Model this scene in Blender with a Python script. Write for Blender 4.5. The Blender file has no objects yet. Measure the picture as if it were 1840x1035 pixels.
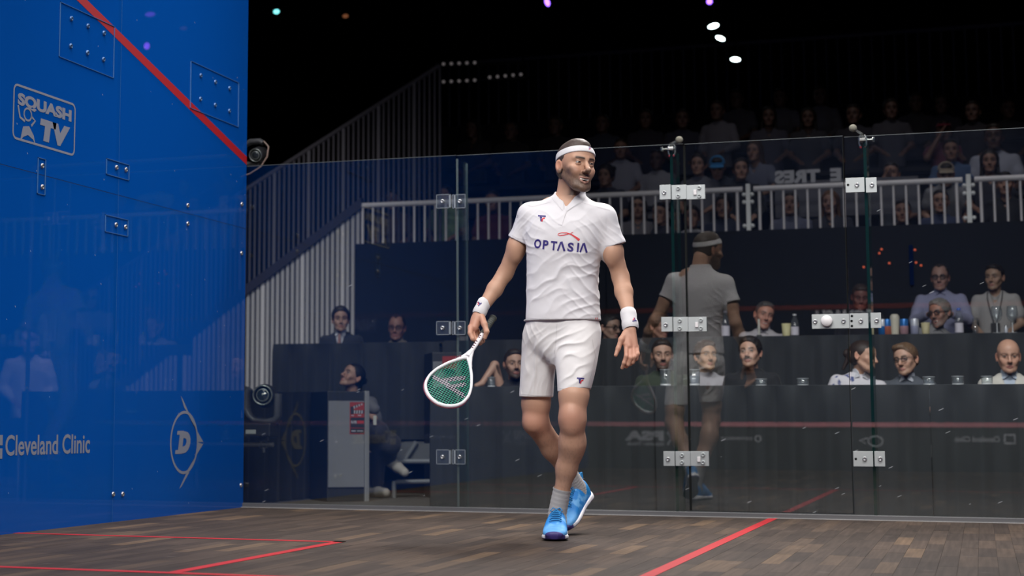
import bpy, bmesh, math, random
import numpy as np
from mathutils import Vector, Matrix, noise as mnoise
from mathutils.bvhtree import BVHTree
random.seed(7)
RNG = np.random.default_rng(7)
SC = bpy.context.scene
COL = SC.collection
# ------------------------------------------------------------------ camera, world, lights, exposure
# court axes: X along the back wall from its left corner, Y = 0 at the back wall (court at Y < 0), Z up from the court floor
CAM = np.array([4.3000, -9.7295, 0.5257])
YAW, PITCH, ROLL = 0.34330, 0.11234, 0.0023
FPX, OFFX, OFFY = 3059.4, -256.2, -105.1
def _axes():
    cy, sy = math.cos(YAW), math.sin(YAW)
    f = np.array([-sy*math.cos(PITCH), cy*math.cos(PITCH), math.sin(PITCH)])
    r = np.array([cy, sy, 0.0]); u = np.cross(r, f)
    return (math.cos(ROLL)*r + math.sin(ROLL)*u, -math.sin(ROLL)*r + math.cos(ROLL)*u, f)
AR, AU, AF = _axes()
def ray(px, py):
    return AF + AR*(px-(920+OFFX))/FPX - AU*(py-(517.5+OFFY))/FPX
def W(px, py, Y):                      # the point of the photograph's ray that lies in the plane Y
    d = ray(px, py); return Vector(CAM + d*(Y-CAM[1])/d[1])
def WX(px, py, X=0.0):
    d = ray(px, py); return Vector(CAM + d*(X-CAM[0])/d[0])
def WZ(px, py, Z=0.0):
    d = ray(px, py); return Vector(CAM + d*(Z-CAM[2])/d[2])
cam_d = bpy.data.cameras.new('camera'); cam = bpy.data.objects.new('camera', cam_d); COL.objects.link(cam)
cam.matrix_world = Matrix(((AR[0], AU[0], -AF[0], CAM[0]), (AR[1], AU[1], -AF[1], CAM[1]), (AR[2], AU[2], -AF[2], CAM[2]), (0, 0, 0, 1)))
cam_d.sensor_width = 36; cam_d.lens = FPX/1840*36
cam_d.shift_x = -OFFX/1840; cam_d.shift_y = OFFY/1840
cam_d.clip_start = 0.01; cam_d.clip_end = 200
cam_d.dof.use_dof = True; cam_d.dof.focus_distance = 7.75; cam_d.dof.aperture_fstop = 2.8
SC.camera = cam
SC.view_settings.view_transform = 'Standard'; SC.view_settings.look = 'None'
SC.view_settings.gamma = 1.0; SC.view_settings.use_curve_mapping = False
SC.view_settings.exposure = -0.08
wd = bpy.data.worlds.new('hall_dark'); SC.world = wd; wd.use_nodes = True
wd.node_tree.nodes['Background'].inputs[0].default_value = (0.006, 0.006, 0.010, 1)
wd.node_tree.nodes['Background'].inputs[1].default_value = 0.30
SC.cycles.use_denoising = True
SC.cycles.max_bounces = 10; SC.cycles.transparent_max_bounces = 24; SC.cycles.caustics_reflective = False; SC.cycles.caustics_refractive = False
def area(name, loc, target, sx, sy, power, col=(1, 1, 1), spread=180):
    d = bpy.data.lights.new(name, 'AREA'); d.shape = 'RECTANGLE'; d.size = sx; d.size_y = sy; d.energy = power; d.color = col
    d.spread = math.radians(spread)
    o = bpy.data.objects.new(name, d); COL.objects.link(o); o.location = loc
    o.rotation_euler = (Vector(target)-Vector(loc)).to_track_quat('-Z', 'Y').to_euler(); return o
WARM = (1.0, 0.965, 0.94)
# the court rig: four long light banks on the truss above the court, and one front-of-house bank over the stands' foot
area('rig_light_front_left', (1.0, -8.6, 5.4), (2.3, -2.4, 0.7), 3.4, 1.6, 52, WARM, 67)
area('rig_light_front_right', (5.6, -8.6, 5.4), (2.7, -2.4, 0.7), 3.4, 1.6, 52, WARM, 67)
area('rig_light_mid_left', (1.0, -4.0, 6.6), (1.4, -3.0, 0.0), 2.4, 1.2, 88, WARM, 120)
area('rig_light_mid_right', (5.2, -4.0, 6.6), (4.4, -2.6, 0.0), 2.4, 1.2, 12, WARM, 120)
area('rig_light_back', (3.2, 1.4, 5.9), (2.6, -2.3, 0.9), 3.0, 0.8, 100, WARM, 70)
area('front_wall_fill', (3.2, -5.0, 6.6), (3.2, -9.8, 0.4), 4.0, 0.8, 150, WARM, 80)  # added fill to brighten the front wall in its reflection
area('stair_fill', (-1.6, 1.2, 6.2), (-3.0, 5.6, 0.3), 1.6, 0.6, 24, WARM, 56)
area('stand_fill', (3.8, 3.2, 8.6), (4.0, 6.9, 2.4), 4.0, 0.6, 8, (1.0, 0.95, 0.97), 44)  # added fill to lift the lower rows of the stand
# two added fill lights turned onto the front tables; their beams die out up the stand
area('audience_fill_left', (1.2, -3.0, 6.5), (-0.4, 1.6, 0.0), 2.6, 0.8, 44, WARM, 73)
area('audience_fill_right', (5.0, -3.0, 6.5), (5.0, 1.5, 0.0), 2.6, 0.8, 104, WARM, 74)
# ------------------------------------------------------------------ materials
MATS = {}
def mat(name, col=(0.5, 0.5, 0.5), rough=0.6, metal=0.0, spec=0.5, emit=None, estr=1.0, sheen=0.0, coat=0.0, bump=None, objcol=False, vcol=False, rnd=0.0, alpha=1.0):
    if name in MATS: return MATS[name]
    m = bpy.data.materials.new(name); m.use_nodes = True; nt = m.node_tree; N = nt.nodes; L = nt.links
    b = N['Principled BSDF']
    b.inputs['Base Color'].default_value = (*col, 1); b.inputs['Roughness'].default_value = rough
    b.inputs['Metallic'].default_value = metal; b.inputs['Specular IOR Level'].default_value = spec
    b.inputs['Sheen Weight'].default_value = sheen; b.inputs['Coat Weight'].default_value = coat
    if emit: b.inputs['Emission Color'].default_value = (*emit, 1); b.inputs['Emission Strength'].default_value = estr
    src = None
    if vcol:
        a = N.new('ShaderNodeVertexColor'); a.layer_name = 'Col'; src = a.outputs['Color']
    if objcol:
        oi = N.new('ShaderNodeObjectInfo')
        if src is None: src = oi.outputs['Color']
        else:
            mx = N.new('ShaderNodeMix'); mx.data_type = 'RGBA'; mx.blend_type = 'MULTIPLY'; mx.inputs[0].default_value = 1
            L.new(src, mx.inputs[6]); L.new(oi.outputs['Color'], mx.inputs[7]); src = mx.outputs[2]
    if rnd:
        tc = N.new('ShaderNodeTexCoord'); nz = N.new('ShaderNodeTexNoise'); nz.inputs['Scale'].default_value = 6; nz.inputs['Detail'].default_value = 6
        L.new(tc.outputs['Object'], nz.inputs['Vector'])
        mr = N.new('ShaderNodeMapRange'); mr.inputs[3].default_value = 1-rnd; mr.inputs[4].default_value = 1+rnd; L.new(nz.outputs[0], mr.inputs[0])
        mx = N.new('ShaderNodeMix'); mx.data_type = 'RGBA'; mx.blend_type = 'MULTIPLY'; mx.inputs[0].default_value = 1
        if src is None: mx.inputs[6].default_value = (*col, 1)
        else: L.new(src, mx.inputs[6])
        L.new(mr.outputs[0], mx.inputs[7]); src = mx.outputs[2]
    if src is not None: L.new(src, b.inputs['Base Color'])
    if bump:
        sc, st = bump
        tc = N.new('ShaderNodeTexCoord'); nz = N.new('ShaderNodeTexNoise'); nz.inputs['Scale'].default_value = sc; nz.inputs['Detail'].default_value = 4
        L.new(tc.outputs['Object'], nz.inputs['Vector']); bp = N.new('ShaderNodeBump'); bp.inputs['Strength'].default_value = st; bp.inputs['Distance'].default_value = 0.01
        L.new(nz.outputs[0], bp.inputs['Height']); L.new(bp.outputs[0], b.inputs['Normal'])
    MATS[name] = m; return m

def glass_mat(name, tint, film, film_w, r0, scuff=0.0, streak_dir=(1, 1, 1), rough=0.0, rot=(0, 0, 0), dens=(7, .7)):
    """A pane: see-through tint, a coloured film of weight film_w, a mirror reflection by Schlick's rule, and white ball scuffs."""
    if name in MATS: return MATS[name]
    m = bpy.data.materials.new(name); m.use_nodes = True; nt = m.node_tree; N = nt.nodes; L = nt.links; N.clear()
    out = N.new('ShaderNodeOutputMaterial')
    tr = N.new('ShaderNodeBsdfTransparent'); tr.inputs[0].default_value = (*tint, 1)
    base = tr.outputs[0]
    if film_w > 0:
        df = N.new('ShaderNodeBsdfDiffuse'); df.inputs[0].default_value = (*film, 1)
        mx = N.new('ShaderNodeMixShader'); mx.inputs[0].default_value = film_w; L.new(base, mx.inputs[1]); L.new(df.outputs[0], mx.inputs[2]); base = mx.outputs[0]
    if scuff > 0:
        tc = N.new('ShaderNodeTexCoord'); m0 = N.new('ShaderNodeMapping'); m0.inputs['Rotation'].default_value = rot; mp = N.new('ShaderNodeMapping'); mp.inputs['Scale'].default_value = streak_dir
        L.new(tc.outputs['Object'], m0.inputs[0]); L.new(m0.outputs[0], mp.inputs[0])
        vo = N.new('ShaderNodeTexVoronoi'); vo.inputs['Scale'].default_value = dens[0]; vo.inputs['Randomness'].default_value = 1; L.new(mp.outputs[0], vo.inputs['Vector'])
        lt = N.new('ShaderNodeMath'); lt.operation = 'LESS_THAN'; lt.inputs[1].default_value = 0.052; L.new(vo.outputs['Distance'], lt.inputs[0])
        sp = N.new('ShaderNodeSeparateXYZ'); L.new(tc.outputs['Object'], sp.inputs[0])
        mr = N.new('ShaderNodeMapRange'); mr.inputs[1].default_value = 0.2; mr.inputs[2].default_value = 1.5; mr.inputs[3].default_value = dens[1]; mr.inputs[4].default_value = 0.05; L.new(sp.outputs[2], mr.inputs[0])
        sc = N.new('ShaderNodeSeparateColor'); L.new(vo.outputs['Color'], sc.inputs[0])
        gt = N.new('ShaderNodeMath'); gt.operation = 'LESS_THAN'; L.new(sc.outputs[0], gt.inputs[0]); L.new(mr.outputs[0], gt.inputs[1])
        m1 = N.new('ShaderNodeMath'); m1.operation = 'MULTIPLY'; L.new(lt.outputs[0], m1.inputs[0]); L.new(gt.outputs[0], m1.inputs[1])
        m2 = N.new('ShaderNodeMath'); m2.operation = 'MULTIPLY'; m2.inputs[1].default_value = scuff; L.new(m1.outputs[0], m2.inputs[0])
        dw = N.new('ShaderNodeBsdfDiffuse'); dw.inputs[0].default_value = (0.75, 0.78, 0.82, 1)
        mx = N.new('ShaderNodeMixShader'); L.new(m2.outputs[0], mx.inputs[0]); L.new(base, mx.inputs[1]); L.new(dw.outputs[0], mx.inputs[2]); base = mx.outputs[0]
    ge = N.new('ShaderNodeNewGeometry'); dp = N.new('ShaderNodeVectorMath'); dp.operation = 'DOT_PRODUCT'
    L.new(ge.outputs['Incoming'], dp.inputs[0]); L.new(ge.outputs['Normal'], dp.inputs[1])
    ab = N.new('ShaderNodeMath'); ab.operation = 'ABSOLUTE'; L.new(dp.outputs['Value'], ab.inputs[0])
    iv = N.new('ShaderNodeMath'); iv.operation = 'SUBTRACT'; iv.inputs[0].default_value = 1; L.new(ab.outputs[0], iv.inputs[1])
    pw = N.new('ShaderNodeMath'); pw.operation = 'POWER'; pw.inputs[1].default_value = 5; L.new(iv.outputs[0], pw.inputs[0])
    ma = N.new('ShaderNodeMath'); ma.operation = 'MULTIPLY_ADD'; ma.inputs[1].default_value = 1-r0; ma.inputs[2].default_value = r0; ma.use_clamp = True; L.new(pw.outputs[0], ma.inputs[0])
    gl = N.new('ShaderNodeBsdfGlossy'); gl.inputs['Roughness'].default_value = rough
    mx = N.new('ShaderNodeMixShader'); L.new(ma.outputs[0], mx.inputs[0]); L.new(base, mx.inputs[1]); L.new(gl.outputs[0], mx.inputs[2])
    L.new(mx.outputs[0], out.inputs[0]); MATS[name] = m; return m

# ------------------------------------------------------------------ object helpers
def link(name, me, m=None, parent=None, loc=None):
    o = bpy.data.objects.new(name, me); COL.objects.link(o)
    if m is not None and me is not None:
        me.materials.clear()
        for mm in (m if isinstance(m, (list, tuple)) else [m]): me.materials.append(mm)
    if loc is not None: o.location = loc
    if parent is not None: o.parent = parent
    return o
def tag(o, label=None, cat=None, group=None, kind=None):
    if label: o['label'] = label
    if cat: o['category'] = cat
    if group: o['group'] = group
    if kind: o['kind'] = kind
    return o
def empty(name, loc=(0, 0, 0), rz=0.0, label=None, cat=None, group=None, kind=None):
    o = bpy.data.objects.new(name, None); COL.objects.link(o); o.location = loc; o.rotation_euler = (0, 0, rz); o.empty_display_size = 0.1
    return tag(o, label, cat, group, kind)
def copy_tree(o, parent=None):
    c = o.copy(); COL.objects.link(c)
    if parent is not None: c.parent = parent
    for ch in list(o.children): copy_tree(ch, c)
    return c

class MB:
    """collects boxes, tubes and lathed shapes into one mesh"""
    def __init__(s): s.v = []; s.f = []; s.sm = []
    def add(s, vs, fs, smooth=False):
        n = len(s.v); s.v += [tuple(v) for v in vs]; s.f += [tuple(i+n for i in f) for f in fs]; s.sm += [smooth]*len(fs); return s
    def box(s, lo, hi, bev=0.0, M=None):
        (x0, y0, z0), (x1, y1, z1) = lo, hi
        if bev > 0:
            bm = bmesh.new(); bmesh.ops.create_cube(bm, size=1)
            for v in bm.verts: v.co = Vector(((x0+x1)/2+v.co.x*(x1-x0), (y0+y1)/2+v.co.y*(y1-y0), (z0+z1)/2+v.co.z*(z1-z0)))
            bmesh.ops.bevel(bm, geom=list(bm.edges), offset=bev, segments=2, affect='EDGES', profile=0.6)
            bm.verts.index_update(); vs = [v.co.copy() for v in bm.verts]; fs = [[v.index for v in f.verts] for f in bm.faces]; bm.free()
        else:
            vs = [Vector(p) for p in ((x0, y0, z0), (x1, y0, z0), (x1, y1, z0), (x0, y1, z0), (x0, y0, z1), (x1, y0, z1), (x1, y1, z1), (x0, y1, z1))]
            fs = [(0, 3, 2, 1), (4, 5, 6, 7), (0, 1, 5, 4), (1, 2, 6, 5), (2, 3, 7, 6), (3, 0, 4, 7)]
        if M is not None: vs = [M @ v for v in vs]
        return s.add(vs, fs)
    def tube(s, pts, r, n=10, closed=False, caps=True, sx=1.0):
        pts = [Vector(p) for p in pts]; m = len(pts); rs = r if isinstance(r, (list, tuple)) else [r]*m
        rings = []; prev = None
        for i, p in enumerate(pts):
            if closed: t = pts[(i+1) % m]-pts[i-1]
            else: t = pts[min(i+1, m-1)]-pts[max(i-1, 0)]
            t.normalize()
            if prev is None:
                a = Vector((0, 0, 1)) if abs(t.z) < 0.9 else Vector((1, 0, 0)); nrm = t.cross(a).normalized()
            else: nrm = (prev-t*prev.dot(t)).normalized()
            prev = nrm; bn = t.cross(nrm)
            rings.append([p+(nrm*math.cos(2*math.pi*k/n)*sx+bn*math.sin(2*math.pi*k/n))*rs[i] for k in range(n)])
        vs = [v for q in rings for v in q]; fs = []
        for i in range(m if closed else m-1):
            j = (i+1) % m
            for k in range(n): fs.append((i*n+k, i*n+(k+1) % n, j*n+(k+1) % n, j*n+k))
        s.add(vs, fs, True)
        if caps and not closed: s.add(rings[0], [tuple(range(n-1, -1, -1))]); s.add(rings[-1], [tuple(range(n))])
        return s
    def lathe(s, prof, M=None, n=24, smooth=True):
        vs = []; fs = []
        for (r, z) in prof:
            for k in range(n): vs.append(Vector((r*math.cos(2*math.pi*k/n), r*math.sin(2*math.pi*k/n), z)))
        for i in range(len(prof)-1):
            for k in range(n): fs.append((i*n+k, i*n+(k+1) % n, (i+1)*n+(k+1) % n, (i+1)*n+k))
        if M is not None: vs = [M @ v for v in vs]
        return s.add(vs, fs, smooth)
    def prism(s, poly, ax0, ax1, nrm, o, th):
        """flat outline poly (u,v) in the plane o + u*ax0 + v*ax1, thickness th along nrm"""
        ax0, ax1, nrm, o = map(Vector, (ax0, ax1, nrm, o)); n = len(poly)
        a = [o+ax0*u+ax1*v for u, v in poly]; b = [p+nrm*th for p in a]
        return s.add(a+b, [tuple(range(n-1, -1, -1)), tuple(range(n, 2*n))]+[(i, (i+1) % n, n+(i+1) % n, n+i) for i in range(n)])
    def mesh(s, name):
        me = bpy.data.meshes.new(name); me.from_pydata([tuple(v) for v in s.v], [], s.f)
        me.polygons.foreach_set('use_smooth', s.sm); me.update(); return me
    def build(s, name, m, parent=None, loc=None): return link(name, s.mesh(name), m, parent, loc)

def frame_of(axis, up=(0, 0, 1)):
    z = Vector(axis).normalized(); x = Vector(up).cross(z)
    if x.length < 1e-4: x = Vector((1, 0, 0)).cross(z)
    x.normalize(); y = z.cross(x)
    return Matrix(((x.x, y.x, z.x, 0), (x.y, y.y, z.y, 0), (x.z, y.z, z.z, 0), (0, 0, 0, 1)))
def disc_M(loc, axis): return Matrix.Translation(Vector(loc)) @ frame_of(axis)

_DG = None
def text_mesh(s, bold=0.0, shear=0.0, extrude=0.0, space=1.0):
    c = bpy.data.curves.new('lettering', 'FONT'); c.body = s; c.size = 1; c.offset = bold; c.shear = shear; c.extrude = extrude; c.space_character = space
    c.resolution_u = 4
    o = bpy.data.objects.new('lettering', c); COL.objects.link(o)
    dg = bpy.context.evaluated_depsgraph_get(); me = bpy.data.meshes.new_from_object(o.evaluated_get(dg))
    bpy.data.objects.remove(o); bpy.data.curves.remove(c)
    vs = np.array([v.co[:] for v in me.vertices]); fs = [tuple(p.vertices) for p in me.polygons]; bpy.data.meshes.remove(me)
    lo, hi = vs.min(0), vs.max(0); vs[:, 0] -= lo[0]; vs[:, 1] -= lo[1]
    return vs[:, :2], fs, hi[0]-lo[0], hi[1]-lo[1]
def put_text(mb, s, o, ax0, ax1, w, h, nrm, bold=0.02, shear=0.0, th=0.001, space=1.0):
    """lettering w wide and h high, lower left corner at o"""
    vs, fs, tw, thh = text_mesh(s, bold, shear, 0, space); o, ax0, ax1, nrm = map(Vector, (o, ax0, ax1, nrm))
    pts = [o+ax0*(x/tw*w)+ax1*(y/thh*h)+nrm*th for x, y in vs]
    mb.add(pts, fs); return mb
# ------------------------------------------------------------------ distance-field modelling (bodies, clothes, shoes)
class SDF:
    def __init__(s): s.ops = []
    def _push(s, fn, lo, hi, M, k, mode):
        M = Matrix.Identity(4) if M is None else M
        cs = [M @ Vector((a, b, c)) for a in (lo[0], hi[0]) for b in (lo[1], hi[1]) for c in (lo[2], hi[2])]
        wl = np.array([min(c[i] for c in cs) for i in range(3)]); wh = np.array([max(c[i] for c in cs) for i in range(3)])
        R = np.array(M.to_3x3().inverted()); t = np.array(M.translation)
        s.ops.append((fn, wl, wh, R, t, k, mode)); return s
    def cap(s, a, b, ra, rb=None, k=0.01, mode='u', M=None, fl=(1, 1, 1)):
        """round tapered limb between a and b; fl flattens it by axis"""
        rb = ra if rb is None else rb; fl = np.array(fl, float); a = np.array(a, float); b = np.array(b, float); r = max(ra, rb)
        lo = np.minimum(a, b)-r*fl; hi = np.maximum(a, b)+r*fl; A = a/fl; B = b/fl; d = B-A; dd = max(d@d, 1e-12); mf = fl.min()
        def fn(x, y, z):
            px, py, pz = x/fl[0]-A[0], y/fl[1]-A[1], z/fl[2]-A[2]
            h = np.clip((px*d[0]+py*d[1]+pz*d[2])/dd, 0, 1)
            return (np.sqrt((px-h*d[0])**2+(py-h*d[1])**2+(pz-h*d[2])**2)-(ra+(rb-ra)*h))*mf
        return s._push(fn, lo, hi, M, k, mode)
    def ell(s, c, r, k=0.01, mode='u', M=None):
        c = np.array(c, float); r = np.array(r if hasattr(r, '__len__') else (r, r, r), float)
        def fn(x, y, z):
            a, b, d = x-c[0], y-c[1], z-c[2]
            k0 = np.sqrt((a/r[0])**2+(b/r[1])**2+(d/r[2])**2); k1 = np.sqrt((a/r[0]**2)**2+(b/r[1]**2)**2+(d/r[2]**2)**2)+1e-9
            return k0*(k0-1)/k1
        return s._push(fn, c-r, c+r, M, k, mode)
    def stack(s, secs, k=0.01, mode='u', M=None, p=2.0):
        """loft along local z: sections (z, cx, cy, rx, ry), smooth-step between them, flat ends"""
        S = np.array(sorted(secs), float); zs = S[:, 0]
        # resample with a cubic (Catmull-Rom) so that the outline has no kinks
        zz = np.linspace(zs[0], zs[-1], max(24, 8*len(zs))); out = []
        for j in range(1, 5):
            y = S[:, j]; m = np.gradient(y, zs) if len(zs) > 1 else np.zeros_like(y)
            i = np.clip(np.searchsorted(zs, zz)-1, 0, len(zs)-2); h = zs[i+1]-zs[i]; t = (zz-zs[i])/h
            out.append((2*t**3-3*t**2+1)*y[i]+(t**3-2*t**2+t)*h*m[i]+(-2*t**3+3*t**2)*y[i+1]+(t**3-t**2)*h*m[i+1])
        cx, cy, rx, ry = out; rx = np.maximum(rx, 1e-3); ry = np.maximum(ry, 1e-3)
        lo = (min(cx-rx), min(cy-ry), zs[0]); hi = (max(cx+rx), max(cy+ry), zs[-1])
        def fn(x, y, z):
            x, y, z = np.broadcast_arrays(x, y, z)
            zc = np.clip(z, zs[0], zs[-1])
            a = np.interp(zc, zz, rx); b = np.interp(zc, zz, ry); u = np.abs((x-np.interp(zc, zz, cx))/a); v = np.abs((y-np.interp(zc, zz, cy))/b)
            q = (u**p+v**p)**(1/p)+1e-9
            g = (np.sqrt((u/a)**2+(v/b)**2)+1e-9)/np.sqrt(u*u+v*v+1e-12)   # 1/scale of the gradient
            dr = (q-1)/g
            dz = np.abs(z-(zs[0]+zs[-1])/2)-(zs[-1]-zs[0])/2
            return np.where(dz > 0, np.sqrt(np.maximum(dr, 0)**2+dz**2), np.maximum(dr, dz))
        return s._push(fn, lo, hi, M, k, mode)
    def plane(s, p, n, k=0.002, box=None):
        """keeps what lies on the side against n, inside box only"""
        p = np.array(p, float); n = np.array(Vector(n).normalized())
        def fn(x, y, z): return (x-p[0])*n[0]+(y-p[1])*n[1]+(z-p[2])*n[2]
        lo, hi = ((-9, -9, -9), (9, 9, 9)) if box is None else box
        s.ops.append((fn, np.array(lo, float), np.array(hi, float), np.eye(3), np.zeros(3), k, 'i')); return s
    def shell(s, t, box=None):
        s.ops.append((t, np.array((-99,)*3, float), np.array((99,)*3, float), np.eye(3), np.zeros(3), 0, 'shell')); return s
    def custom(s, g):
        s.ops.append((g, np.array((-99,)*3, float), np.array((99,)*3, float), np.eye(3), np.zeros(3), 0, 'custom')); return s
    def bounds(s):
        lo = np.min([o[1] for o in s.ops if o[6] == 'u'], 0); hi = np.max([o[2] for o in s.ops if o[6] == 'u'], 0); return lo, hi
    def eval(s, X, Y, Z):
        f = np.full((len(X), len(Y), len(Z)), 0.06, np.float32); h = X[1]-X[0]
        for fn, lo, hi, R, t, k, mode in s.ops:
            if mode == 'shell': f = np.maximum(f, -(f+fn)); continue
            if mode == 'custom': f = fn(f, X[:, None, None], Y[None, :, None], Z[None, None, :]).astype(np.float32); continue
            pad = k+2*h if mode != 'i' else 0
            ix = [np.searchsorted(A, (lo[i]-pad, hi[i]+pad)) for i, A in enumerate((X, Y, Z))]
            if any(b <= a for a, b in ix): continue
            sl = tuple(slice(a, b) for a, b in ix)
            x = X[sl[0]][:, None, None]-t[0]; y = Y[sl[1]][None, :, None]-t[1]; z = Z[sl[2]][None, None, :]-t[2]
            if np.allclose(R, np.eye(3)): d = fn(x, y, z)
            else: d = fn(R[0, 0]*x+R[0, 1]*y+R[0, 2]*z, R[1, 0]*x+R[1, 1]*y+R[1, 2]*z, R[2, 0]*x+R[2, 1]*y+R[2, 2]*z)
            g = f[sl]
            if mode == 'u':
                hh = np.maximum(k-np.abs(g-d), 0)/max(k, 1e-6); f[sl] = np.minimum(g, d)-hh*hh*k/4
            else:
                if mode == 's': d = -d
                hh = np.maximum(k-np.abs(g-d), 0)/max(k, 1e-6); f[sl] = np.maximum(g, d)+hh*hh*k/4
        return f
    def polygonize(s, h, slab=48):
        lo, hi = s.bounds(); lo = lo-4*h; hi = hi+4*h
        n = np.ceil((hi-lo)/h).astype(int)+2
        X, Y, Z = (lo[i]+h*np.arange(n[i]) for i in range(3)); nx, ny, nz = n
        quads = []; cid = []; cpos = []
        for k0 in range(1, nz-1, slab):
            k1 = min(k0+slab, nz-1); Zs = Z[k0-1:k1+1]; f = s.eval(X, Y, Zs); sg = f < 0
            if not sg.any(): continue
            c = [sg[:-1, :-1, :-1], sg[1:, :-1, :-1], sg[:-1, 1:, :-1], sg[1:, 1:, :-1], sg[:-1, :-1, 1:], sg[1:, :-1, 1:], sg[:-1, 1:, 1:], sg[1:, 1:, 1:]]
            a = np.logical_and.reduce(c); o = np.logical_or.reduce(c); I, J, K = np.nonzero(o & ~a)
            acc = np.zeros((len(I), 3)); cnt = np.zeros(len(I))
            corners = [(0, 0, 0), (1, 0, 0), (0, 1, 0), (1, 1, 0), (0, 0, 1), (1, 0, 1), (0, 1, 1), (1, 1, 1)]
            val = [f[I+p[0], J+p[1], K+p[2]] for p in corners]
            for e0, e1 in ((0, 1), (2, 3), (4, 5), (6, 7), (0, 2), (1, 3), (4, 6), (5, 7), (0, 4), (1, 5), (2, 6), (3, 7)):
                v0, v1 = val[e0], val[e1]; m = (v0 < 0) != (v1 < 0)
                t = np.where(m, v0/np.where(m, v0-v1, 1), 0)
                p0 = np.array(corners[e0]); dp = np.array(corners[e1])-p0
                acc += np.where(m, 1, 0)[:, None]*(p0+t[:, None]*dp); cnt += m
            pos = acc/cnt[:, None]+np.stack([I, J, K], 1)
            gid = (I.astype(np.int64)*ny+J)*nz+(K+k0-1)
            cid.append(gid); cpos.append(np.stack([X[0]+pos[:, 0]*h, Y[0]+pos[:, 1]*h, Zs[0]+pos[:, 2]*h], 1))
            def G(i, j, k): return (i.astype(np.int64)*ny+j)*nz+(k+k0-1)
            e = sg[:-1] != sg[1:]; i, j, k = np.nonzero(e[:, 1:-1, 1:-1]); j += 1; k += 1
            q = np.stack([G(i, j-1, k-1), G(i, j, k-1), G(i, j, k), G(i, j-1, k)], 1); fl = ~sg[i, j, k]; q[fl] = q[fl][:, ::-1]; quads.append(q)
            e = sg[:, :-1] != sg[:, 1:]; i, j, k = np.nonzero(e[1:-1, :, 1:-1]); i += 1; k += 1
            q = np.stack([G(i-1, j, k-1), G(i-1, j, k), G(i, j, k), G(i, j, k-1)], 1); fl = ~sg[i, j, k]; q[fl] = q[fl][:, ::-1]; quads.append(q)
            e = sg[:, :, :-1] != sg[:, :, 1:]; i, j, k = np.nonzero(e[1:-1, 1:-1, 1:]); i += 1; j += 1; k += 1
            q = np.stack([G(i-1, j-1, k), G(i, j-1, k), G(i, j, k), G(i-1, j, k)], 1); fl = ~sg[i, j, k]; q[fl] = q[fl][:, ::-1]; quads.append(q)
        cid = np.concatenate(cid); cpos = np.concatenate(cpos); q = np.concatenate(quads)
        u, ix = np.unique(cid, return_index=True); V = cpos[ix]; F = np.searchsorted(u, q)
        F = F[np.all(u[np.clip(F, 0, len(u)-1)] == q, 1)]
        return V, F
def np_mesh(name, V, F, colors=None, smooth=True, relax=0, offset=None):
    if relax:
        e = np.concatenate([F[:, [0, 1]], F[:, [1, 2]], F[:, [2, 3]], F[:, [3, 0]]]); n = len(V)
        for _ in range(relax):
            acc = np.zeros_like(V); cnt = np.bincount(e[:, 0], minlength=n)+np.bincount(e[:, 1], minlength=n)
            for c in range(3): acc[:, c] = np.bincount(e[:, 0], V[e[:, 1], c], n)+np.bincount(e[:, 1], V[e[:, 0], c], n)
            V = V*0.4+0.6*acc/np.maximum(cnt, 1)[:, None]
    me = bpy.data.meshes.new(name); me.vertices.add(len(V)); me.vertices.foreach_set('co', np.ascontiguousarray(V, np.float32).ravel())
    me.loops.add(F.size); me.loops.foreach_set('vertex_index', np.ascontiguousarray(F, np.int32).ravel())
    me.polygons.add(len(F)); me.polygons.foreach_set('loop_start', np.arange(0, F.size, 4, dtype=np.int32))
    me.polygons.foreach_set('use_smooth', np.full(len(F), smooth)); me.update(calc_edges=True); me.validate()
    if colors is not None:
        at = me.color_attributes.new('Col', 'FLOAT_COLOR', 'POINT'); c = np.ones((len(V), 4), np.float32); c[:, :3] = colors; at.data.foreach_set('color', c.ravel())
    return me
def vnoise(P, scale, seed=0, octv=3):
    """smooth value noise of points P (n,3), about -1..1"""
    P = np.asarray(P)*scale+seed*17.3; out = np.zeros(len(P)); amp = 1.0; tot = 0
    for o in range(octv):
        i = np.floor(P).astype(np.int64); t = P-i; t = t*t*(3-2*t)
        def H(a, b, c):
            n = (a*374761393+b*668265263+c*1274126177+o*97531) & 0x7fffffff; n = ((n ^ (n >> 13))*1274126177) & 0x7fffffff
            return ((n ^ (n >> 16)) & 0xffff)/32767.5-1
        v = 0
        for a in (0, 1):
            for b in (0, 1):
                for c in (0, 1):
                    v = v+H(i[:, 0]+a, i[:, 1]+b, i[:, 2]+c)*(t[:, 0] if a else 1-t[:, 0])*(t[:, 1] if b else 1-t[:, 1])*(t[:, 2] if c else 1-t[:, 2])
        out += amp*v; tot += amp; amp *= 0.5; P = P*2.03
    return out/tot
def sstep(a, b, x):
    t = np.clip((x-a)/(b-a), 0, 1); return t*t*(3-2*t)
def bump_at(P, c, r, M=None):
    d = (P-np.asarray(c))/np.asarray(r); return np.exp(-(d*d).sum(1))
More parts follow.
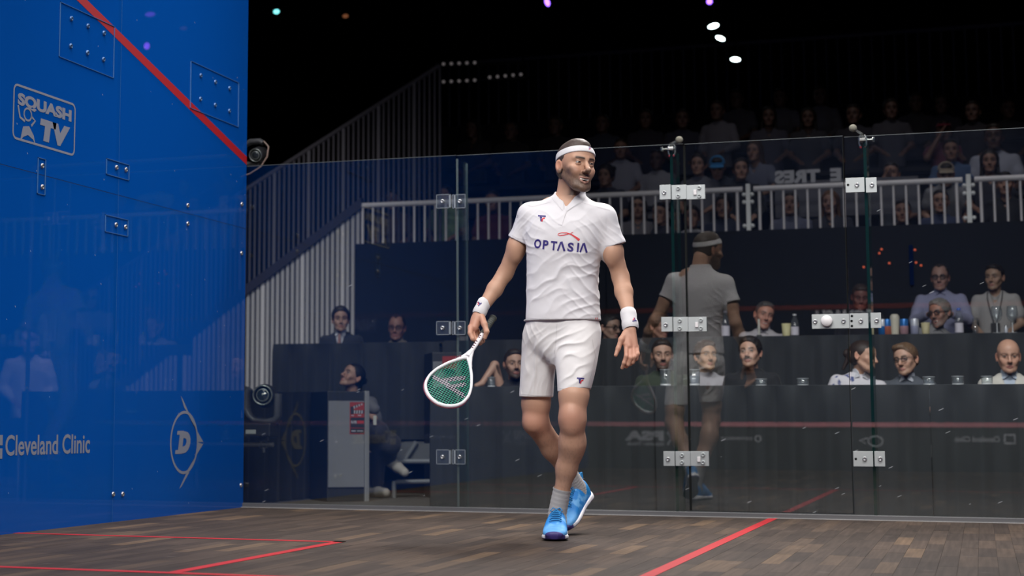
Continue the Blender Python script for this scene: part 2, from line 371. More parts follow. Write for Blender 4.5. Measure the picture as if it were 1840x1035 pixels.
# ------------------------------------------------------------------ heads
# head frame: face towards -y, +x the viewer's right, z = 0 at eye height, crown about +0.115, chin about -0.118
def ellcut(s, c, r, p, n, M, k=0.003):
    c = np.array(c, float); r = np.array(r, float); p = np.array(p, float); n = np.array(Vector(n).normalized())
    def fn(x, y, z):
        a, b, d = x-c[0], y-c[1], z-c[2]
        k0 = np.sqrt((a/r[0])**2+(b/r[1])**2+(d/r[2])**2); k1 = np.sqrt((a/r[0]**2)**2+(b/r[1]**2)**2+(d/r[2]**2)**2)+1e-9
        return np.maximum(k0*(k0-1)/k1, (x-p[0])*n[0]+(y-p[1])*n[1]+(z-p[2])*n[2])
    return s._push(fn, c-r, c+r, M, k, 'u')
def head_sdf(s, M, jaw=1.0, open_=0.0, smile=0.0, nose=1.0, lids=1.0, eyes=True, wide=1.0, ears=True, nos=True):
    w = wide
    s.ell((0, 0.010, 0.034), (0.0755*w, 0.096, 0.083), 0.02, M=M)
    s.ell((0, -0.040, 0.036), (0.060*w, 0.052, 0.052), 0.025, M=M)
    dz = -0.010*open_
    s.stack([(-0.117+dz, 0, -0.070, 0.017*jaw, 0.017), (-0.104+dz, 0, -0.058, 0.035*jaw, 0.034), (-0.083+dz*.6, 0, -0.043, 0.049*jaw, 0.047), (-0.055, 0, -0.031, 0.058*jaw, 0.058),
             (-0.022, 0, -0.022, 0.0645*w, 0.064), (0.010, 0, -0.016, 0.067*w, 0.067), (0.04, 0, -0.008, 0.066*w, 0.070)], 0.02, M=M, p=2.15)
    for q in (-1, 1):
        s.cap((q*0.054*jaw, 0.004, -0.052), (q*0.030*jaw, -0.058, -0.098+dz), 0.014, 0.015, 0.022, M=M)
        s.ell((q*0.046*w, -0.058, -0.026), (0.019, 0.020, 0.015), 0.02, M=M)
        s.ell((q*0.036, -0.067, -0.045+0.004*smile), (0.016+0.002*smile, 0.017+.002*smile, 0.018), 0.018, M=M)
        s.cap((q*0.009, -0.088, 0.0205), (q*0.047*w, -0.069, 0.0225), 0.0095, 0.008, 0.013, M=M)
    s.ell((0, -0.082, -0.106+dz), (0.019*jaw, 0.014, 0.014), 0.015, M=M)
    s.cap((0, -0.088, 0.012), (0, -0.110*nose**.3, -0.032), 0.0078, 0.0115, 0.012, M=M)
    s.ell((0, -0.1125*nose**.3, -0.0355), (0.0115, 0.011, 0.0098), 0.007, M=M)
    for q in (-1, 1):
        s.ell((q*0.0120, -0.099, -0.0395), (0.0078, 0.0105, 0.0078), 0.007, M=M)
        if nos: s.ell((q*0.0060, -0.106, -0.0470), (0.0034, 0.005, 0.0030), 0.003, 's', M=M)
        s.ell((q*0.0325*w, -0.099, 0.003), (0.0185, 0.0145, 0.0115), 0.011, 's', M=M)
        c = (q*0.0320*w, -0.0750, 0.0015)
        if eyes: s.ell(c, 0.0134, 0.001, M=M)
        ellcut(s, c, (0.0162, 0.0150, 0.0150), (0, -.088, 0.0015+0.0056*lids), (0, 0.25, -1), M, 0.0015)
        ellcut(s, c, (0.0162, 0.0147, 0.0150), (0, -.088, 0.0015-0.0056*lids+.0015*smile), (0, 0.1, 1), M, 0.0015)
        if ears:
            E = M @ Matrix.Translation((q*0.0780*w, 0.015, -0.010)) @ Matrix.Rotation(-q*0.42, 4, 'Z') @ Matrix.Rotation(-0.2, 4, 'X')
            s.ell((0, 0, 0), (0.0070, 0.0185, 0.031), 0.006, M=E)
            s.ell((q*0.007, -0.003, 0.002), (0.0065, 0.012, 0.021), 0.004, 's', M=E)
            s.ell((q*0.003, 0.000, -0.026), (0.006, 0.010, 0.010), 0.006, M=E)
    # mouth
    mw = 0.0245+0.0055*smile; cz = -0.0715+0.008*smile; my = -0.080+.004*smile; zl = -0.0795-0.0125*open_
    if open_ > 0:
        s.stack([(zl+.003, 0, -.088, .010, .016), (-.0755-.004*open_, 0, -.086, mw-.008, .018), (-.0715, 0, -.085, mw-.004, .018), (-.0690, 0, -.084, mw-.004, .016)], 0.003, 's', M=M)
    for q in (-1, 1):
        s.cap((q*mw, my, cz), (q*0.013, -0.0905, -0.0680+.002*smile), 0.0030, 0.0044, 0.004, M=M); s.cap((q*0.013, -0.0905, -0.0680+.002*smile), (q*0.003, -0.0945, -0.0672), 0.0044, 0.0048, 0.004, M=M)
        s.cap((q*mw, my, cz-.001), (q*0.014, -0.0880, zl+.004), 0.0030, 0.0050, 0.005, M=M); s.cap((q*0.014, -0.0880, zl+.004), (0, -0.0920, zl), 0.0050, 0.0060, 0.005, M=M)
def head_colors(P, M, skin, hairc, beard=0.0, brow=1.0, eyes=True, gaze=(0, 0), open_=0.0, smile=0.0, lip=(0.42, 0.16, 0.14), bald=True, moust=0.0, seed=1, w=1.0, stub=None):
    """colours of the skin itself: lips, brows, beard, ears, eyes"""
    Mi = np.array(M.inverted()); L = P@Mi[:3, :3].T+Mi[:3, 3]; x, y, z = L.T
    n = len(P); skin = np.array(skin); hairc = np.array(hairc); c = np.tile(skin, (n, 1)).astype(float)
    def mixin(col, m):
        nonlocal c
        m = np.clip(m, 0, 1)[:, None]; c = c*(1-m)+np.asarray(col)*m
    nz = vnoise(P, 60, seed); nz2 = vnoise(P, 220, seed+3, 2)
    c *= (1+0.05*nz)[:, None]
    mixin(skin*np.array((1.08, 0.80, 0.76)), 0.55*bump_at(L, (0, -.112, -.036), (.016, .016, .012)))
    for q in (-1, 1):
        mixin(skin*np.array((1.10, 0.80, 0.76)), 0.40*bump_at(L, (q*.040, -.07, -.036), (.022, .03, .018)))
        mixin(skin*np.array((1.12, 0.74, 0.68)), 0.6*bump_at(L, (q*.082, .014, -.01), (.016, .03, .035)))
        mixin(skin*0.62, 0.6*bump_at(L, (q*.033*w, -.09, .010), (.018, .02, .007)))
    head = (z > -.135)
    if beard:
        dz = -.010*open_
        low = sstep(-.022, -.048, z+0.55*np.abs(x)*-0.35+0.01*nz)*sstep(.03, .005, y)
        side = sstep(.046, .056, np.abs(x))*sstep(.012, -.01, y)*sstep(-.055, -.02, y+0.0)*sstep(.01, -.02, z)*0.7
        cheek = bump_at(L, (.036, -.075, -.040), (.026, .03, .024))+bump_at(L, (-.036, -.075, -.040), (.026, .03, .024))
        msk = np.clip(low*(1-0.9*np.clip(cheek, 0, 1)), 0, 1)
        mo = np.exp(-((z+.058-.003*smile)/.0075)**2)*sstep(.034, .026, np.abs(x))*sstep(-.07, -.085, y)
        msk = np.maximum(np.maximum(msk, side*0.9), mo)*head
        mixin(hairc if stub is None else stub, beard*msk*(0.88+0.14*nz2))
    if moust:
        mo = np.exp(-((z+.058)/.0075)**2)*sstep(.036, .028, np.abs(x))*sstep(-.07, -.085, y); mixin(hairc, moust*mo)
    if not bald:
        mixin(hairc, 0.0*x)
    cz = -.0715+.008*smile
    mw = .0245+.0055*smile; zl = -.0795-.0125*open_; lipm = np.exp(-((z-(-.0672+(cz+.0672)*(np.abs(x)/mw)**2))/.0042)**2)+np.exp(-((z-(zl+(cz-zl)*(np.abs(x)/mw)**2))/.0056)**2)
    mixin(lip, 0.85*np.clip(lipm, 0, 1)*sstep(mw+.001, mw-.004, np.abs(x))*sstep(-.076, -.081, y))
    if open_: mixin((0.05, 0.012, 0.012), sstep(-.088, -.082, y)*bump_at(L, (0, -.075, (zl-.069)/2), (.022, .016, .008))*1.6)
    elif not open_: mixin((0.10, 0.03, 0.03), 0.7*np.exp(-((z-(-.0735+(cz+.0735)*(np.abs(x)/.026)**2))/.0014)**2)*sstep(.026, .022, np.abs(x))*sstep(-.080, -.086, y))
    for q in (-1, 1):
        ax = q*x
        br = np.exp(-((z-(.0200+.0035*np.sin(np.clip((ax-.012)/.040, 0, 1)*2.2)))/.0056)**2)*sstep(.008, .014, ax)*sstep(.056, .046, ax)*(y < -.055)
        mixin(hairc*0.75, 0.95*brow*br)
        if eyes:
            d = L-np.array((q*.0320*w, -.0750, .0015)); r = np.linalg.norm(d, axis=1)
            on = (r < .0140) & (d[:, 1] < -.004)
            g = np.array((math.sin(gaze[0]), -math.cos(gaze[0]), gaze[1])); g /= np.linalg.norm(g)
            ca = (d@g)/np.maximum(r, 1e-6)
            mixin((0.16, 0.145, 0.135), on*1.0); mixin((0.045, 0.026, 0.018), on*sstep(.86, .90, ca))
            lash = np.exp(-((np.abs(z-.0058)+0*x)/.0016)**2)*(np.abs(ax-.032*w) < .015)*(y < -.07); mixin((0.05, 0.03, 0.025), 0.6*lash)
    return c
def hair_mesh(name, M, style, h=0.004, seed=3, w=1.0):
    """hair as its own shell over the skull"""
    s = SDF(); t = {'short': 0.006, 'crop': 0.003, 'curly': 0.020, 'long': 0.013, 'bun': 0.007, 'side': 0.012, 'mid': 0.012, 'buzz': 0.0035}.get(style, 0.006)
    s.ell((0, 0.011, 0.036), (0.0755*w+t, 0.096+t, 0.083+t), 0.01, M=M)
    s.ell((0, 0.045, -0.025), (0.062*w+t*.6, 0.052+t*.6, 0.045), 0.03, M=M)
    if style == 'buzz': s.ell((0, -0.020, 0.088), (0.046, 0.055, 0.034), 0.02, M=M)
    if style == 'side': s.ell((-0.015, -0.055, 0.095), (0.055, 0.040, 0.028), 0.02, M=M)
    if style in ('short', 'mid'): s.ell((0, -0.045, 0.088), (0.055, 0.045, 0.026+t*.3), 0.02, M=M)
    if style == 'curly':
        for a in range(14):
            an = a*0.9; s.ell((0.075*math.sin(an), 0.02+0.07*math.cos(an), 0.03+0.055*math.sin(a*1.7)), (0.032, 0.032, 0.032), 0.012, M=M)
    if style == 'long':
        s.cap((0.070*w, 0.020, 0.02), (0.088*w, 0.03, -0.20), 0.030, 0.026, 0.03, M=M, fl=(0.7, 1, 1)); s.cap((-0.070*w, 0.020, 0.02), (-0.088*w, 0.03, -0.20), 0.030, 0.026, 0.03, M=M, fl=(0.7, 1, 1))
        s.ell((0, 0.065, -0.10), (0.085, 0.035, 0.14), 0.03, M=M)
    if style == 'bun': s.ell((0, 0.125, 0.02), (0.030, 0.030, 0.034), 0.012, M=M); s.cap((0, 0.10, 0.01), (0, 0.14, -0.10), 0.022, 0.012, 0.01, M=M)
    # the face is left free: everything in front of and below the hair line is cut away
    fl = {'crop': (0.060, 0.050), 'buzz': (0.080, 0.05), 'short': (0.086, 0.050), 'curly': (0.078, 0.040), 'long': (0.080, 0.062), 'bun': (0.082, 0.050), 'side': (0.086, 0.052), 'mid': (0.083, 0.046), 'receding': (0.104, 0.050)}.get(style, (0.062, 0.05))
    zc = fl[0]
    s.ell((0, -0.118, zc-0.105), (0.092, 0.092, 0.105), 0.012, 's', M=M)
    if style not in ('long', 'curly', 'mid'): s.ell((0, -0.075, zc-0.135), (0.12, 0.078, 0.105), 0.010, 's', M=M)
    if style not in ('long', 'bun'):
        Mi = M; s.cap((-0.09, 0.03, -0.075), (0.09, 0.03, -0.075), 0.026, None, 0.012, 's', M=M)
        s.ell((0, 0.02, -0.115), (0.12, 0.11, 0.050), 0.012, 's', M=M)
    if style == 'receding':
        for q in (-1, 1): s.ell((q*0.045, -0.07, 0.10), (0.030, 0.05, 0.035), 0.012, 's', M=M)
    V, F = s.polygonize(h)
    Mi = np.array(M.inverted()); L = V@Mi[:3, :3].T+Mi[:3, 3]; c0 = V-np.array(M.translation); nrm = c0/np.linalg.norm(c0, axis=1)[:, None]
    amp = {'curly': 0.007, 'crop': 0.0006, 'buzz': 0.0012, 'long': 0.003, 'mid': 0.006, 'side': .004, 'short': .0032}.get(style, 0.0022)
    st = L*np.array((1, 0.35, 0.35)) if style in ('long', 'bun', 'side') else L
    V = V+nrm*(amp*vnoise(st, 90 if style != 'curly' else 55, seed, 3))[:, None]
    col = np.ones((len(V), 3))*(1+0.35*vnoise(st*np.array((3, 1, 1)), 120, seed+9, 2))[:, None]
    return np_mesh(name, V, F, col)
HAIRM = None
def hair_material():
    return mat('hair', (0.05, 0.035, 0.025), 0.55, spec=0.35, objcol=True, vcol=True)
def skin_material(): return mat('skin', (0.6, 0.4, 0.3), 0.48, spec=0.4, vcol=True)
def glasses(M, parent, h=0.0022, dark=False):
    mb = MB()
    for q in (-1, 1):
        pts = [M @ Vector((q*0.033+0.0235*math.cos(a)*(1.0 if abs(math.sin(a)) < .9 else 1), -0.101+0.006*abs(math.cos(a)) if q*math.cos(a) > 0 else -0.101, 0.000+0.0185*math.sin(a))) for a in np.linspace(0, 2*math.pi, 22)[:-1]]
        mb.tube(pts, h, 6, closed=True)
        mb.tube([M @ Vector((q*0.056, -0.096, 0.006)), M @ Vector((q*0.078, -0.05, 0.006)), M @ Vector((q*0.083, 0.015, 0.004))], h*.8, 6)
    mb.tube([M @ Vector((-0.010, -0.101, 0.004)), M @ Vector((0, -0.105, 0.007)), M @ Vector((0.010, -0.101, 0.004))], h*.8, 6)
    g = mb.build('glasses', mat('spectacle_frame', (0.015, 0.013, 0.013), 0.35), parent)
    lens = MB()
    for q in (-1, 1):
        lens.add([M @ Vector((q*0.033+0.0225*math.cos(a), -0.1015+0.005*max(0, q*math.cos(a)), 0.0178*math.sin(a))) for a in np.linspace(0, 2*math.pi, 18)[:-1]], [tuple(range(17))])
    lens.build('lens', glass_mat('spectacle_lens', (0.94, 0.95, 0.95), (0, 0, 0), 0.0, 0.06), g)
    return g
def headM(pos, yaw=0, pitch=0, roll=0, s=1.0):
    return Matrix.Translation(Vector(pos)) @ Matrix.Rotation(math.radians(yaw), 4, 'Z') @ Matrix.Rotation(math.radians(pitch), 4, 'X') @ Matrix.Rotation(math.radians(roll), 4, 'Y') @ Matrix.Scale(s, 4)
# ------------------------------------------------------------------ the player
def px_poly(pts, off=0): return pts
def decal(name, V2, F, bvh, m, parent, lift=0.0014, maxpx=2.2):
    """flat print: 2-D outline in photo pixels, laid on the cloth it is printed on"""
    bm = bmesh.new(); vs = [bm.verts.new((x, y, 0)) for x, y in V2]
    for f in F:
        try: bm.faces.new([vs[i] for i in f])
        except ValueError: pass
    bmesh.ops.triangulate(bm, faces=bm.faces[:])
    for _ in range(6):
        e = [e for e in bm.edges if e.calc_length() > maxpx]
        if not e: break
        bmesh.ops.subdivide_edges(bm, edges=e, cuts=1); bmesh.ops.triangulate(bm, faces=bm.faces[:])
    C = Vector(CAM); bad = []
    for v in bm.verts:
        d = Vector(ray(v.co.x, v.co.y)).normalized(); hit = bvh.ray_cast(C, d)
        if hit[0] is None: bad.append(v); v.co = Vector((0, 0, -50)); continue
        v.co = hit[0]-d*lift
    if bad: bmesh.ops.delete(bm, geom=bad, context='VERTS')
    me = bpy.data.meshes.new(name); bm.to_mesh(me); bm.free()
    return link(name, me, m, parent)
def text_px(s, x0, y0, w, h, ang=0.0, bold=0.03, shear=0.0, space=1.0):
    """text in pixel space: lower-left at (x0,y0), ang = clockwise slope in pixel space"""
    vs, fs, tw, th = text_mesh(s, bold, shear, 0, space); ca, sa = math.cos(ang), math.sin(ang)
    return [(x0+(x/tw*w)*ca+(y/th*h)*sa, y0+(x/tw*w)*sa-(y/th*h)*ca) for x, y in vs], fs
def strokes_px(lines, w):
    """thick polylines as quads in pixel space"""
    V = []; F = []
    for ln in lines:
        n = len(ln); b = len(V)
        for i, (x, y) in enumerate(ln):
            a = ln[max(i-1, 0)]; c = ln[min(i+1, n-1)]; dx, dy = c[0]-a[0], c[1]-a[1]; l = math.hypot(dx, dy) or 1
            ww = w[i] if isinstance(w, (list, tuple)) else w
            V += [(x-dy/l*ww/2, y+dx/l*ww/2), (x+dy/l*ww/2, y-dx/l*ww/2)]
        F += [(b+2*i, b+2*i+1, b+2*i+3, b+2*i+2) for i in range(n-1)]
    return V, F
def merge2(*vf):
    V = []; F = []
    for v, f in vf: F += [tuple(i+len(V) for i in q) for q in f]; V += list(v)
    return V, F
def bvh_of(me): return BVHTree.FromPolygons([v.co[:] for v in me.vertices], [tuple(p.vertices) for p in me.polygons])

YP = -2.0
player = empty('person', (2.48, YP, 0), 0, 'smiling man in white sports shirt, shorts and headband walking on the court with a racket', 'person')
def Pw(x, y, Y=YP): return tuple(W(x, y, Y))
def pchild(name, me, m, parent=player):
    o = link(name, me, m, parent)
    if parent is player: o.matrix_parent_inverse = Matrix.Translation(-player.location)
    return o
bpy.context.view_layer.update()
def basis(y, up):
    y = Vector(y).normalized(); x = y.cross(Vector(up)).normalized(); z = x.cross(y); return Matrix(((x.x, y.x, z.x, 0), (x.y, y.y, z.y, 0), (x.z, y.z, z.z, 0), (0, 0, 0, 1)))
toe = WZ(995.5, 972, 0.002)
dirn = Vector((0.17, -1, 0)).normalized()
MF = Matrix.Translation(toe-dirn*0.30) @ basis(dirn, (0, 0, 1)) @ Matrix.Diagonal((1.14, 1, 1.06, 1))
t2 = Vector(W(1019, 952, -1.80)); t2.z = 0.026; h2 = Vector(W(1053, 902, -1.62))
d2 = (t2-h2).normalized()
MR = Matrix.Translation(t2-d2*0.27) @ basis(d2, (-0.35, -0.75, 0.75))
ANF, ANR = MF @ Vector((0, 0.062, 0.105)), MR @ Vector((0, 0.062, 0.105))
HS = 1.02
HM = headM(W(1034.0, 298.5, -2.04), 44, 0, 5, HS)
# --- body: one continuous surface
B = SDF()
head_sdf(B, HM, jaw=1.0, open_=0.75, smile=1.0, nose=1.12, lids=0.74, eyes=False)
B.cap(Pw(1024, 325, -1.985), Pw(1020, 372, -1.975), 0.053, 0.060, 0.022)
B.cap(Pw(1037, 330, -2.03), Pw(1026, 372, -2.02), 0.020, 0.022, 0.03)
B.cap(Pw(990, 372, -1.97), Pw(1048, 374, -1.97), 0.045, 0.045, 0.03)
B.cap(Pw(965, 388), Pw(1070, 392), 0.055, 0.055, 0.04)
for ya, yb in ((400, 470), (470, 560)): B.cap(Pw(1011, ya), Pw(1011, yb), 0.105, 0.10, 0.05, fl=(1.15, .8, 1))
B.cap(Pw(1011, 560), Pw(1008, 600), 0.085, 0.075, 0.05, fl=(1.15, .8, 1))
# right arm (photo left)
B.cap(Pw(952, 390), Pw(930, 440, -1.99), 0.050, 0.043, 0.03)
B.cap(Pw(930, 440, -1.99), Pw(908, 492, -1.965), 0.043, 0.036, 0.02)
B.ell(Pw(927, 450, -2.0), (0.033, 0.037, 0.055), 0.03)
B.cap(Pw(908, 490, -1.965), Pw(889, 520, -1.99), 0.0365, 0.037, 0.015)
B.cap(Pw(889, 520, -1.99), Pw(865, 556, -2.045), 0.037, 0.0255, 0.015)
# left arm
B.cap(Pw(1080, 392), Pw(1101, 450, -1.985), 0.052, 0.046, 0.03)
B.cap(Pw(1101, 450, -1.985), Pw(1115, 498, -1.96), 0.044, 0.038, 0.02)
B.ell(Pw(1099, 455, -2.01), (0.036, 0.040, 0.06), 0.03)
B.cap(Pw(1115, 497, -1.96), Pw(1121, 525, -1.985), 0.039, 0.040, 0.015)
B.cap(Pw(1121, 525, -1.985), Pw(1130, 566, -2.055), 0.040, 0.0255, 0.015)
B.cap(Pw(1130, 566, -2.055), Pw(1132, 592, -2.08), 0.025, 0.025, 0.01)
# left hand, relaxed
Yh = -2.09
def fchain(pts, rs, k=0.005):
    for a, b, ra, rb in zip(pts[:-1], pts[1:], rs[:-1], rs[1:]): B.cap(Pw(*a), Pw(*b), ra, rb, k)
B.cap(Pw(1129, 594, Yh), Pw(1130, 622, Yh-.02), 0.0165, 0.0155, 0.012)
B.cap(Pw(1136, 593, Yh), Pw(1141, 622, Yh-.005), 0.0165, 0.015, 0.012)
B.cap(Pw(1126, 598, Yh-.005), Pw(1124, 618, Yh-.022), 0.013, 0.012, 0.012)
fchain([(1123, 600, Yh-.01), (1116.5, 610, Yh-.03), (1111, 626, Yh-.04), (1106.5, 638, Yh-.05)], [0.0145, 0.0125, 0.0105, 0.0085], 0.008)
fchain([(1125.5, 621, Yh-.022), (1125.5, 640, Yh-.045), (1121.5, 652, Yh-.045), (1118, 661, Yh-.035)], [0.0115, 0.0100, 0.0092, 0.0078])
fchain([(1132.5, 624, Yh-.016), (1134, 643, Yh-.040), (1129, 655, Yh-.035), (1125, 659, Yh-.020)], [0.0115, 0.0102, 0.0092, 0.008])
fchain([(1138.5, 625, Yh-.010), (1140.5, 641, Yh-.034), (1137, 651, Yh-.028), (1132, 655, Yh-.012)], [0.011, 0.0098, 0.0088, 0.0078])
fchain([(1144, 623, Yh-.002), (1146, 636, Yh-.022), (1143.5, 645, Yh-.020), (1139, 649, Yh-.006)], [0.0098, 0.0088, 0.0078, 0.007])
# right hand closed on the grip
Yg = -2.075
B.cap(Pw(863.5, 560, -2.048), Pw(858, 572, -2.062), 0.0265, 0.027, 0.01, fl=(1, .85, 1))
B.cap(Pw(860, 566, -2.06), Pw(852, 588, -2.085), 0.024, 0.021, 0.012)
B.cap(Pw(853, 574, -2.065), Pw(846, 591, -2.085), 0.0165, 0.0135, 0.012)
fchain([(845.5, 588, -2.092), (845, 599, -2.112), (849.5, 608.5, -2.118), (856, 612.5, -2.098)], [0.0135, 0.012, 0.011, 0.0095])
fchain([(849, 592, -2.08), (850.5, 605, -2.10), (857, 614.5, -2.10), (864, 614.5, -2.078)], [0.0125, 0.0115, 0.0105, 0.009])
fchain([(852, 590, -2.06), (855, 607, -2.062), (862, 616.5, -2.065), (868.5, 613, -2.06)], [0.012, 0.011, 0.0105, 0.009])
fchain([(855, 586, -2.045), (860, 600, -2.03), (868, 609, -2.035), (872, 606, -2.045)], [0.011, 0.010, 0.0095, 0.0085])
fchain([(866, 570, -2.075), (870.5, 583, -2.105), (874.5, 596, -2.118), (871.5, 607, -2.116)], [0.0155, 0.0135, 0.0115, 0.0088], 0.008)
# legs: right leg behind, heel lifted; left leg planted in front
B.cap(Pw(975, 615, -1.98), Pw(963, 725, -1.925), 0.068, 0.064, 0.03)
B.cap(Pw(963, 725, -1.925), Pw(962, 757, -1.915), 0.066, 0.058, 0.02)
B.ell(Pw(957, 757, -1.955), (0.040, 0.030, 0.046), 0.02)
KR = Vector(Pw(963, 760, -1.91)); MR1 = KR.lerp(ANR, 0.40); MR2 = KR.lerp(ANR, .72)
B.cap(KR, MR1+Vector((0, .012, 0)), 0.056, 0.052, 0.03); B.cap(MR1+Vector((0, .012, 0)), MR2, 0.052, 0.040, 0.03); B.cap(MR2, ANR, 0.040, 0.034, 0.02); B.cap(ANR, MR @ Vector((0, .075, .06)), .034, .030, .02)
B.cap(Pw(1038, 612, -2.0), Pw(1031, 710, -2.10), 0.072, 0.066, 0.03)
B.cap(Pw(1031, 710, -2.10), Pw(1028, 752, -2.115), 0.066, 0.059, 0.02)
B.ell(Pw(1025, 745, -2.155), (0.036, 0.026, 0.042), 0.02)
B.ell(Pw(1027, 768, -2.145), (0.024, 0.022, 0.026), 0.03)
B.cap(Pw(1029, 755, -2.11), Pw(1028, 795, -2.085), 0.056, 0.053, 0.03)
B.cap(Pw(1028, 795, -2.075), Pw(1018, 842, -2.04), 0.0525, 0.0445, 0.03)
B.ell(Pw(1030, 797, -2.055), (0.042, 0.046, 0.075), 0.05)
L1 = Vector(Pw(1018, 842, -2.04)); A1 = ANF+(L1-ANF).normalized()*.09
B.cap(L1, A1, 0.0440, 0.033, 0.03); B.cap(A1, ANF, 0.033, 0.032, 0.02); B.cap(ANF, MF @ Vector((0, .07, .06)), .033, .030, .02)
V, F = B.polygonize(0.0023)
SKIN = (0.51, 0.295, 0.20)
hc = np.array((0.045, 0.032, 0.026))
zc = V[:, 2]
colr = np.tile(np.array(SKIN), (len(V), 1))*(1+0.06*vnoise(V, 25, 2))[:, None]
hm = zc > W(1020, 356, -2.0).z
colr[hm] = head_colors(V[hm], HM, SKIN, hc, beard=0.93, brow=1.1, eyes=False, open_=0.75, smile=1.0, stub=(0.062, 0.043, 0.033), lip=(0.37, 0.18, 0.14))
# ruddier hands and knees, hair on the shins and forearms
for p, r in ((Pw(856, 590, -2.08), .08), (Pw(1132, 630, -2.1), .09), (Pw(958, 758, -1.95), .07), (Pw(1027, 752, -2.15), .06)):
    mk = 0.6*bump_at(V, p, (r, r, r)); colr = colr*(1-mk[:, None])+np.array((0.54, 0.24, 0.17))*mk[:, None]
sh = (zc < W(1020, 770, -2.0).z)*(vnoise(V*np.array((1, 1, .35)), 160, 5, 2)); colr *= (1-0.22*np.clip(sh, 0, 1))[:, None]
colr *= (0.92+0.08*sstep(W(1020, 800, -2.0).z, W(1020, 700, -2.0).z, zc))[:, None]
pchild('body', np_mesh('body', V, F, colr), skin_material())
# eyes and teeth
for q in (-1, 1):
    mb = MB(); Ey = HM @ Matrix.Translation((q*0.0320, -0.0750, 0.0015)); g = Vector((-0.10, -1, 0.0)).normalized()
    Mz = Ey @ frame_of(g)
    mb.lathe([(0.0131*math.sin(a), 0.0131*math.cos(a)) for a in np.linspace(0.48, math.pi, 12)], Mz, 20)
    e = pchild('eye', mb.mesh('eye'), mat('eye_white', (0.27, 0.245, 0.225), 0.3))
    mb = MB(); mb.lathe([(0.0001, 0.01345)]+[(0.0134*math.sin(a), 0.0134*math.cos(a)) for a in np.linspace(0.05, 0.50, 5)], Mz, 20)
    link('iris', mb.mesh('iris'), mat('iris', (0.025, 0.014, 0.010), 0.15), e)
mb = MB()
for i in range(-4, 5):
    a = i*0.18; x = 0.0255*math.sin(a*1.25); y = -0.090+0.016*(1-math.cos(a*1.25))
    T = HM @ Matrix.Translation((x, y, -0.0715)) @ Matrix.Rotation(-a, 4, 'Z')
    mb.box((-0.0031, -0.0018, -0.0052), (0.0031, 0.0025, 0.006), 0.0012, T)
pchild('teeth', mb.mesh('teeth'), mat('teeth', (0.82, 0.78, 0.70), 0.3))
# short hair
hob = pchild('hair', hair_mesh('hair', HM, 'buzz', 0.0026, 5), hair_material()); hob.color = (0.060, 0.042, 0.034, 1)
# head band
HBS = SDF(); HBS.ell((0, 0.010, 0.034), (0.0755+.0055, 0.096+.0055, 0.083+.0055), 0.01, M=HM); HBS.ell((0, -0.040, 0.036), (0.060+.0055, 0.052+.0055, 0.052+.0055), 0.025, M=HM)
HBS.ell((0, 0.045, -0.025), (0.068, 0.060, 0.05), 0.03, M=HM)
dn = Vector((0, 0.20, 1.0)).normalized(); d3 = HM.to_3x3()
HBS.plane(HM @ Vector((0, 0.01, 0.0655)), d3 @ dn, 0.004); HBS.plane(HM @ Vector((0, 0.01, 0.0320)), -(d3 @ dn), 0.004)
Vh, Fh = HBS.polygonize(0.0024)
TOWEL = mat('white_towelling', (0.70, 0.69, 0.70), 0.9, sheen=0.3, bump=(420, 0.35))
hb_me = np_mesh('headband', Vh, Fh); hb = pchild('headband', hb_me, TOWEL); bvh_hb = bvh_of(hb_me)
# --- shirt
S = SDF()
S.stack([(Pw(1011, 577)[2], Pw(1011, 577)[0], YP-.005, .180, .118), (Pw(1010, 540)[2], Pw(1010, 540)[0], YP-.005, .174, .116), (Pw(1010, 500)[2], Pw(1010, 500)[0], YP-.005, .170, .116),
         (Pw(1012, 470)[2], Pw(1012, 470)[0], YP-.005, .172, .121), (Pw(1015, 430)[2], Pw(1015, 430)[0], YP-.005, .186, .126), (Pw(1017, 400)[2], Pw(1017, 400)[0], YP, .184, .118),
         (Pw(1019, 380)[2], Pw(1019, 380)[0], YP+.005, .165, .098), (Pw(1020, 364)[2], Pw(1020, 364)[0], YP+.015, .110, .078), (Pw(1022, 352)[2], Pw(1022, 352)[0], YP+.02, .076, .068), (Pw(1023, 341)[2], Pw(1023, 341)[0], YP+.024, .069, .064)], 0.01, p=2.35)
S.cap(Pw(1000, 372, YP), Pw(955, 387, YP), 0.050, 0.052, 0.03); S.cap(Pw(1042, 374, YP), Pw(1083, 391, YP), 0.050, 0.052, 0.03)
S.cap(Pw(953, 388), Pw(932, 436, -1.99), 0.060, 0.053, 0.035); S.cap(Pw(932, 436, -1.99), Pw(926, 452, -1.985), 0.053, 0.052, 0.02)
S.cap(Pw(1083, 392), Pw(1101, 444, -1.985), 0.063, 0.059, 0.035); S.cap(Pw(1101, 444, -1.985), Pw(1105, 458, -1.98), 0.059, 0.058, 0.02)
S.cap(Pw(1023, 333, YP+.005), Pw(1021, 366, YP-.002), 0.0625, 0.058, 0.005, 's')
S.cap(Pw(1021, 352, YP-.055), Pw(1014.5, 374, YP-.092), 0.026, 0.006, 0.005, 's')
S.shell(0.0065)
z578 = Pw(1011, 578.5)[2]; S.plane((0, 0, z578), (0, 0, -1))
zn = Pw(1020, 343)[2]; S.plane((0, 0, zn), (0, 0, 1), box=((Pw(975, 0)[0], -3, zn-.05), (Pw(1066, 0)[0], -1, zn+.2)))
a0, a1 = Vector(Pw(953, 388)), Vector(Pw(931, 437, -1.99)); S.plane(Pw(934.5, 433, -1.99), (a1-a0), box=((Pw(890, 0)[0], -3, 1.0), (Pw(946.5, 0)[0], -1, Pw(0, 405)[2])))
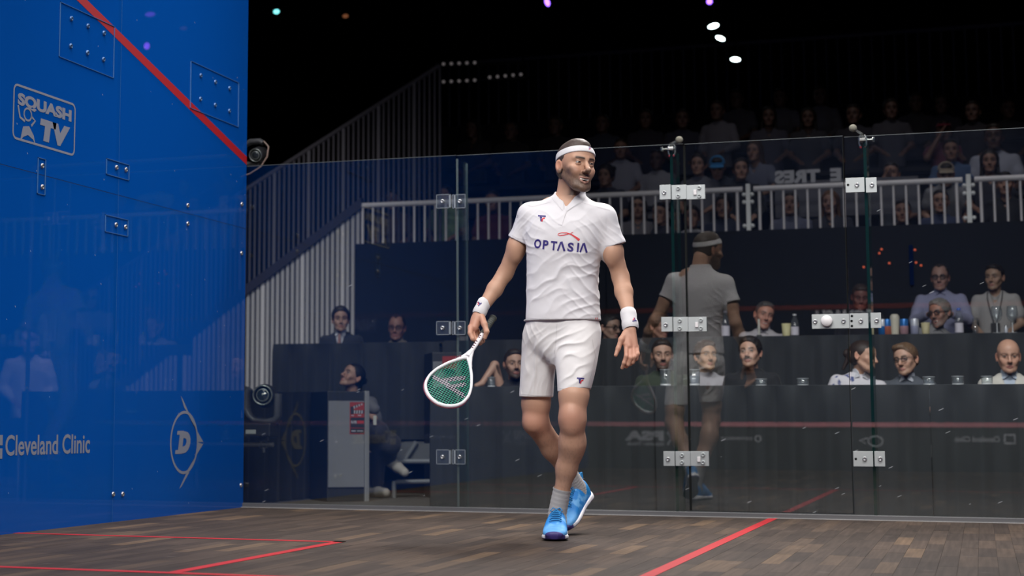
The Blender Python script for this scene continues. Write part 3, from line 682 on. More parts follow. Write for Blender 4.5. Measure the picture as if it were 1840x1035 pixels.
a0, a1 = Vector(Pw(1083, 392)), Vector(Pw(1101, 444, -1.985)); S.plane(Pw(1101.5, 443, -1.985), (a1-a0), box=((Pw(1087, 0)[0], -3, 1.0), (Pw(1145, 0)[0], -1, Pw(0, 412)[2])))
V, F = S.polygonize(0.0032)
def cloth_fold(V, seed, comps):
    d = np.zeros(len(V))
    for (cx, cz, sx, sz, ang, wl, amp) in comps:
        ca, sa = math.cos(ang), math.sin(ang); x = V[:, 0]-cx; z = V[:, 2]-cz
        u = x*ca+z*sa; v = -x*sa+z*ca; wv = 0.35*wl*vnoise(V, 9, seed, 2)
        d += amp*np.exp(-(x/sx)**2-(z/sz)**2)*(1.7*(1-np.abs(np.sin(math.pi*(v+wv*2.2)/wl+u*2)))**1.6-0.6)
    return d
def at_px(x, y): p = Pw(x, y); return p[0], p[2]
def comp(x, y, sx, sz, ang, wl, amp): a = at_px(x, y); return (a[0], a[1], sx, sz, ang, wl, amp)
fold = cloth_fold(V, 4, [comp(952, 405, .06, .07, 0.9, .035, .0030), comp(1072, 420, .06, .08, -0.9, .034, .0034), comp(960, 440, .07, .06, -0.5, .036, .0026), comp(985, 400, .09, .05, -.55, .040, .0018),
                         comp(1062, 515, .07, .13, -0.75, .045, .0042), comp(1000, 500, .12, .10, 0.55, .075, .0034), comp(1045, 480, .09, .08, 0.4, .055, .0028), comp(975, 545, .12, .07, 0.9, .070, .0030),
                         comp(1050, 555, .09, .05, 0.5, .045, .0030), comp(925, 425, .05, .05, 0.8, .030, .0022), comp(1100, 425, .05, .05, -0.8, .030, .0022), comp(1040, 395, .10, .05, .5, .05, .0016)])
fold += 0.0022*vnoise(V, 13, 9, 3)
ctr = np.stack([np.full(len(V), Pw(1013, 480)[0]), np.full(len(V), YP+.02), V[:, 2]], 1); rad = V-ctr; rad /= np.linalg.norm(rad, axis=1)[:, None]
V = V+rad*fold[:, None]
sh_me = np_mesh('shirt', V, F, relax=1)
CLOTH = mat('white_sports_cloth', (0.685, 0.67, 0.69), 0.72, sheen=0.15, spec=0.3, bump=(700, 0.12))
shirt = pchild('shirt', sh_me, CLOTH); bs = bvh_of(sh_me)
NAVY = mat('navy_print', (0.032, 0.020, 0.17), 0.6); REDP = mat('red_print', (0.62, 0.035, 0.045), 0.6)
GREYP = mat('grey_print', (0.22, 0.22, 0.24), 0.6)
# OPTASIA on the chest: letters with crossbar-less A's
x = 959.0; letters = []
ang = math.radians(6)
def L2(cx, s, w): return text_px(s, cx, base(cx), w, 16.5, ang, 0.035)
def base(xx): return 445.5+(xx-959)*0.082+1.5*math.sin((xx-959)/97*math.pi)
def A2(cx, w, right_leg=True):
    b = base(cx); return strokes_px([[(cx+1.6, b), (cx+w*.62, b-16)]], 3.2) if not right_leg else merge2(strokes_px([[(cx+1.4, b+.3), (cx+w*.50, b-15.5)]], 3.0), strokes_px([[(cx+w*.56, b-16.3), (cx+w*.92, b+1)]], 3.6))
print_ = merge2(L2(959, 'O', 12.5), L2(974.5, 'P', 10), L2(988.5, 'T', 11.5), A2(1000.5, 15), L2(1019, 'S', 11), L2(1036, 'I', 3.4), A2(1041, 14.5))
decal('chest_lettering', *print_, bs, NAVY, shirt)
sw = [(1003.5, 419.5), (1002.2, 422), (1006, 423.2), (1013, 422.4), (1020, 420.6), (1027, 419.6)]
sw2 = [(1003.5, 419.5), (1010, 418.2), (1018, 418.4), (1026, 421), (1034, 426), (1041, 431.5)]
decal('chest_emblem', *merge2(strokes_px([sw], [1, 1.2, 1.4, 1.6, 1.6, .8]), strokes_px([sw2], [1, 1.2, 1.6, 2.2, 3.2, 4.6]), strokes_px([[(1026, 418.6), (1030, 417.4)]], 1.2)), bs, REDP, shirt)
def tf_logo(cx, cy, s, bv, par, ang=0.0, mp=1.2):
    def R(p): return [(cx+(x*math.cos(ang)-y*math.sin(ang))*s, cy+(x*math.sin(ang)+y*math.cos(ang))*s) for x, y in p]
    decal('emblem_bar', *merge2(strokes_px([R([(-7, -4.6), (7, -4.2)])], 2.6*s), strokes_px([R([(-3.6, -2), (0.5, -1.4)]), R([(-1.5, -2), (-1.2, 5)])], 2.4*s)), bv, NAVY, par, maxpx=mp)
    decal('emblem_tail', *strokes_px([R([(5.5, -1.0), (2.2, -0.2), (0.8, 2.2), (0.4, 5.6)])], 2.4*s), bv, REDP, par, maxpx=mp)
tf_logo(973.5, 392.5, 1.0, bs, shirt, 0.05)
decal('sleeve_mark', *text_px('O', 927, 391, 4, 5, 0, 0.0), bs, GREYP, shirt)
decal('hem_mark', *strokes_px([[(1070, 571), (1070.6, 578)], [(1073, 570.6), (1073.6, 577.6)]], 1.2), bs, REDP, shirt)
# collar seam, placket and hem stitch lines as raised bands of the cloth
SEAM = mat('white_seam', (0.56, 0.54, 0.56), 0.8)
decal('placket', *strokes_px([[(1015, 376), (1011, 388), (1006.5, 404)]], 6.5), bs, CLOTH, shirt, lift=0.0016)
decal('collar', *merge2(strokes_px([[(992, 346), (998, 357), (1005, 366), (1012.5, 376)]], 5.5), strokes_px([[(1053, 347), (1044, 359), (1032, 367), (1017.5, 376.5)]], 5.5)), bs, CLOTH, shirt, lift=0.0026)
for ln in ([(1012.5, 377), (1008.5, 388), (1003.5, 404)], [(1019, 378), (1014.5, 390), (1009.5, 405)], [(942, 571.0), (975, 573.5), (1011, 574.8), (1045, 573.5), (1079, 569.0)], [(919, 422.5), (930, 428.5), (947, 431)], [(1087, 442), (1104, 439.5), (1118, 433.5)], [(941, 367), (957, 371), (990, 363)], [(1046, 364), (1070, 371), (1096, 378)], [(989, 350), (995, 361), (1003, 370), (1011, 379)], [(1056, 350), (1046, 363), (1034, 371), (1019, 379.5)]):
    decal('seam', *strokes_px([ln], 0.7), bs, SEAM, shirt, lift=0.0013)
# --- shorts
S = SDF()
def sec(y, xl, xr, Y, ry): a, b = Pw(xl, y, Y), Pw(xr, y, Y); return (a[2], (a[0]+b[0])/2, Y, (b[0]-a[0])/2, ry)
S.stack([sec(714, 934, 993, -1.94, .078), sec(680, 936, 995, -1.95, .083), sec(640, 938.5, 1000, -1.96, .092), sec(600, 942, 1010, -1.98, .105), sec(565, 956, 1015, -2.0, .095)], 0.012, p=2.2)
S.stack([sec(704, 1003, 1059.5, -2.085, .078), sec(680, 1002, 1066, -2.075, .083), sec(640, 998, 1074, -2.045, .094), sec(600, 1000, 1078, -2.01, .108), sec(565, 1000, 1068, -2.0, .095)], 0.016, p=2.2)
S.stack([sec(655, 990, 1014, -2.0, .070), sec(635, 965, 1050, -2.0, .095), sec(600, 945, 1076, -2.0, .106), sec(565, 954, 1069, -2.0, .098)], 0.025, p=2.2)
S.shell(0.0065)
S.plane(Pw(960, 714, -1.94), Vector((-.05, 0, -1)), box=((Pw(900, 0)[0], -3, .3), (Pw(998.5, 0)[0], -1, .95)))
S.plane(Pw(1031, 703.5, -2.08), Vector((.14, -.1, -1)), box=((Pw(998.5, 0)[0], -3, .3), (Pw(1100, 0)[0], -1, .95)))
S.plane((0, 0, Pw(0, 571)[2]), (0, 0, 1))
V, F = S.polygonize(0.0034)
fold = cloth_fold(V, 11, [comp(1000, 625, .10, .08, 0.75, .050, .0042), comp(1040, 620, .10, .07, 0.5, .055, .0036), comp(965, 655, .05, .16, 1.35, .050, .0036), comp(1040, 670, .07, .08, 0.7, .060, .0030), comp(955, 600, .06, .05, -1.2, .035, .0020), comp(950, 690, .06, .06, 1.2, .045, .0026)])
fold += 0.002*vnoise(V, 14, 19, 3)
V = V+np.stack([0.3*np.sign(V[:, 0]-Pw(1003, 600)[0])*fold, np.where(V[:, 1] < -2.0, -fold, fold), 0*fold], 1)
so_me = np_mesh('shorts', V, F, relax=1)
SHORT = mat('pale_grey_sports_cloth', (0.76, 0.74, 0.735), 0.75, sheen=0.12, spec=0.3, bump=(700, 0.12))
shorts = pchild('shorts', so_me, SHORT); bh = bvh_of(so_me)
tf_logo(1043, 684, 0.95, bh, shorts, 0.05)
GSEAM = mat('grey_seam', (0.60, 0.58, 0.58), 0.8)
for ln in ([(1064, 610), (1070, 640), (1063, 672), (1055, 700)], [(935, 708), (965, 711), (991, 711)], [(1004, 698), (1030, 700), (1058, 703)], [(1001, 582), (999, 610), (996, 636)]): decal('seam', *strokes_px([ln], .7), bh, GSEAM, shorts, lift=0.0013)
tf_logo(1059.5, 266.5, 0.42, bvh_hb, hb, 0.35, .5)
# --- wristbands
def band(a, b, r, rb, lx, ly, ang):
    mb = MB(); a, b = Vector(a), Vector(b); pr = [(r*.86, 0), (r, .10), (r*1.02, .3), (r*.96, .5), (rb*1.02, .7), (rb, .9), (rb*.86, 1)]
    Lg = (b-a).length; mb.lathe([(q, t*Lg) for q, t in pr], Matrix.Translation(a) @ frame_of(b-a), 36); me = mb.mesh('wristband')
    o = pchild('wristband', me, TOWEL); bv = bvh_of(me); tf_logo(lx, ly, 0.6, bv, o, ang)
band(Pw(872.5, 540, -2.022), Pw(859.5, 566, -2.062), 0.0325, 0.0325, 860.5, 545, 2.4)
band(Pw(1128, 557, -2.043), Pw(1133.5, 592, -2.083), 0.0360, 0.0372, 1140, 574, 3.0)
# --- socks
SOCK = mat('grey_sock', (0.40, 0.39, 0.385), 0.9, sheen=0.2, bump=(500, 0.3))
def sock(pts, rs):
    mb = MB(); n = 28; P = [Vector(p) for p in pts]; tt = np.linspace(0, len(P)-1, n); pp = []; rr = []
    for t in tt:
        i = min(int(t), len(P)-2); u = t-i; pp.append(P[i].lerp(P[i+1], u)); rr.append((rs[i]*(1-u)+rs[i+1]*u)*(1+0.02*math.sin(t*19))+(0.002 if t < .12 else 0))
    mb.tube(pp, rr, 28, caps=False); pchild('sock', mb.mesh('sock'), SOCK)
def toward(a, b, L): a, b = Vector(a), Vector(b); return a+(b-a).normalized()*L
sock([toward(ANF, L1, .115), toward(ANF, L1, .055), ANF+Vector((0, 0, -.005)), MF @ Vector((0, .072, .06))], [0.0400, 0.0410, 0.0425, 0.044])
sock([toward(ANR, KR, .075), toward(ANR, KR, .03), MR @ Vector((0, .062, .095)), MR @ Vector((0, .072, .06))], [0.0415, 0.0408, 0.0412, 0.0375])
# --- shoes: local frame x across, y heel (0) to toe (0.30), z up
def make_shoe():
    up = SDF(); A = Matrix(((1, 0, 0, 0), (0, 0, 1, 0), (0, 1, 0, 0), (0, 0, 0, 1)))   # stack axis z -> local y, stack y -> local z
    up.stack([(0.004, 0, .055, .018, .045), (0.02, 0, .055, .032, .055), (0.06, 0, .055, .036, .060), (0.11, 0, .056, .038, .060), (0.15, 0, .051, .042, .052), (0.19, 0, .042, .046, .040),
              (0.23, 0, .031, .048, .028), (0.265, 0, .027, .042, .022), (0.288, 0, .024, .026, .016), (0.297, 0, .022, .010, .009)], 0.004, M=A, p=2.3)
    up.cap((0, 0.055, 0.10), (0, 0.060, 0.16), 0.036, 0.036, 0.012, 's')
    up.cap((0, 0.060, 0.122), (0, 0.115, 0.128), 0.026, 0.014, 0.010, 's')
    up.plane((0, 0, 0.018), (0, 0, -1))
    V, F = up.polygonize(0.003)
    x, y, z = V.T
    c = np.tile(np.array((0.018, 0.235, 0.66)), (len(V), 1))
    def surf(xx, yy, x=x, y=y, z=z):
        m = (np.abs(x-xx) < .006)&(np.abs(y-yy) < .006)&(z > .03); return float(z[m].max()) if m.any() else .06
    cl = np.maximum(sstep(.05, .4, vnoise(V, 34, 31, 3)), .8*sstep(.20, .23, y)); c = c*(1-cl[:, None]*.75)+np.array((0.20, 0.52, 0.90))*cl[:, None]*.75
    bk = sstep(.09, .05, y)*sstep(.03, .05, z); c = c*(1-bk[:, None])+np.array((0.012, 0.22, 0.56))*bk[:, None]
    tongue = (np.abs(x) < .017)*sstep(.10, .115, y)*sstep(.21, .195, y)*(z > .05); c = c*(1-tongue[:, None])+np.array((0.015, 0.17, 0.42))*tongue[:, None]
    upm = np_mesh('upper', V, F, c, relax=1)
    so = SDF()
    so.stack([(-0.004, 0, .017, .014, .017), (0.015, 0, .016, .034, .017), (0.06, 0, .015, .0385, .015), (0.11, 0, .014, .037, .014), (0.16, 0, .013, .045, .013), (0.21, 0, .013, .052, .013),
              (0.25, 0, .014, .049, .013), (0.28, 0, .016, .034, .013), (0.299, 0, .018, .014, .012)], 0.002, M=A, p=4)
    so.ell((0, 0.288, 0.024), (.034, .014, .014), 0.012)
    V, F = so.polygonize(0.003); x, y, z = V.T
    c = np.tile(np.array((0.86, 0.85, 0.87)), (len(V), 1)); pu = np.maximum(sstep(.012, .006, z), sstep(.258, .270, y)*sstep(.040, .034, x)*sstep(-.046, -.040, x))
    c = c*(1-pu[:, None])+np.array((0.045, 0.030, 0.16))*pu[:, None]
    som = np_mesh('sole', V, F, c)
    lc = MB()
    for i in range(6):
        y0 = 0.126+i*0.0145; wv = 0.019+0.001*i
        lc.tube([(t*wv, y0+(.006 if abs(t) > .9 else 0)+.004*t*(1 if i % 2 else -1), surf(t*wv, y0)+(-.001 if abs(t) > .9 else .0022)) for t in (-1, -.6, -.2, .2, .6, 1)], 0.0026, 6)
    for q in (-1, 1): lc.tube([(0, 0.116, 0.122), (q*.014, 0.114, 0.128), (q*.024, 0.126, 0.116), (q*.012, .132, .114), (0, 0.118, 0.120)], 0.0023, 6)
    for q in (-1, 1): lc.tube([(0, 0.118, 0.121), (q*.010, 0.138, 0.113), (q*.019, 0.152, 0.094)], 0.0022, 6)
    tab = MB(); tab.tube([(0, 0.012, 0.095), (0, -0.006, 0.112), (0, -0.012, 0.128), (0, -0.004, 0.132), (0, 0.010, 0.112)], 0.005, 8, sx=1.6)
    return upm, som, lc.mesh('laces'), tab.mesh('heel_tab')
SU, SS, SL, ST = make_shoe()
UPM = mat('blue_shoe_upper', (0.03, 0.3, 0.7), 0.55, vcol=True, bump=(300, 0.15)); SOM = mat('shoe_sole', (0.8, 0.8, 0.8), 0.5, vcol=True); LCM = mat('blue_lace', (0.012, 0.20, 0.48), 0.7)
def shoe(M):
    e = bpy.data.objects.new('shoe', SU); COL.objects.link(e); e.parent = player; e.matrix_parent_inverse = Matrix.Translation(-player.location); e.matrix_basis = M
    if not SU.materials: SU.materials.append(UPM); SS.materials.append(SOM); SL.materials.append(LCM); ST.materials.append(LCM)
    for n, me in (('sole', SS), ('laces', SL), ('heel_tab', ST)): link(n, me, None, e)
    return e
shoe(MF)
shoe(MR)
# ------------------------------------------------------------------ the racket
rk = empty('squash_racket', tuple(W(862, 600, -2.07)), 0, 'white teardrop squash racket with green strings held low by the man in white', 'racket')
def rchild(name, me, m, parent=None):
    o = link(name, me, m, parent or rk)
    if parent is None: o.matrix_parent_inverse = Matrix.Translation(-rk.location)
    return o
Bt = W(886.5, 571, -1.985); Tp = W(784, 728, -2.462); ax = (Tp-Bt).normalized(); RL = (Tp-Bt).length
pv = Vector((0.815, 0.0, -0.577)); pv = (pv-ax*pv.dot(ax)).normalized(); nv = pv.cross(ax).normalized()
if nv.y > 0: nv = -nv
def R3(u, v, w=0.0): return Bt+ax*(u*RL)+pv*v+nv*w
U0, U1 = 0.475, 0.985
PROF = [(0, 0.0), (.04, .014), (.1, .029), (.25, .060), (.45, .089), (.62, .101), (.78, .0955), (.88, .078), (.95, .052), (.985, .028), (1, 0.0)]
def wid(s): return float(np.interp(s, [p[0] for p in PROF], [p[1] for p in PROF]))
def outline(n=40):
    S = list(0.5-0.5*np.cos(np.linspace(0, math.pi, n))); return [(U0+(U1-U0)*s, wid(s)) for s in S]+[(U0+(U1-U0)*s, -wid(s)) for s in S[-2:0:-1]]
# smooth the closed outline
pts = np.array(outline(46)); 
for _ in range(3): pts = (np.roll(pts, 1, 0)+2*pts+np.roll(pts, -1, 0))/4
mb = MB(); nV = len(pts); cs = [(-.0058, -.0085), (.0045, -.0095), (.0068, 0), (.0045, .0095), (-.0058, .0085)]
rows = []
for i, (u, v) in enumerate(pts):
    du, dv = (pts[(i+1) % nV]-pts[i-1])*np.array((RL, 1)); l = math.hypot(du, dv); ou, ov = dv/l, -du/l
    if (u-0.75)*RL*ou+v*ov < 0: ou, ov = -ou, -ov
    rows.append([R3(u+ou*a/RL, v+ov*a, b) for a, b in cs])
nc = len(cs); mb.add([p for r in rows for p in r], [(i*nc+k, i*nc+(k+1) % nc, ((i+1) % nV)*nc+(k+1) % nc, ((i+1) % nV)*nc+k) for i in range(nV) for k in range(nc)], True)
WHT = mat('white_racket_paint', (0.82, 0.80, 0.82), 0.3, coat=0.3); MAR = mat('maroon_trim', (0.16, 0.02, 0.05), 0.4)
fr = rchild('frame', mb.mesh('frame'), WHT)
mb = MB(); sel = [i for i, (u, v) in enumerate(pts) if u > 0.80]
mb.tube([R3(*(pts[i]+np.array((0.0085/RL*np.sign(pts[i][0]-.75), 0.0085*np.sign(pts[i][1])))*np.array((.8, .75)))) for i in sorted(sel)], 0.0022, 6)
link('bumper', mb.mesh('bumper'), MAR, fr)
mb = MB(); mb.tube([R3(u, 0) for u in (0.19, .25, .31, .38, .43, .455)], [.0115, .0108, .0102, .0105, .0115, .009], 14)
for q in (-1, 1): mb.tube([R3(.40, q*.004), R3(.45, q*.012), R3(.50, q*.024), R3(.54, q*.037)], [.009, .0085, .008, .0075], 10)
rchild('shaft', mb.mesh('shaft'), WHT)
for u in (.235, .255, .30, .325, .35, .375): mb = MB(); mb.box((-.004, -.0012, -.003), (.004, .0012, .003), 0, Matrix.Translation(R3(u, -.004, .0105)) @ frame_of(nv, ax)); rchild('marking', mb.mesh('marking'), MAR)
for u, v in ((.50, -.030), (.515, -.0365), (.535, -.042)): mb = MB(); mb.box((-.004, -.002, -.0012), (.004, .002, .0012), 0, Matrix.Translation(R3(u, v, .0098)) @ frame_of(nv, ax)); rchild('marking', mb.mesh('marking'), MAR)
mb = MB(); us = np.linspace(0.0, .20, 40); mb.tube([R3(u, 0) for u in us], [(.0185 if i in (0, 1) else .0155)+.0008*math.sin(i*1.7) for i in range(40)], 14)
rchild('grip', mb.mesh('grip'), mat('dark_grip_tape', (0.05, 0.055, 0.05), 0.85, bump=(200, 0.3)))
ms, ws = MB(), MB()
def to_px(p):
    d = np.array(p)-CAM; z = d@AF; return 920+OFFX+FPX*(d@AR)/z, 517.5+OFFY-FPX*(d@AU)/z
def near_seg(p, a, b, w):
    d = np.array(b)-np.array(a); t = np.clip(((p[0]-a[0])*d[0]+(p[1]-a[1])*d[1])/(d@d), 0, 1); return math.hypot(p[0]-a[0]-d[0]*t, p[1]-a[1]-d[1]*t) < w
def white_at(s, v):     # the stencilled wedge on the strings
    p = to_px(R3(U0+(U1-U0)*s, v)); return near_seg(p, (781, 677), (832, 711), 3.6) or near_seg(p, (798, 683), (833, 679), 3.4) or near_seg(p, (815, 694), (834, 691), 3.4)
def string(p0, p1):
    n = 26
    for i in range(n):
        a = [p0[j]+(p1[j]-p0[j])*i/n for j in (0, 1)]; b = [p0[j]+(p1[j]-p0[j])*(i+1)/n for j in (0, 1)]
        m = ((a[0]+b[0])/2, (a[1]+b[1])/2); t = ms if not white_at(*m) else ws
        t.tube([R3(U0+(U1-U0)*a[0], a[1]), R3(U0+(U1-U0)*b[0], b[1])], 0.00095 if t is ms else 0.0012, 4, caps=False)
for v in np.arange(-.091, .092, .0118):
    ss = [s for s in np.linspace(0, 1, 400) if wid(s) > abs(v)+.002]
    if ss: string((ss[0], v), (ss[-1], v))
for s in np.arange(.08, .985, .036):
    w = wid(s)-.002
    if w > .01: string((s, -w), (s, w))
st = rchild('strings', ms.mesh('strings'), mat('green_string', (0.015, 0.40, 0.23), 0.4, emit=None)); st['kind'] = 'stuff'
st = rchild('stencilled_strings', ws.mesh('stencilled_strings'), mat('white_string', (0.58, 0.54, 0.58), 0.5)); st['kind'] = 'stuff'; st['label'] = 'white stencilled part of the strings'
# ------------------------------------------------------------------ the setting: court
WZ_, HG = 0.05, 2.13                     # line width, height of the back wall
ZV = -0.06                               # floor of the hall around the court
# court floor: base slab and wooden strips running front to back
fl = MB(); fl.box((0, -9.80, -0.10), (6.4, 0.0, -0.004)); floor = fl.build('floor', mat('floor_base', (0.02, 0.017, 0.015), 0.8)); tag(floor, kind='structure')
def wood():
    m = bpy.data.materials.new('court_wood'); m.use_nodes = True; nt = m.node_tree; N = nt.nodes; L = nt.links; b = N['Principled BSDF']
    oi = N.new('ShaderNodeObjectInfo'); ge = N.new('ShaderNodeNewGeometry'); ad = N.new('ShaderNodeMath'); L.new(oi.outputs['Random'], ad.inputs[0]); L.new(ge.outputs['Random Per Island'], ad.inputs[1])
    fr = N.new('ShaderNodeMath'); fr.operation = 'FRACT'; L.new(ad.outputs[0], fr.inputs[0])
    cr = N.new('ShaderNodeValToRGB'); e = cr.color_ramp.elements; e[0].color = (0.042, 0.031, 0.026, 1); e[1].color = (0.120, 0.080, 0.052, 1)
    e.new(0.35).color = (0.051, 0.038, 0.031, 1); e.new(0.75).color = (0.062, 0.045, 0.036, 1); e.new(0.92).color = (0.080, 0.056, 0.041, 1); L.new(fr.outputs[0], cr.inputs[0])
    mp = N.new('ShaderNodeMapping'); mp.inputs['Scale'].default_value = (38, 1.6, 1); L.new(ge.outputs['Position'], mp.inputs[0])
    nz = N.new('ShaderNodeTexNoise'); nz.inputs['Scale'].default_value = 1.6; nz.inputs['Detail'].default_value = 7; L.new(mp.outputs[0], nz.inputs['Vector'])
    n2 = N.new('ShaderNodeTexNoise'); n2.inputs['Scale'].default_value = 0.9; n2.inputs['Detail'].default_value = 4; L.new(ge.outputs['Position'], n2.inputs['Vector'])
    m1 = N.new('ShaderNodeMapRange'); m1.inputs[1].default_value = .25; m1.inputs[2].default_value = .75; m1.inputs[3].default_value = .70; m1.inputs[4].default_value = 1.30; L.new(nz.outputs[0], m1.inputs[0])
    m2 = N.new('ShaderNodeMapRange'); m2.inputs[1].default_value = .3; m2.inputs[2].default_value = .7; m2.inputs[3].default_value = .78; m2.inputs[4].default_value = 1.22; L.new(n2.outputs[0], m2.inputs[0])
    mm = N.new('ShaderNodeMath'); mm.operation = 'MULTIPLY'; L.new(m1.outputs[0], mm.inputs[0]); L.new(m2.outputs[0], mm.inputs[1])
    mx = N.new('ShaderNodeMix'); mx.data_type = 'RGBA'; mx.blend_type = 'MULTIPLY'; mx.inputs[0].default_value = 1; L.new(cr.outputs[0], mx.inputs[6]); L.new(mm.outputs[0], mx.inputs[7])
    # pale ball scuffs
    mp2 = N.new('ShaderNodeMapping'); mp2.inputs['Rotation'].default_value = (0, 0, .5); mp2.inputs['Scale'].default_value = (2.2, 9, 1); L.new(ge.outputs['Position'], mp2.inputs[0])
    vo = N.new('ShaderNodeTexVoronoi'); vo.inputs['Scale'].default_value = 1.4; L.new(mp2.outputs[0], vo.inputs['Vector'])
    lt = N.new('ShaderNodeMapRange'); lt.inputs[1].default_value = .10; lt.inputs[2].default_value = .03; lt.inputs[3].default_value = 0; lt.inputs[4].default_value = .30; L.new(vo.outputs['Distance'], lt.inputs[0])
    m3 = N.new('ShaderNodeMix'); m3.data_type = 'RGBA'; m3.inputs[7].default_value = (0.33, 0.29, 0.26, 1); L.new(lt.outputs[0], m3.inputs[0]); L.new(mx.outputs[2], m3.inputs[6])
    L.new(m3.outputs[2], b.inputs['Base Color'])
    mr = N.new('ShaderNodeMapRange'); mr.inputs[3].default_value = .55; mr.inputs[4].default_value = .8; L.new(n2.outputs[0], mr.inputs[0]); L.new(mr.outputs[0], b.inputs['Roughness'])
    bp = N.new('ShaderNodeBump'); bp.inputs['Strength'].default_value = .12; bp.inputs['Distance'].default_value = .004; L.new(nz.outputs[0], bp.inputs['Height']); L.new(bp.outputs[0], b.inputs['Normal'])
    b.inputs['Specular IOR Level'].default_value = .12
    return m
WOOD = wood()
PW_, PL_ = 0.070, 0.50
plank_mb = MB(); plank_mb.box((0.0003, 0.0004, -0.004), (PW_-.0003, PL_-.0004, 0.0), 0.0005); plank_me = plank_mb.mesh('plank'); plank_me.materials.append(WOOD)
cells = []
for i in range(int(6.4/PW_)):
    off = RNG.random()*PL_
    for j in range(-1, int(9.8/PL_)+1):
        y = -9.8+off+j*PL_
        y0, y1 = max(y, -9.8), min(y+PL_, -0.012)
        if y1-y0 > 0.05: cells.append((i*PW_, y0, y1-y0))
def pix(p):
    d = np.array(p)-CAM; z = d@AF; return (920+OFFX+FPX*(d@AR)/z, 517.5+OFFY-FPX*(d@AU)/z) if z > .1 else (-9e3, -9e3)
def shows(c):
    q = pix((c[0]+PW_/2, c[1]+c[2]/2, 0)); return -30 < q[0] < 1870 and q[1] < 1050 and q[1] > 0
vis = sorted([c for c in cells if shows(c)], key=lambda c: c[1])[:300]; vs_ = set(vis)
for c in vis:
    o = bpy.data.objects.new('plank', plank_me); COL.objects.link(o); o.parent = floor; o.location = (c[0], c[1], RNG.uniform(-.0004, .0003)); o.scale = (1, c[2]/PL_, 1)
rest = MB()
for c in cells:
    if c in vs_: continue
    z = RNG.uniform(-.0004, .0003); rest.box((c[0]+.0003, c[1]+.0004, -.004), (c[0]+PW_-.0003, c[1]+c[2]-.0004, z))
o = rest.build('planks', WOOD, floor); o['kind'] = 'stuff'
RED = mat('red_line_paint', (0.40, 0.016, 0.022), 0.6, spec=.25, rnd=0.12)
def court_line(lo, hi):
    b = MB(); b.box((lo[0], lo[1], .0004), (hi[0], hi[1], .0014)); return b.build('court_line', RED, floor)
court_line((3.175, -4.26, 0), (3.225, -0.03, 0)); court_line((0, -4.31, 0), (6.4, -4.26, 0))
court_line((0, -2.66, 0), (1.65, -2.61, 0)); court_line((1.6, -4.26, 0), (1.65, -2.61, 0))
court_line((4.75, -2.66, 0), (6.4, -2.61, 0)); court_line((4.75, -4.26, 0), (4.8, -2.61, 0))
# sill under the back glass
b = MB(); b.box((-.02, -.012, -.06), (6.42, .05, .026), .002); s = b.build('trim_back', mat('sill_metal', (0.16, 0.16, 0.165), 0.45, 0.6)); tag(s, kind='structure')
b = MB(); b.box((0, -.034, 0.0003), (6.4, -.012, .003)); b.build('sill_strip', mat('sill_strip', (0.32, 0.31, 0.30), .5), s)
# ------------------------------------------------------------------ back wall of glass
BG = glass_mat('court_glass', (0.955, 0.975, 0.97), (0, 0, 0), 0.0, 0.086, scuff=0.30, streak_dir=(.42, 1.0, 3.0), rot=(0, .42, 0), dens=(8, .85))
EDGE = glass_mat('glass_edge', (0.30, 0.55, 0.50), (0.012, 0.055, 0.05), 0.35, 0.04)
FINM = glass_mat('fin_glass', (0.86, 0.93, 0.91), (0, 0, 0), 0.0, 0.05)
STEEL = mat('brushed_steel', (0.40, 0.43, 0.43), 0.42, 0.35, rnd=.06); BOLT = mat('steel_bolt', (0.45, 0.46, 0.47), 0.3, 0.8); DARK = mat('dark_recess', (0.008, 0.009, 0.009), .9, spec=.1)
WHITEP = mat('white_plastic', (0.66, 0.64, 0.64), .4)
X1, X2, X3, XE = 1.378, 2.742, 3.630, 6.4
wb = empty('wall_back', (3.2, 0, 0), kind='structure')
def sub(name, mb, m, parent): 
    o = mb.build(name, m, parent)
    if parent.location.length > 0 and parent.parent is None: o.matrix_parent_inverse = Matrix.Translation(-parent.location)
    return o
def pane(name, x0, x1, z0, z1, parent, y0=0.0, y1=0.012):
    b = MB(); b.box((x0, y0, z0), (x1, y1, z1)); o = sub(name, b, BG, parent)
    e = MB(); e.box((x0, y0-.0003, z1), (x1, y1+.0003, z1+.0018)); sub('polished_edge', e, mat('pane_edge', (0.13, 0.15, 0.155), .4), o if o.parent is None else o); return o
bpy.context.view_layer.update()
pane('glass_panel', 0.004, X1-.003, .026, 2.121, wb); pane('glass_panel', X1+.003, X2-.004, .026, 2.119, wb); pane('glass_panel', X3+.004, XE, .026, 2.109, wb)
door = empty('door_1', ((X2+X3)/2, 0, 0), kind='structure'); bpy.context.view_layer.update()
dp = pane('glass_panel', X2+.004, X3-.004, .034, 2.116, door)
for x, hw in ((X2+.002, .0055), (X3-.004, .0016)):
    b = MB(); b.box((x-hw, -.0008, .034), (x+hw, .0115, 2.108)); sub('dark_seal', b, DARK, door)
fins = [(X1, .10, .012), (2.668, .12, .016), (3.742, .12, .016), (5.30, .10, .012)]
for fx, dp_, tw in fins:
    b = MB(); b.box((fx-tw/2, .016, .0), (fx+tw/2, .016+dp_+.10, 2.104)); f = sub('support_fin', b, FINM, wb)
    e = MB(); e.box((fx-tw/2-.0004, .0145, .0), (fx+tw/2+.0004, .017, 2.102)); e.box((fx-tw/2-.0004, .115+dp_, .0), (fx+tw/2+.0004, .118+dp_, 2.102)); sub('green_edge', e, EDGE if fx != X1 else mat('pale_fin_edge', (0.10, 0.125, 0.125), .3), f)
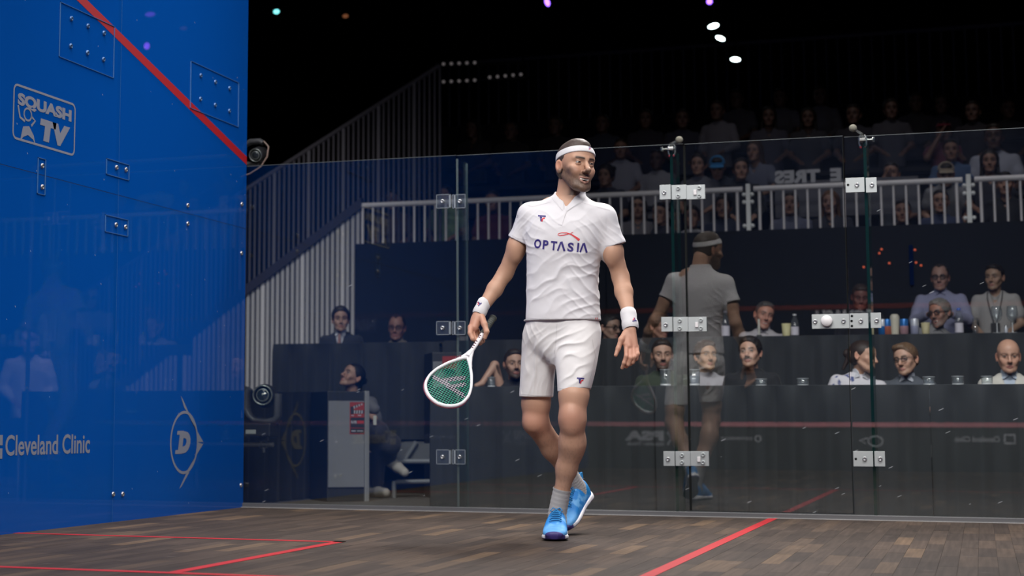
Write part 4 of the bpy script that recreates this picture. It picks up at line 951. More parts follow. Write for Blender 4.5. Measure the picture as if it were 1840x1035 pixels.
def bolt(mb, x, z, r=.012, y=-.004): mb.lathe([(r, 0), (r, .006), (r*.86, .009), (r*.50, .009), (r*.5, .003), (0.0001, .003)], Matrix.Translation((x, y, z)) @ frame_of((0, -1, 0)), 16)
def plate(name, parent, x0, x1, z0, z1, bolts, m=None, y0=-.010, holes=()):
    b = MB(); b.box((x0, y0, z0), (x1, -.0005, z1), .0012); p = sub(name, b, m or STEEL, parent)
    for (x, z) in bolts:
        b = MB(); bolt(b, x, z, .0125, y0+.001); sub('bolt', b, BOLT, p)
    for (x, z) in holes:
        b = MB(); b.lathe([(.0001, 0.0008), (.007, 0.0008), (.007, 0)], Matrix.Translation((x, y0, z)) @ frame_of((0, -1, 0)), 12); sub('screw_hole', b, DARK, p)
    return p
def pz(x, y): p = W(x, y, 0); return p.x, p.z
CLR = glass_mat('clear_acrylic', (0.90, 0.93, 0.95), (0.5, 0.55, 0.6), 0.04, 0.09)
RIM = mat('acrylic_edge', (0.22, 0.25, 0.28), .35)
for (yy0, yy1) in ((349, 375), (577, 602), (808, 834)):       # clear clamps on the first joint
    for (xa, xb, bx) in ((785, 811, 796), (813, 837, 827)):
        a, c = pz(xa, yy1), pz(xb, yy0); p = plate('clear_clamp', wb, a[0], c[0], a[1], c[1], [pz(bx, (yy0+yy1)/2)], CLR)
        e = MB()
        for (u0, u1, v0, v1) in ((a[0], c[0], a[1], a[1]+.003), (a[0], c[0], c[1]-.003, c[1]), (a[0], a[0]+.003, a[1], c[1]), (c[0]-.003, c[0], a[1], c[1])): e.box((u0, -.0108, v0), (u1, -.0095, v1))
        if xa == 813: e.box((a[0]+.012, -.0108, a[1]), (a[0]+.022, -.0098, c[1]))
        else: e.box((c[0]-.012, -.0108, a[1]), (c[0]-.004, -.0098, c[1]))
        sub('clamp_edge', e, RIM, p)
for k, (yy0, yy1, dx) in enumerate(((332, 359, 0), (569.5, 596, 3), (811, 837, 7))):   # door hinges
    a, c = pz(1186+dx, yy1), pz(1205.5+dx, yy0); plate('fin_clamp', wb, a[0], c[0], a[1], c[1], [pz(1194+dx, (yy0+yy1)/2+1)])
    h = empty('hinge', (0, 0, 0)); h.parent = wb; h.matrix_parent_inverse = Matrix.Translation(-wb.location); bpy.context.view_layer.update()
    def hp(name, x0, x1, bolts, y0=-.010):
        a, c = pz(x0+dx, yy1), pz(x1+dx, yy0); b = MB(); b.box((a[0], y0, a[1]), (c[0], -.0005, c[1]), .0012)
        for bx, by in bolts: q = pz(bx+dx, by); bolt(b, q[0], q[1], .012, y0+.001)
        return b.build(name, STEEL, h)
    hp('fixed_leaf', 1207.5, 1233.5, [(1219, yy0+7), (1219, yy1-6)]); hp('door_leaf', 1234.5, 1267, [(1257, yy0+6), (1257, yy1-6)], -.013)
    a, c = pz(1247+dx, yy0+19), pz(1252.5+dx, yy0+11); b = MB(); b.box((a[0], -.022, a[1]), (c[0], -.013, c[1]+.004), .002); b.build('hinge_pin', WHITEP, h)
for (yy0, yy1, xs, parent2) in ((319, 346.5, (1520, 1553, 1575), None), (811, 838, (1534, 1568.5, 1590), None)):
    a, c = pz(xs[0], yy1), pz(xs[1], yy0); m_ = (yy0+yy1)/2; plate('door_clamp', wb, a[0], c[0], a[1], c[1], [pz(xs[0]+20, m_)], holes=[pz(xs[0]+4, m_)])
    a, c = pz(xs[1]+3.5, yy1), pz(xs[2], yy0); plate('fin_clamp', wb, a[0], c[0], a[1], c[1], [pz(xs[2]-8, m_)])
a, c = pz(1459.5, 591), pz(1526, 564); lk = plate('lock_plate', door, a[0], c[0], a[1], c[1], [pz(1465, 578), pz(1516, 577)])
b = MB(); q = pz(1486, 577); b.lathe([(.031, 0), (.031, .020), (.028, .024), (0.0001, .025)], Matrix.Translation((q[0], -.010, q[1])) @ frame_of((0, -1, 0)), 28); sub('lock_knob', b, WHITEP, lk)
a, c = pz(1527.5, 590.5), pz(1560, 563); plate('strike_plate', wb, a[0], c[0], a[1], c[1], [pz(1547, 577)], holes=[pz(1530.5, 577), pz(1531, 568), pz(1531, 586)])
a, c = pz(1565, 589.5), pz(1583, 562); plate('fin_clamp', wb, a[0], c[0], a[1], c[1], [pz(1575.5, 576)])
# ------------------------------------------------------------------ left side wall: blue film on glass
BLUE = (0.003, 0.128, 0.61)
BF = glass_mat('blue_film_glass', (0.80, 0.82, 0.88), BLUE, 0.60, 0.012, scuff=0.34, streak_dir=(1, .7, 1.5), rot=(.9, 0, 0), dens=(13, .75))
BLOUT = mat('clear_plate_edge', (0.055, 0.17, 0.42), .3); STK = mat('grey_sticker', (0.24, 0.26, 0.33), .6, rnd=.04)
wl = empty('wall_left', (0, -4.8, 0), kind='structure'); bpy.context.view_layer.update()
ZS = 1.725; YS = -1.685
for (y0, y1, z0, z1) in ((-9.8, YS-.002, 0.0, ZS-.0015), (YS+.002, 0.0, 0.0, ZS-.0015), (-9.8, YS-.002, ZS+.0015, 4.7), (YS+.002, 0.0, ZS+.0015, 4.7)):
    b = MB(); b.box((-.012, y0, z0), (0, y1, z1)); sub('glass_panel', b, BF, wl)
b = MB(); b.box((-.0125, -9.8, ZS-.0016), (-.001, 0, ZS+.0016)); sub('joint', b, mat('joint_seal', (0.004, 0.02, 0.07), .6), wl)
b = MB(); b.box((-.0125, YS-.002, 0), (-.0005, YS+.002, 4.7)); b.box((-.012, YS-.012, 0), (-.0124, YS-.004, 4.7)); sub('joint', b, mat('joint_clear', (0.03, 0.13, 0.36), .4), wl)
# side fins outside the blue wall
for y in (YS, -3.6, -5.6):
    b = MB(); b.box((-.22, y-.006, 0), (-.014, y+.006, 4.6)); sub('support_fin', b, FINM, wl)
# red out line sloping down to the back wall
b = MB(); sl = .2503
b.add([(.0008, -9.8, HG+9.8*sl), (.0008, 0, HG), (.0008, 0, HG+.052), (.0008, -9.8, HG+.052+9.8*sl), (-.0002, -9.8, HG+9.8*sl), (-.0002, 0, HG), (-.0002, 0, HG+.052), (-.0002, -9.8, HG+.052+9.8*sl)], [(0, 1, 2, 3), (1, 5, 6, 2), (3, 2, 6, 7)])
sub('out_line', b, mat('red_out_line', (0.46, 0.006, 0.016), .55), wl)
def wy(x, y): p = WX(x, y, 0.0); return p.y, p.z
def wall_fit(yc, zc, kind):
    b = MB(); b.lathe([(.013, 0), (.013, .005), (.010, .008), (.006, .008), (.006, .002), (.0001, .002)], Matrix.Translation((0, yc, zc)) @ frame_of((1, 0, 0)), 14); return b
def outline_box(y0, y1, z0, z1, th=.0035):
    e = MB()
    for (a, c, d, f) in ((y0, y1, z0, z0+th), (y0, y1, z1-th, z1), (y0, y0+th*1.4, z0, z1), (y1-th*1.4, y1, z0, z1)): e.box((0.0006, a, d), (.004, c, f))
    return e
for (x0, y0, x1, y1, bl) in ((66, 284, 82, 350, [(75.5, 298), (75.5, 336)]), (190, 290, 232, 319, [(209, 301), (226, 305)]), (188, 390, 230, 421, [(208, 404), (225, 408)])):
    a = wy(x0, y1); c = wy(x1, y0); p = outline_box(a[0], c[0], (a[1]+wy(x1, y1)[1])/2, (c[1]+wy(x0, y0)[1])/2); p = sub('clear_clamp', p, BLOUT, wl)
    for q in bl: sub('bolt', wall_fit(*wy(*q), 0), BOLT, p)
for q in ((337, 369), (337, 402), (434, 367), (433.5, 455), (432.5, 872), (203, 888), (220, 888)): sub('bolt', wall_fit(*wy(*q), 0), BOLT, wl)
for (A, B_) in ((((105, 30), (105, 126)), ((206, 21), (206, 119))), (((340, 133), (341, 216)), ((429, 125), (430, 209)))):
    a = wy(*A[1]); c = wy(*B_[0]); z0, z1 = wy(*A[1])[1], wy(*A[0])[1]
    # a bolted plate on the fin behind: its outline stands level on the wall
    zz0 = (wy(*A[1])[1]+wy(*B_[1])[1])/2; zz1 = (wy(*A[0])[1]+wy(*B_[0])[1])/2
    p = sub('fin_plate', outline_box(a[0], c[0], zz0, zz1, .003), BLOUT, wl)
    for i in range(3):
        for j in (0.28, 0.78): sub('bolt', wall_fit(a[0]+(c[0]-a[0])*(.2+.3*i), zz0+(zz1-zz0)*j, 0), mat('faint_bolt', (0.10, 0.20, 0.40), .3, .5), p)
def wtext(mb, s, y0, z0, w, h, **k): return put_text(mb, s, (0, y0, z0), (0, 1, 0), (0, 0, 1), w, h, (1, 0, 0), **k)
def wpoly(mb, pts): return mb.add([(0.0009, y, z) for y, z in pts], [tuple(range(len(pts)))])
def wstroke(mb, ln, w):
    V, F = strokes_px(ln, w); return mb.add([(0.001, y, z) for y, z in V], F)
def arc(cy, cz, ry, rz, a0, a1, n=24): return [(cy+ry*math.cos(a), cz+rz*math.sin(a)) for a in np.linspace(a0, a1, n)]
# television logo: rounded frame, two words and a swirling racket figure (left wall)
ya, yb = wy(22, 248)[0]+.004, wy(135, 185)[0]; za, zb = 1.868, 2.128
lg = empty('wall_sticker', (0, 0, 0)); lg.parent = wl; lg.matrix_parent_inverse = Matrix.Translation(-wl.location); bpy.context.view_layer.update()
w_, h_ = yb-ya, zb-za; r_ = .03
loop = arc(yb-r_, zb-r_, r_, r_, 0, math.pi/2, 6)+arc(ya+r_, zb-r_, r_, r_, math.pi/2, math.pi, 6)+arc(ya+r_, za+r_, r_, r_, math.pi, 1.5*math.pi, 6)+arc(yb-r_, za+r_, r_, r_, 1.5*math.pi, 2*math.pi, 6); loop.append(loop[0])
b = MB(); wstroke(b, [loop], .011)
wtext(b, 'SQUASH', ya+.06*w_, za+.60*h_, .88*w_, .27*h_, bold=.055); wtext(b, 'TV', ya+.42*w_, za+.10*h_, .50*w_, .42*h_, bold=.085, shear=.12)
cy, cz = ya+.23*w_, za+.30*h_
wpoly(b, [(cy-.07, cz-.085), (cy-.045, cz-.01), (cy+.01, cz+.0), (cy+.055, cz-.04), (cy+.075, cz-.088), (cy+.05, cz-.06), (cy, cz-.045), (cy-.04, cz-.06)])
wstroke(b, [arc(cy-.005, cz+.055, .035, .030, 0, 2*math.pi, 14)], .010); wstroke(b, [[(cy-.095, cz+.085), (cy-.075, cz+.03), (cy-.03, cz+.018)], [(cy+.03, cz+.05), (cy+.065, cz+.035), (cy+.03, cz+.005)], [(cy-.05, cz-.03), (cy, cz-.018), (cy+.04, cz-.04)]], .013)
b.build('sticker', STK, lg)
# clinic name
b = MB(); y0, z0 = wy(9, 817); y1, _ = wy(161, 815); wtext(b, 'Cleveland Clinic', y0, .362, y1-y0, .098, bold=.018)
for (u, v) in ((0, 0), (0, .062), (-.075, 0), (-.075, .062)): b.box((.0003, y0-.085+u, .350+v), (.001, y0-.085+u+.060, .350+v+.048))
b.build('clinic_sticker', STK, lg)
# ball maker's mark: D in a ring with a swept arrow
b = MB(); cy, cz = wy(331, 795); cz = .405
wstroke(b, [arc(cy, cz, .175, .172, 0, 2*math.pi, 40)], .016)
tip = wy(366, 800)[0]
wpoly(b, arc(cy, cz, .172, .168, 1.35, 0, 12)+[(tip-.012, cz), (tip, cz-.006)]); wpoly(b, [(tip, cz-.006), (tip-.012, cz-.012)]+arc(cy, cz, .172, .168, 0, -1.35, 12))
wpoly(b, [(cy+.06, cz+.162), (cy-.03, cz+.248), (cy-.055, cz+.265), (cy-.01, cz+.20), (cy+.03, cz+.172)]); wpoly(b, [(cy+.03, cz-.178), (cy+.0, cz-.205), (cy-.06, cz-.262), (cy-.03, cz-.25), (cy+.075, cz-.168)])
put_text(b, 'D', (0, cy-.085, cz-.062), (0, 1, 0), (0, 0, 1), .165, .125, (1, 0, 0), bold=.09, shear=.18)
for dz in (-.064, .044): wpoly(b, [(cy-.105+dz*.2, cz+dz), (cy-.02+dz*.2, cz+dz), (cy-.015+dz*.2, cz+dz+.022), (cy-.10+dz*.2, cz+dz+.022)])
b.build('ball_maker_sticker', STK, lg)
# ------------------------------------------------------------------ front wall and right wall (behind and beside the camera, seen in the reflections)
wf = empty('wall_front', (3.2, -9.82, 0), kind='structure'); bpy.context.view_layer.update()
b = MB(); b.box((0, -9.83, .53), (6.4, -9.80, 4.7)); sub('blue_panel', b, mat('front_blue', (0.003, 0.012, 0.045), .35, spec=.3), wf)
b = MB(); b.box((0, -9.86, 0), (6.4, -9.83, .48)); sub('tin', b, mat('tin_black', (0.014, 0.015, 0.020), .5), wf)
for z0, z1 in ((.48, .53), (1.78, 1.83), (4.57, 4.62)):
    b = MB(); b.box((0, -9.83, z0), (6.4, -9.795, z1)); sub('court_line', b, mat('red_tin_strip', (0.92, 0.30, 0.34), .5) if z0 < 1 else mat('red_front_line_dimmed', (0.16, 0.012, 0.018), .5), wf)  # one red paint: tin strip coloured brighter, upper lines dimmer, for the reflection
def ftext(s, x0, z0, w, h, name='lettering', y=-9.829, **k):     # faces the court (+Y): reads right from inside
    b = MB(); put_text(b, s, (x0+w, y, z0), (-1, 0, 0), (0, 0, 1), w, h, (0, 1, 0), **k); return sub(name, b, mat('front_white', (0.62, 0.62, 0.66), .5), wf)
ftext('PSA', .43, .315, .45, .115, bold=.07); ftext('SQUASH TOUR', .45, .255, .43, .042, bold=.03)
b = MB(); V, F = strokes_px([[(.92, .270), (1.02, .420)], [(.92, .420), (1.02, .270)]], .022); b.add([(x, -9.828, z) for x, z in V], F); sub('cross_emblem', b, mat('front_white', (0.62, 0.62, 0.66), .5), wf)
ftext('SQUASHSKILLS', 1.53, .327, .34, .038, bold=.02)
b = MB(); V, F = strokes_px([arc(1.935, .345, .033, .033, 0, 6.28, 16)], .014); b.add([(x, -9.828, z) for x, z in V], F); V, F = strokes_px([arc(3.20, .325, .075, .055, 0, 6.28, 20), [(3.10, .30), (3.03, .33), (3.12, .36)]], .016); b.add([(x, -9.828, z) for x, z in V], F); sub('round_emblem', b, mat('front_white', (0.62, 0.62, 0.66), .5), wf)
ftext('Cleveland Clinic', 4.02, .322, .46, .062, bold=.02)
b = MB(); V, F = strokes_px([[(4.53, .31), (4.63, .31), (4.63, .40), (4.53, .40), (4.53, .31)]], .022); b.add([(x, -9.828, z) for x, z in V], F); sub('square_emblem', b, mat('front_white', (0.62, 0.62, 0.66), .5), wf)
ftext('SQUASH', 2.6, 1.60, .62, .17, bold=.05, y=-9.7985)
wr = empty('wall_right', (6.41, -4.9, 0), kind='structure'); bpy.context.view_layer.update()
b = MB(); b.box((6.4, -9.8, 0), (6.412, 0, 4.6)); sub('glass_panel', b, BF, wr)
# ------------------------------------------------------------------ the hall: floor, roof, stands
b = MB(); b.box((-14, -14, ZV-.12), (20, 24, ZV)); b_ = b.build('floor_hall', mat('hall_floor', (0.105, 0.100, 0.098), .55, rnd=.25)); tag(b_, kind='structure')
b = MB(); b.box((-14, -14, 13), (20, 24, 13.2)); tag(b.build('ceiling', mat('black_ceiling', (0.006, 0.006, 0.008), .9)), kind='structure')
b = MB(); b.box((-14, 20, ZV), (20, 20.2, 13)); tag(b.build('wall_far', mat('black_far_wall', (0.005, 0.005, 0.007), .9)), kind='structure')
b = MB(); b.box((-12.2, -14, ZV), (-12, 24, 13)); tag(b.build('wall_hall_left', mat('black_far_wall', (0.005, 0.005, 0.007), .9)), kind='structure')
BLACKCLOTH = mat('black_cloth', (0.020, 0.023, 0.027), .85, sheen=.12, rnd=.18); DRAPE = mat('black_drape', (0.004, 0.0055, 0.009), .9, sheen=.04, rnd=.2)
def drape(x0, x1, z0, z1, Y, amp, wl, seed, parent=None, name='drape', m=None, yaw=None, flare=.4, step=.03):
    """hanging cloth with folds, as a closed thin sheet in the plane Y (yaw: from (x0,Y) to (x1,yaw))"""
    Y2 = Y if yaw is None else yaw; n = max(8, int(math.hypot(x1-x0, Y2-Y)/step)); k = 12; V = []; F = []
    dx, dy = (x1-x0), (Y2-Y); L = math.hypot(dx, dy); nx, ny = dy/L, -dx/L
    T = np.linspace(0, 1, n+1); ph = np.cumsum(1+.7*vnoise(np.stack([T*L*1.3, T*0, T*0+seed], 1), 1.0, seed, 2))*(L/n)*2*math.pi/wl
    am = amp*(0.45+.9*np.abs(vnoise(np.stack([T*L*.8, T*0+3, T*0], 1), 1.0, seed+5, 2)))
    for side in (0, 1):
        for j in range(k+1):
            u = j/k; z = z1+(z0-z1)*u; f = min(1, .25+flare+u*1.0) if j else .15
            for i in range(n+1):
                o = am[i]*f*(math.sin(ph[i])+.35*math.sin(ph[i]*2.3+1+u))+side*-.006
                V.append((x0+dx*T[i]+nx*o, Y+dy*T[i]+ny*o, z))
    m_ = n+1; o2 = (k+1)*m_
    for j in range(k):
        for i in range(n):
            a = j*m_+i; F.append((a, a+1, a+m_+1, a+m_)); F.append((o2+a, o2+a+m_, o2+a+m_+1, o2+a+1))
    mb = MB(); mb.add(V, F, True); return mb.build(name, m or BLACKCLOTH, parent)
def table(name, x0, x1, y0, y1, zt, zf, label, seed, ends='lr'):
    t = empty(name, ((x0+x1)/2, (y0+y1)/2, zf), 0, label, 'table'); bpy.context.view_layer.update(); inv = Matrix.Translation(-t.location)
    b = MB(); b.box((x0, y0, zt-.014), (x1, y1, zt), .004); o = b.build('tabletop', BLACKCLOTH, t); o.matrix_parent_inverse = inv
    o = drape(x0, x1, zf+.004, zt-.004, y0-.045, .050, .27, seed, t, 'skirt'); o.matrix_parent_inverse = inv
    if 'l' in ends:
        o = drape(x0-.012, x0-.011, zf+.004, zt-.004, y1, .02, .22, seed+3, t, 'skirt', yaw=y0); o.matrix_parent_inverse = inv
    if 'r' in ends:
        o = drape(x1+.011, x1+.012, zf+.004, zt-.004, y0, .02, .22, seed+4, t, 'skirt', yaw=y1); o.matrix_parent_inverse = inv
    return t
def Xat(x, y, Y): return W(x, y, Y).x
YT1, YT2 = 1.15, 3.40
ZT1 = W(1400, 692, YT1).z; ZT2 = W(1500, 602, YT2).z; ZP = 0.37; ZP3 = 0.62
xs = [Xat(778, 695, YT1), Xat(1180, 694, YT1), Xat(1670, 691, YT1), 6.6]
# one long front table from three draped tables end to end
table('draped_table', xs[0], xs[1]-.001, YT1, YT1+.95, ZT1, ZV, 'black skirted front row table behind the white racket and the player', 3, 'l')
table('draped_table', xs[1]+.001, xs[2]-.001, YT1, YT1+.95, ZT1, ZV, 'black skirted front row table behind the glass door', 7, '')
table('draped_table', xs[2]+.001, xs[3], YT1, YT1+.95, ZT1, ZV, 'black skirted front row table right of the door, before the bald man', 12, 'r')
# raised deck for the second row and the tables on it
def deck(name, x0, x1, y0, y1, z, label):
    t = empty(name, ((x0+x1)/2, (y0+y1)/2, ZV), 0, label, 'platform'); bpy.context.view_layer.update(); inv = Matrix.Translation(-t.location)
    b = MB(); b.box((x0, y0, z-.05), (x1, y1, z-.002), .003); o = b.build('deck_board', mat('deck_board', (0.045, 0.045, 0.048), .7, rnd=.2), t); o.matrix_parent_inverse = inv
    AL = mat('deck_aluminium', (0.30, 0.32, 0.34), .45, .5)
    b = MB(); b.box((x0-.002, y0-.03, z-.09), (x1+.002, y0, z-.004), .003); o = b.build('deck_edge', mat('deck_edge_grey', (0.10, 0.105, 0.11), .6), t); o.matrix_parent_inverse = inv
    for x in np.linspace(x0+.05, x1-.05, max(2, int((x1-x0)/1.6)+1)):
        
            for yy in (y0+.02, y1-.064): b = MB(); b.box((x-.022, yy, ZV), (x+.022, yy+.044, z-.05)); o = b.build('leg', AL, t); o.matrix_parent_inverse = inv
    return t, inv
deck('stage_deck', -1.35, 6.8, 3.38, 4.72, ZP, 'low stage deck carrying the second row tables')
deck('stage_deck', -1.35, 6.8, 4.74, 5.85, ZP3, 'higher stage deck behind the second row, below the dark drape')
xl0, xl1 = Xat(495, 620, YT2), Xat(792, 615, YT2)
table('draped_table', xl0, xl1, YT2, YT2+.6, W(640, 616, YT2).z, ZP+.01, 'tall black draped table at left with the man in a dark suit behind', 21)
xr = [Xat(800, 606, YT2), Xat(1290, 603, YT2), 6.7]
table('draped_table', xr[0], xr[1]-.001, YT2, YT2+.6, ZT2, ZP+.01, 'raised second row table with black skirt behind the player', 25, 'l')
table('draped_table', xr[1]+.001, xr[2], YT2, YT2+.6, ZT2, ZP+.01, 'raised second row table with cans and wine glasses on it', 29, 'r')
for (nm, x0, x1, yb, z0, z1) in (('nearest', xs[0]+.1, 6.4, 2.50, ZV, .20), ('middle', xl0, 6.5, 4.10, ZP, .60), ('rear', 2.6, 5.4, 5.36, ZP3, .93)):
    t = empty('bench', ((x0+x1)/2, yb, z0), 0, nm+' dark bench of the table rows, behind the black skirts', 'bench'); bpy.context.view_layer.update(); inv = Matrix.Translation(-t.location)
    b = MB(); b.box((x0, yb-.14, z1-.04), (x1, yb+.16, z1), .004); o = b.build('seat_board', mat('bench_black', (.012, .012, .014), .7), t); o.matrix_parent_inverse = inv
    for x in np.linspace(x0+.1, x1-.1, 5):
        b = MB(); b.box((x-.03, yb-.12, z0), (x+.03, yb+.14, z1-.04)); o = b.build('leg', mat('bench_black'), t); o.matrix_parent_inverse = inv
# black drapes below the balcony
YR = 6.0; ZR0, ZR1 = W(1400, 416, YR).z, W(1400, 334, YR).z
xd = Xat(643, 440, YR)
for i, (a, c, lb) in enumerate(((xd, 1.05, 'black drape hung below the balcony rail, left end by the stairs'), (1.05, 3.4, 'black drape hung below the balcony rail, behind the player and the door'), (3.4, 7.2, 'black drape hung below the balcony rail, behind the man and woman at right'))):
    o = drape(a, c-.01, ZV+.02, ZR0+.015, YR-.05, .020, .55, 40+i*7, None, 'drape', DRAPE, flare=.1, step=.05); tag(o, lb, 'curtain')
# balcony rail: sections of top rail and balusters between bolted posts
RAILM = mat('pale_rail_paint', (0.80, 0.77, 0.80), .5); RAILD = mat('rail_paint_unlit', (0.22, 0.21, 0.24), .55)  # upper rail colour darkened to stand in for weak light
bal = MB(); bal.tube([(0, 0, 0), (0, 0, 1)], .0105, 8); BAL = bal.mesh('baluster')
def bar_at(x, y, z0, z1, parent, m, r=1.0, inv=None):
    o = bpy.data.objects.new('baluster', BAL); COL.objects.link(o); o.location = (x, y, z0); o.scale = (r, r, z1-z0); o.parent = parent
    if not BAL.materials: BAL.materials.append(m)
    o.material_slots[0].link = 'OBJECT'; o.material_slots[0].material = m
    if inv is not None: o.matrix_parent_inverse = inv
    return o
xp1, xp2 = Xat(1345, 370, YR), Xat(1741, 350, YR)
zb0 = ZR0-.05
def rail_section(x0, x1, label, step=.1085):
    t = empty('guard_rail', ((x0+x1)/2, YR, zb0), 0, label, 'railing'); bpy.context.view_layer.update(); inv = Matrix.Translation(-t.location)
    b = MB(); b.tube([(x0, YR, ZR1-.018), (x1, YR, ZR1-.018)], .026, 12); o = b.build('top_rail', RAILM, t); o.matrix_parent_inverse = inv
    n = int(round((x1-x0-.10)/step)); 
    for i in range(n+1): bar_at(x0+.05+(x1-x0-.10)*i/n, YR, zb0, ZR1-.03, t, RAILM, 1.35 if i in (0, n) else 1.05, inv)
rail_section(xd, xp1-.05, 'pale balcony railing behind the player, left of the first bolted post'); rail_section(xp1+.05, xp2-.05, 'pale balcony railing between the two bolted posts'); rail_section(xp2+.05, 6.9, 'pale balcony railing at far right, beyond the second bolted post')
for x, lb in ((xp1, 'bolted white rail post above the middle of the door'), (xp2, 'bolted white rail post at far right of the balcony')):
    t = empty('rail_post', (x, YR, zb0), 0, lb, 'post'); bpy.context.view_layer.update(); inv = Matrix.Translation(-t.location)
    b = MB(); b.box((x-.02, YR-.02, zb0), (x+.02, YR+.02, ZR1+.03), .004); o = b.build('post', mat('white_post', (0.88, 0.90, 0.90), .45), t); o.matrix_parent_inverse = inv
    for z in (ZR1-.07, ZR1-.14, ZR0+.06):
        for q in (-1, 1):
            b = MB(); b.lathe([(.018, 0), (.018, .012), (.0001, .014)], Matrix.Translation((x+q*.036, YR-.018, z)) @ frame_of((0, -1, 0)), 12); b.box((x+min(0, q*.036), YR-.012, z-.008), (x+max(0, q*.036), YR-.004, z+.008)); o = b.build('bolt', mat('white_post', (0.6, 0.62, 0.64), .45), t); o.matrix_parent_inverse = inv
# stands: stepped decks behind the rail
for i in range(6):
    y0 = YR+.12+.85*i; z = 1.98+.40*i
    b = MB(); b.box((-2.2, y0, z-.4), (9.5, y0+.86, z)); tag(b.build('stand_step', mat('stand_deck', (0.022, 0.022, 0.026), .85), None), ['lowest', 'second', 'third', 'fourth', 'fifth', 'topmost'][i]+' dark step of the spectator stand', 'stand step', 'steps of the spectator stand')
# upper rail at the back of the stand
t = empty('upper_rail', (3, 11.6, 4.4), 0, 'dim upper railing behind the top of the stand', 'railing'); bpy.context.view_layer.update(); inv = Matrix.Translation(-t.location)
YU = 11.6; zu1a = W(1300, 80, YU).z; zu0 = W(1300, 165, YU).z
b = MB(); b.tube([(W(782, 112, YU).x, YU, zu1a), (8.5, YU, zu1a)], .028, 10); o = b.build('top_rail', RAILD, t); o.matrix_parent_inverse = inv
for x in np.arange(W(782, 112, YU).x+.06, 8.4, .135): bar_at(x, YU, zu0-.3, zu1a, t, RAILD, 1.2, inv)
b = MB(); b.box((-3.2, 11.24, 3.5), (9.5, 12.4, zu0-.302)); tag(b.build('rear_landing', mat('stand_deck', (0.022, 0.022, 0.026), .85)), 'dark landing behind the top row of the stand', 'landing')
# stairs at left: barred panels under and above a sloping stringer
YSR = 6.0
t = empty('stair_railing', (W(540, 560, YSR).x, YSR, ZV), 0, 'tall barred side of the stairs at left, with a dark sloping stringer', 'railing'); bpy.context.view_layer.update(); inv = Matrix.Translation(-t.location)
pA, pB = W(440, 524, YSR), W(648, 367, YSR); slp = (pB.z-pA.z)/(pB.x-pA.x)
pC, pD = W(440, 332, YSR), W(782, 112, YSR); slu = (pD.z-pC.z)/(pD.x-pC.x)
def zs_(x): return pA.z+slp*(x-pA.x)
def zu_(x): return pC.z+slu*(x-pC.x)
xs0 = pA.x-2.4
b = MB(); x0, x1 = xs0, pB.x+.02
b.add([(x0, YSR-.05, zs_(x0)-.06), (x1, YSR-.05, zs_(x1)-.06), (x1, YSR-.05, zs_(x1)+.045), (x0, YSR-.05, zs_(x0)+.045), (x0, YSR+.03, zs_(x0)-.06), (x1, YSR+.03, zs_(x1)-.06), (x1, YSR+.03, zs_(x1)+.045), (x0, YSR+.03, zs_(x0)+.045)], [(0, 1, 2, 3), (7, 6, 5, 4), (0, 4, 5, 1), (2, 6, 7, 3), (1, 5, 6, 2), (0, 3, 7, 4)])
o = b.build('stringer', mat('dark_stringer', (0.030, 0.028, 0.045), .5), t); o.matrix_parent_inverse = inv
BARG = mat('grey_bar_paint', (0.46, 0.455, 0.475), .5); BARL = mat('light_bar_paint', (0.66, 0.65, 0.68), .5); BARD = mat('bar_paint_unlit', (0.085, 0.08, 0.10), .55); BARE = mat('light_bar_paint_unlit', (0.14, 0.135, 0.16), .55)  # bars above the stringer: missing light put into darker copies of the paint
i = 0; x = xs0+.03
while x < pB.x:
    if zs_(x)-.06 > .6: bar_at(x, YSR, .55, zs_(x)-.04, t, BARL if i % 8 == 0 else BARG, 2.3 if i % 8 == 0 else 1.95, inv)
    x += .0535; i += 1
x = xs0+.03; i = 0
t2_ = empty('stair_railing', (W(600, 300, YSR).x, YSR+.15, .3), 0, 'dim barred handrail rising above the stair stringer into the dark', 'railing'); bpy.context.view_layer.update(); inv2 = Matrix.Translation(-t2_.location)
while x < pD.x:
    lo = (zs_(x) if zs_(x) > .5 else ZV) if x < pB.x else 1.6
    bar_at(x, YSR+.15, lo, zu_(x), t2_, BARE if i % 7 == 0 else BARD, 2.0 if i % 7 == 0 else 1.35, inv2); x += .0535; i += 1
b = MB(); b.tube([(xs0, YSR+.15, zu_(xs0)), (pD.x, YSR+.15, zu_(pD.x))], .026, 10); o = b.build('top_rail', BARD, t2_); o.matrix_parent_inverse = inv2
b = MB(); b.box((xs0-2, YSR-.02, ZV), (xd-.01, YSR+.02, .56)); tag(b.build('dark_panel', mat('dark_panel', (0.012, 0.013, 0.018), .7)), 'low dark panel under the barred side of the stairs', 'panel')
# pale banner seen from its back among the spectators, its word reversed
YB = 6.45; bx0, bx1 = W(1392, 331, YB), W(1480, 302, YB)
t = empty('banner', (bx0.x, YB, bx0.z), 0, 'pale banner with reversed letters behind the balcony railing', 'banner'); bpy.context.view_layer.update(); inv = Matrix.Translation(-t.location)
wB = W(1650, 331, YB).x-bx0.x; b = MB(); b.box((bx0.x, YB, bx0.z-.32), (bx0.x+wB, YB+.004, bx0.z+.02)); o = b.build('cloth', mat('banner_cloth', (0.10, 0.10, 0.12), .8), t); o.matrix_parent_inverse = inv
b = MB(); hgt = W(1435, 305, YB).z-W(1435, 329, YB).z
put_text(b, 'TRES', (W(1474, 331, YB).x, YB-.004, bx0.z+.0), (-1, 0, 0), (0, 0, 1), W(1474, 331, YB).x-bx0.x, hgt, (0, -1, 0), bold=.06); 
put_text(b, 'E', (W(1512, 331, YB).x, YB-.004, bx0.z+.0), (-1, 0, 0), (0, 0, 1), .10, hgt, (0, -1, 0), bold=.06)
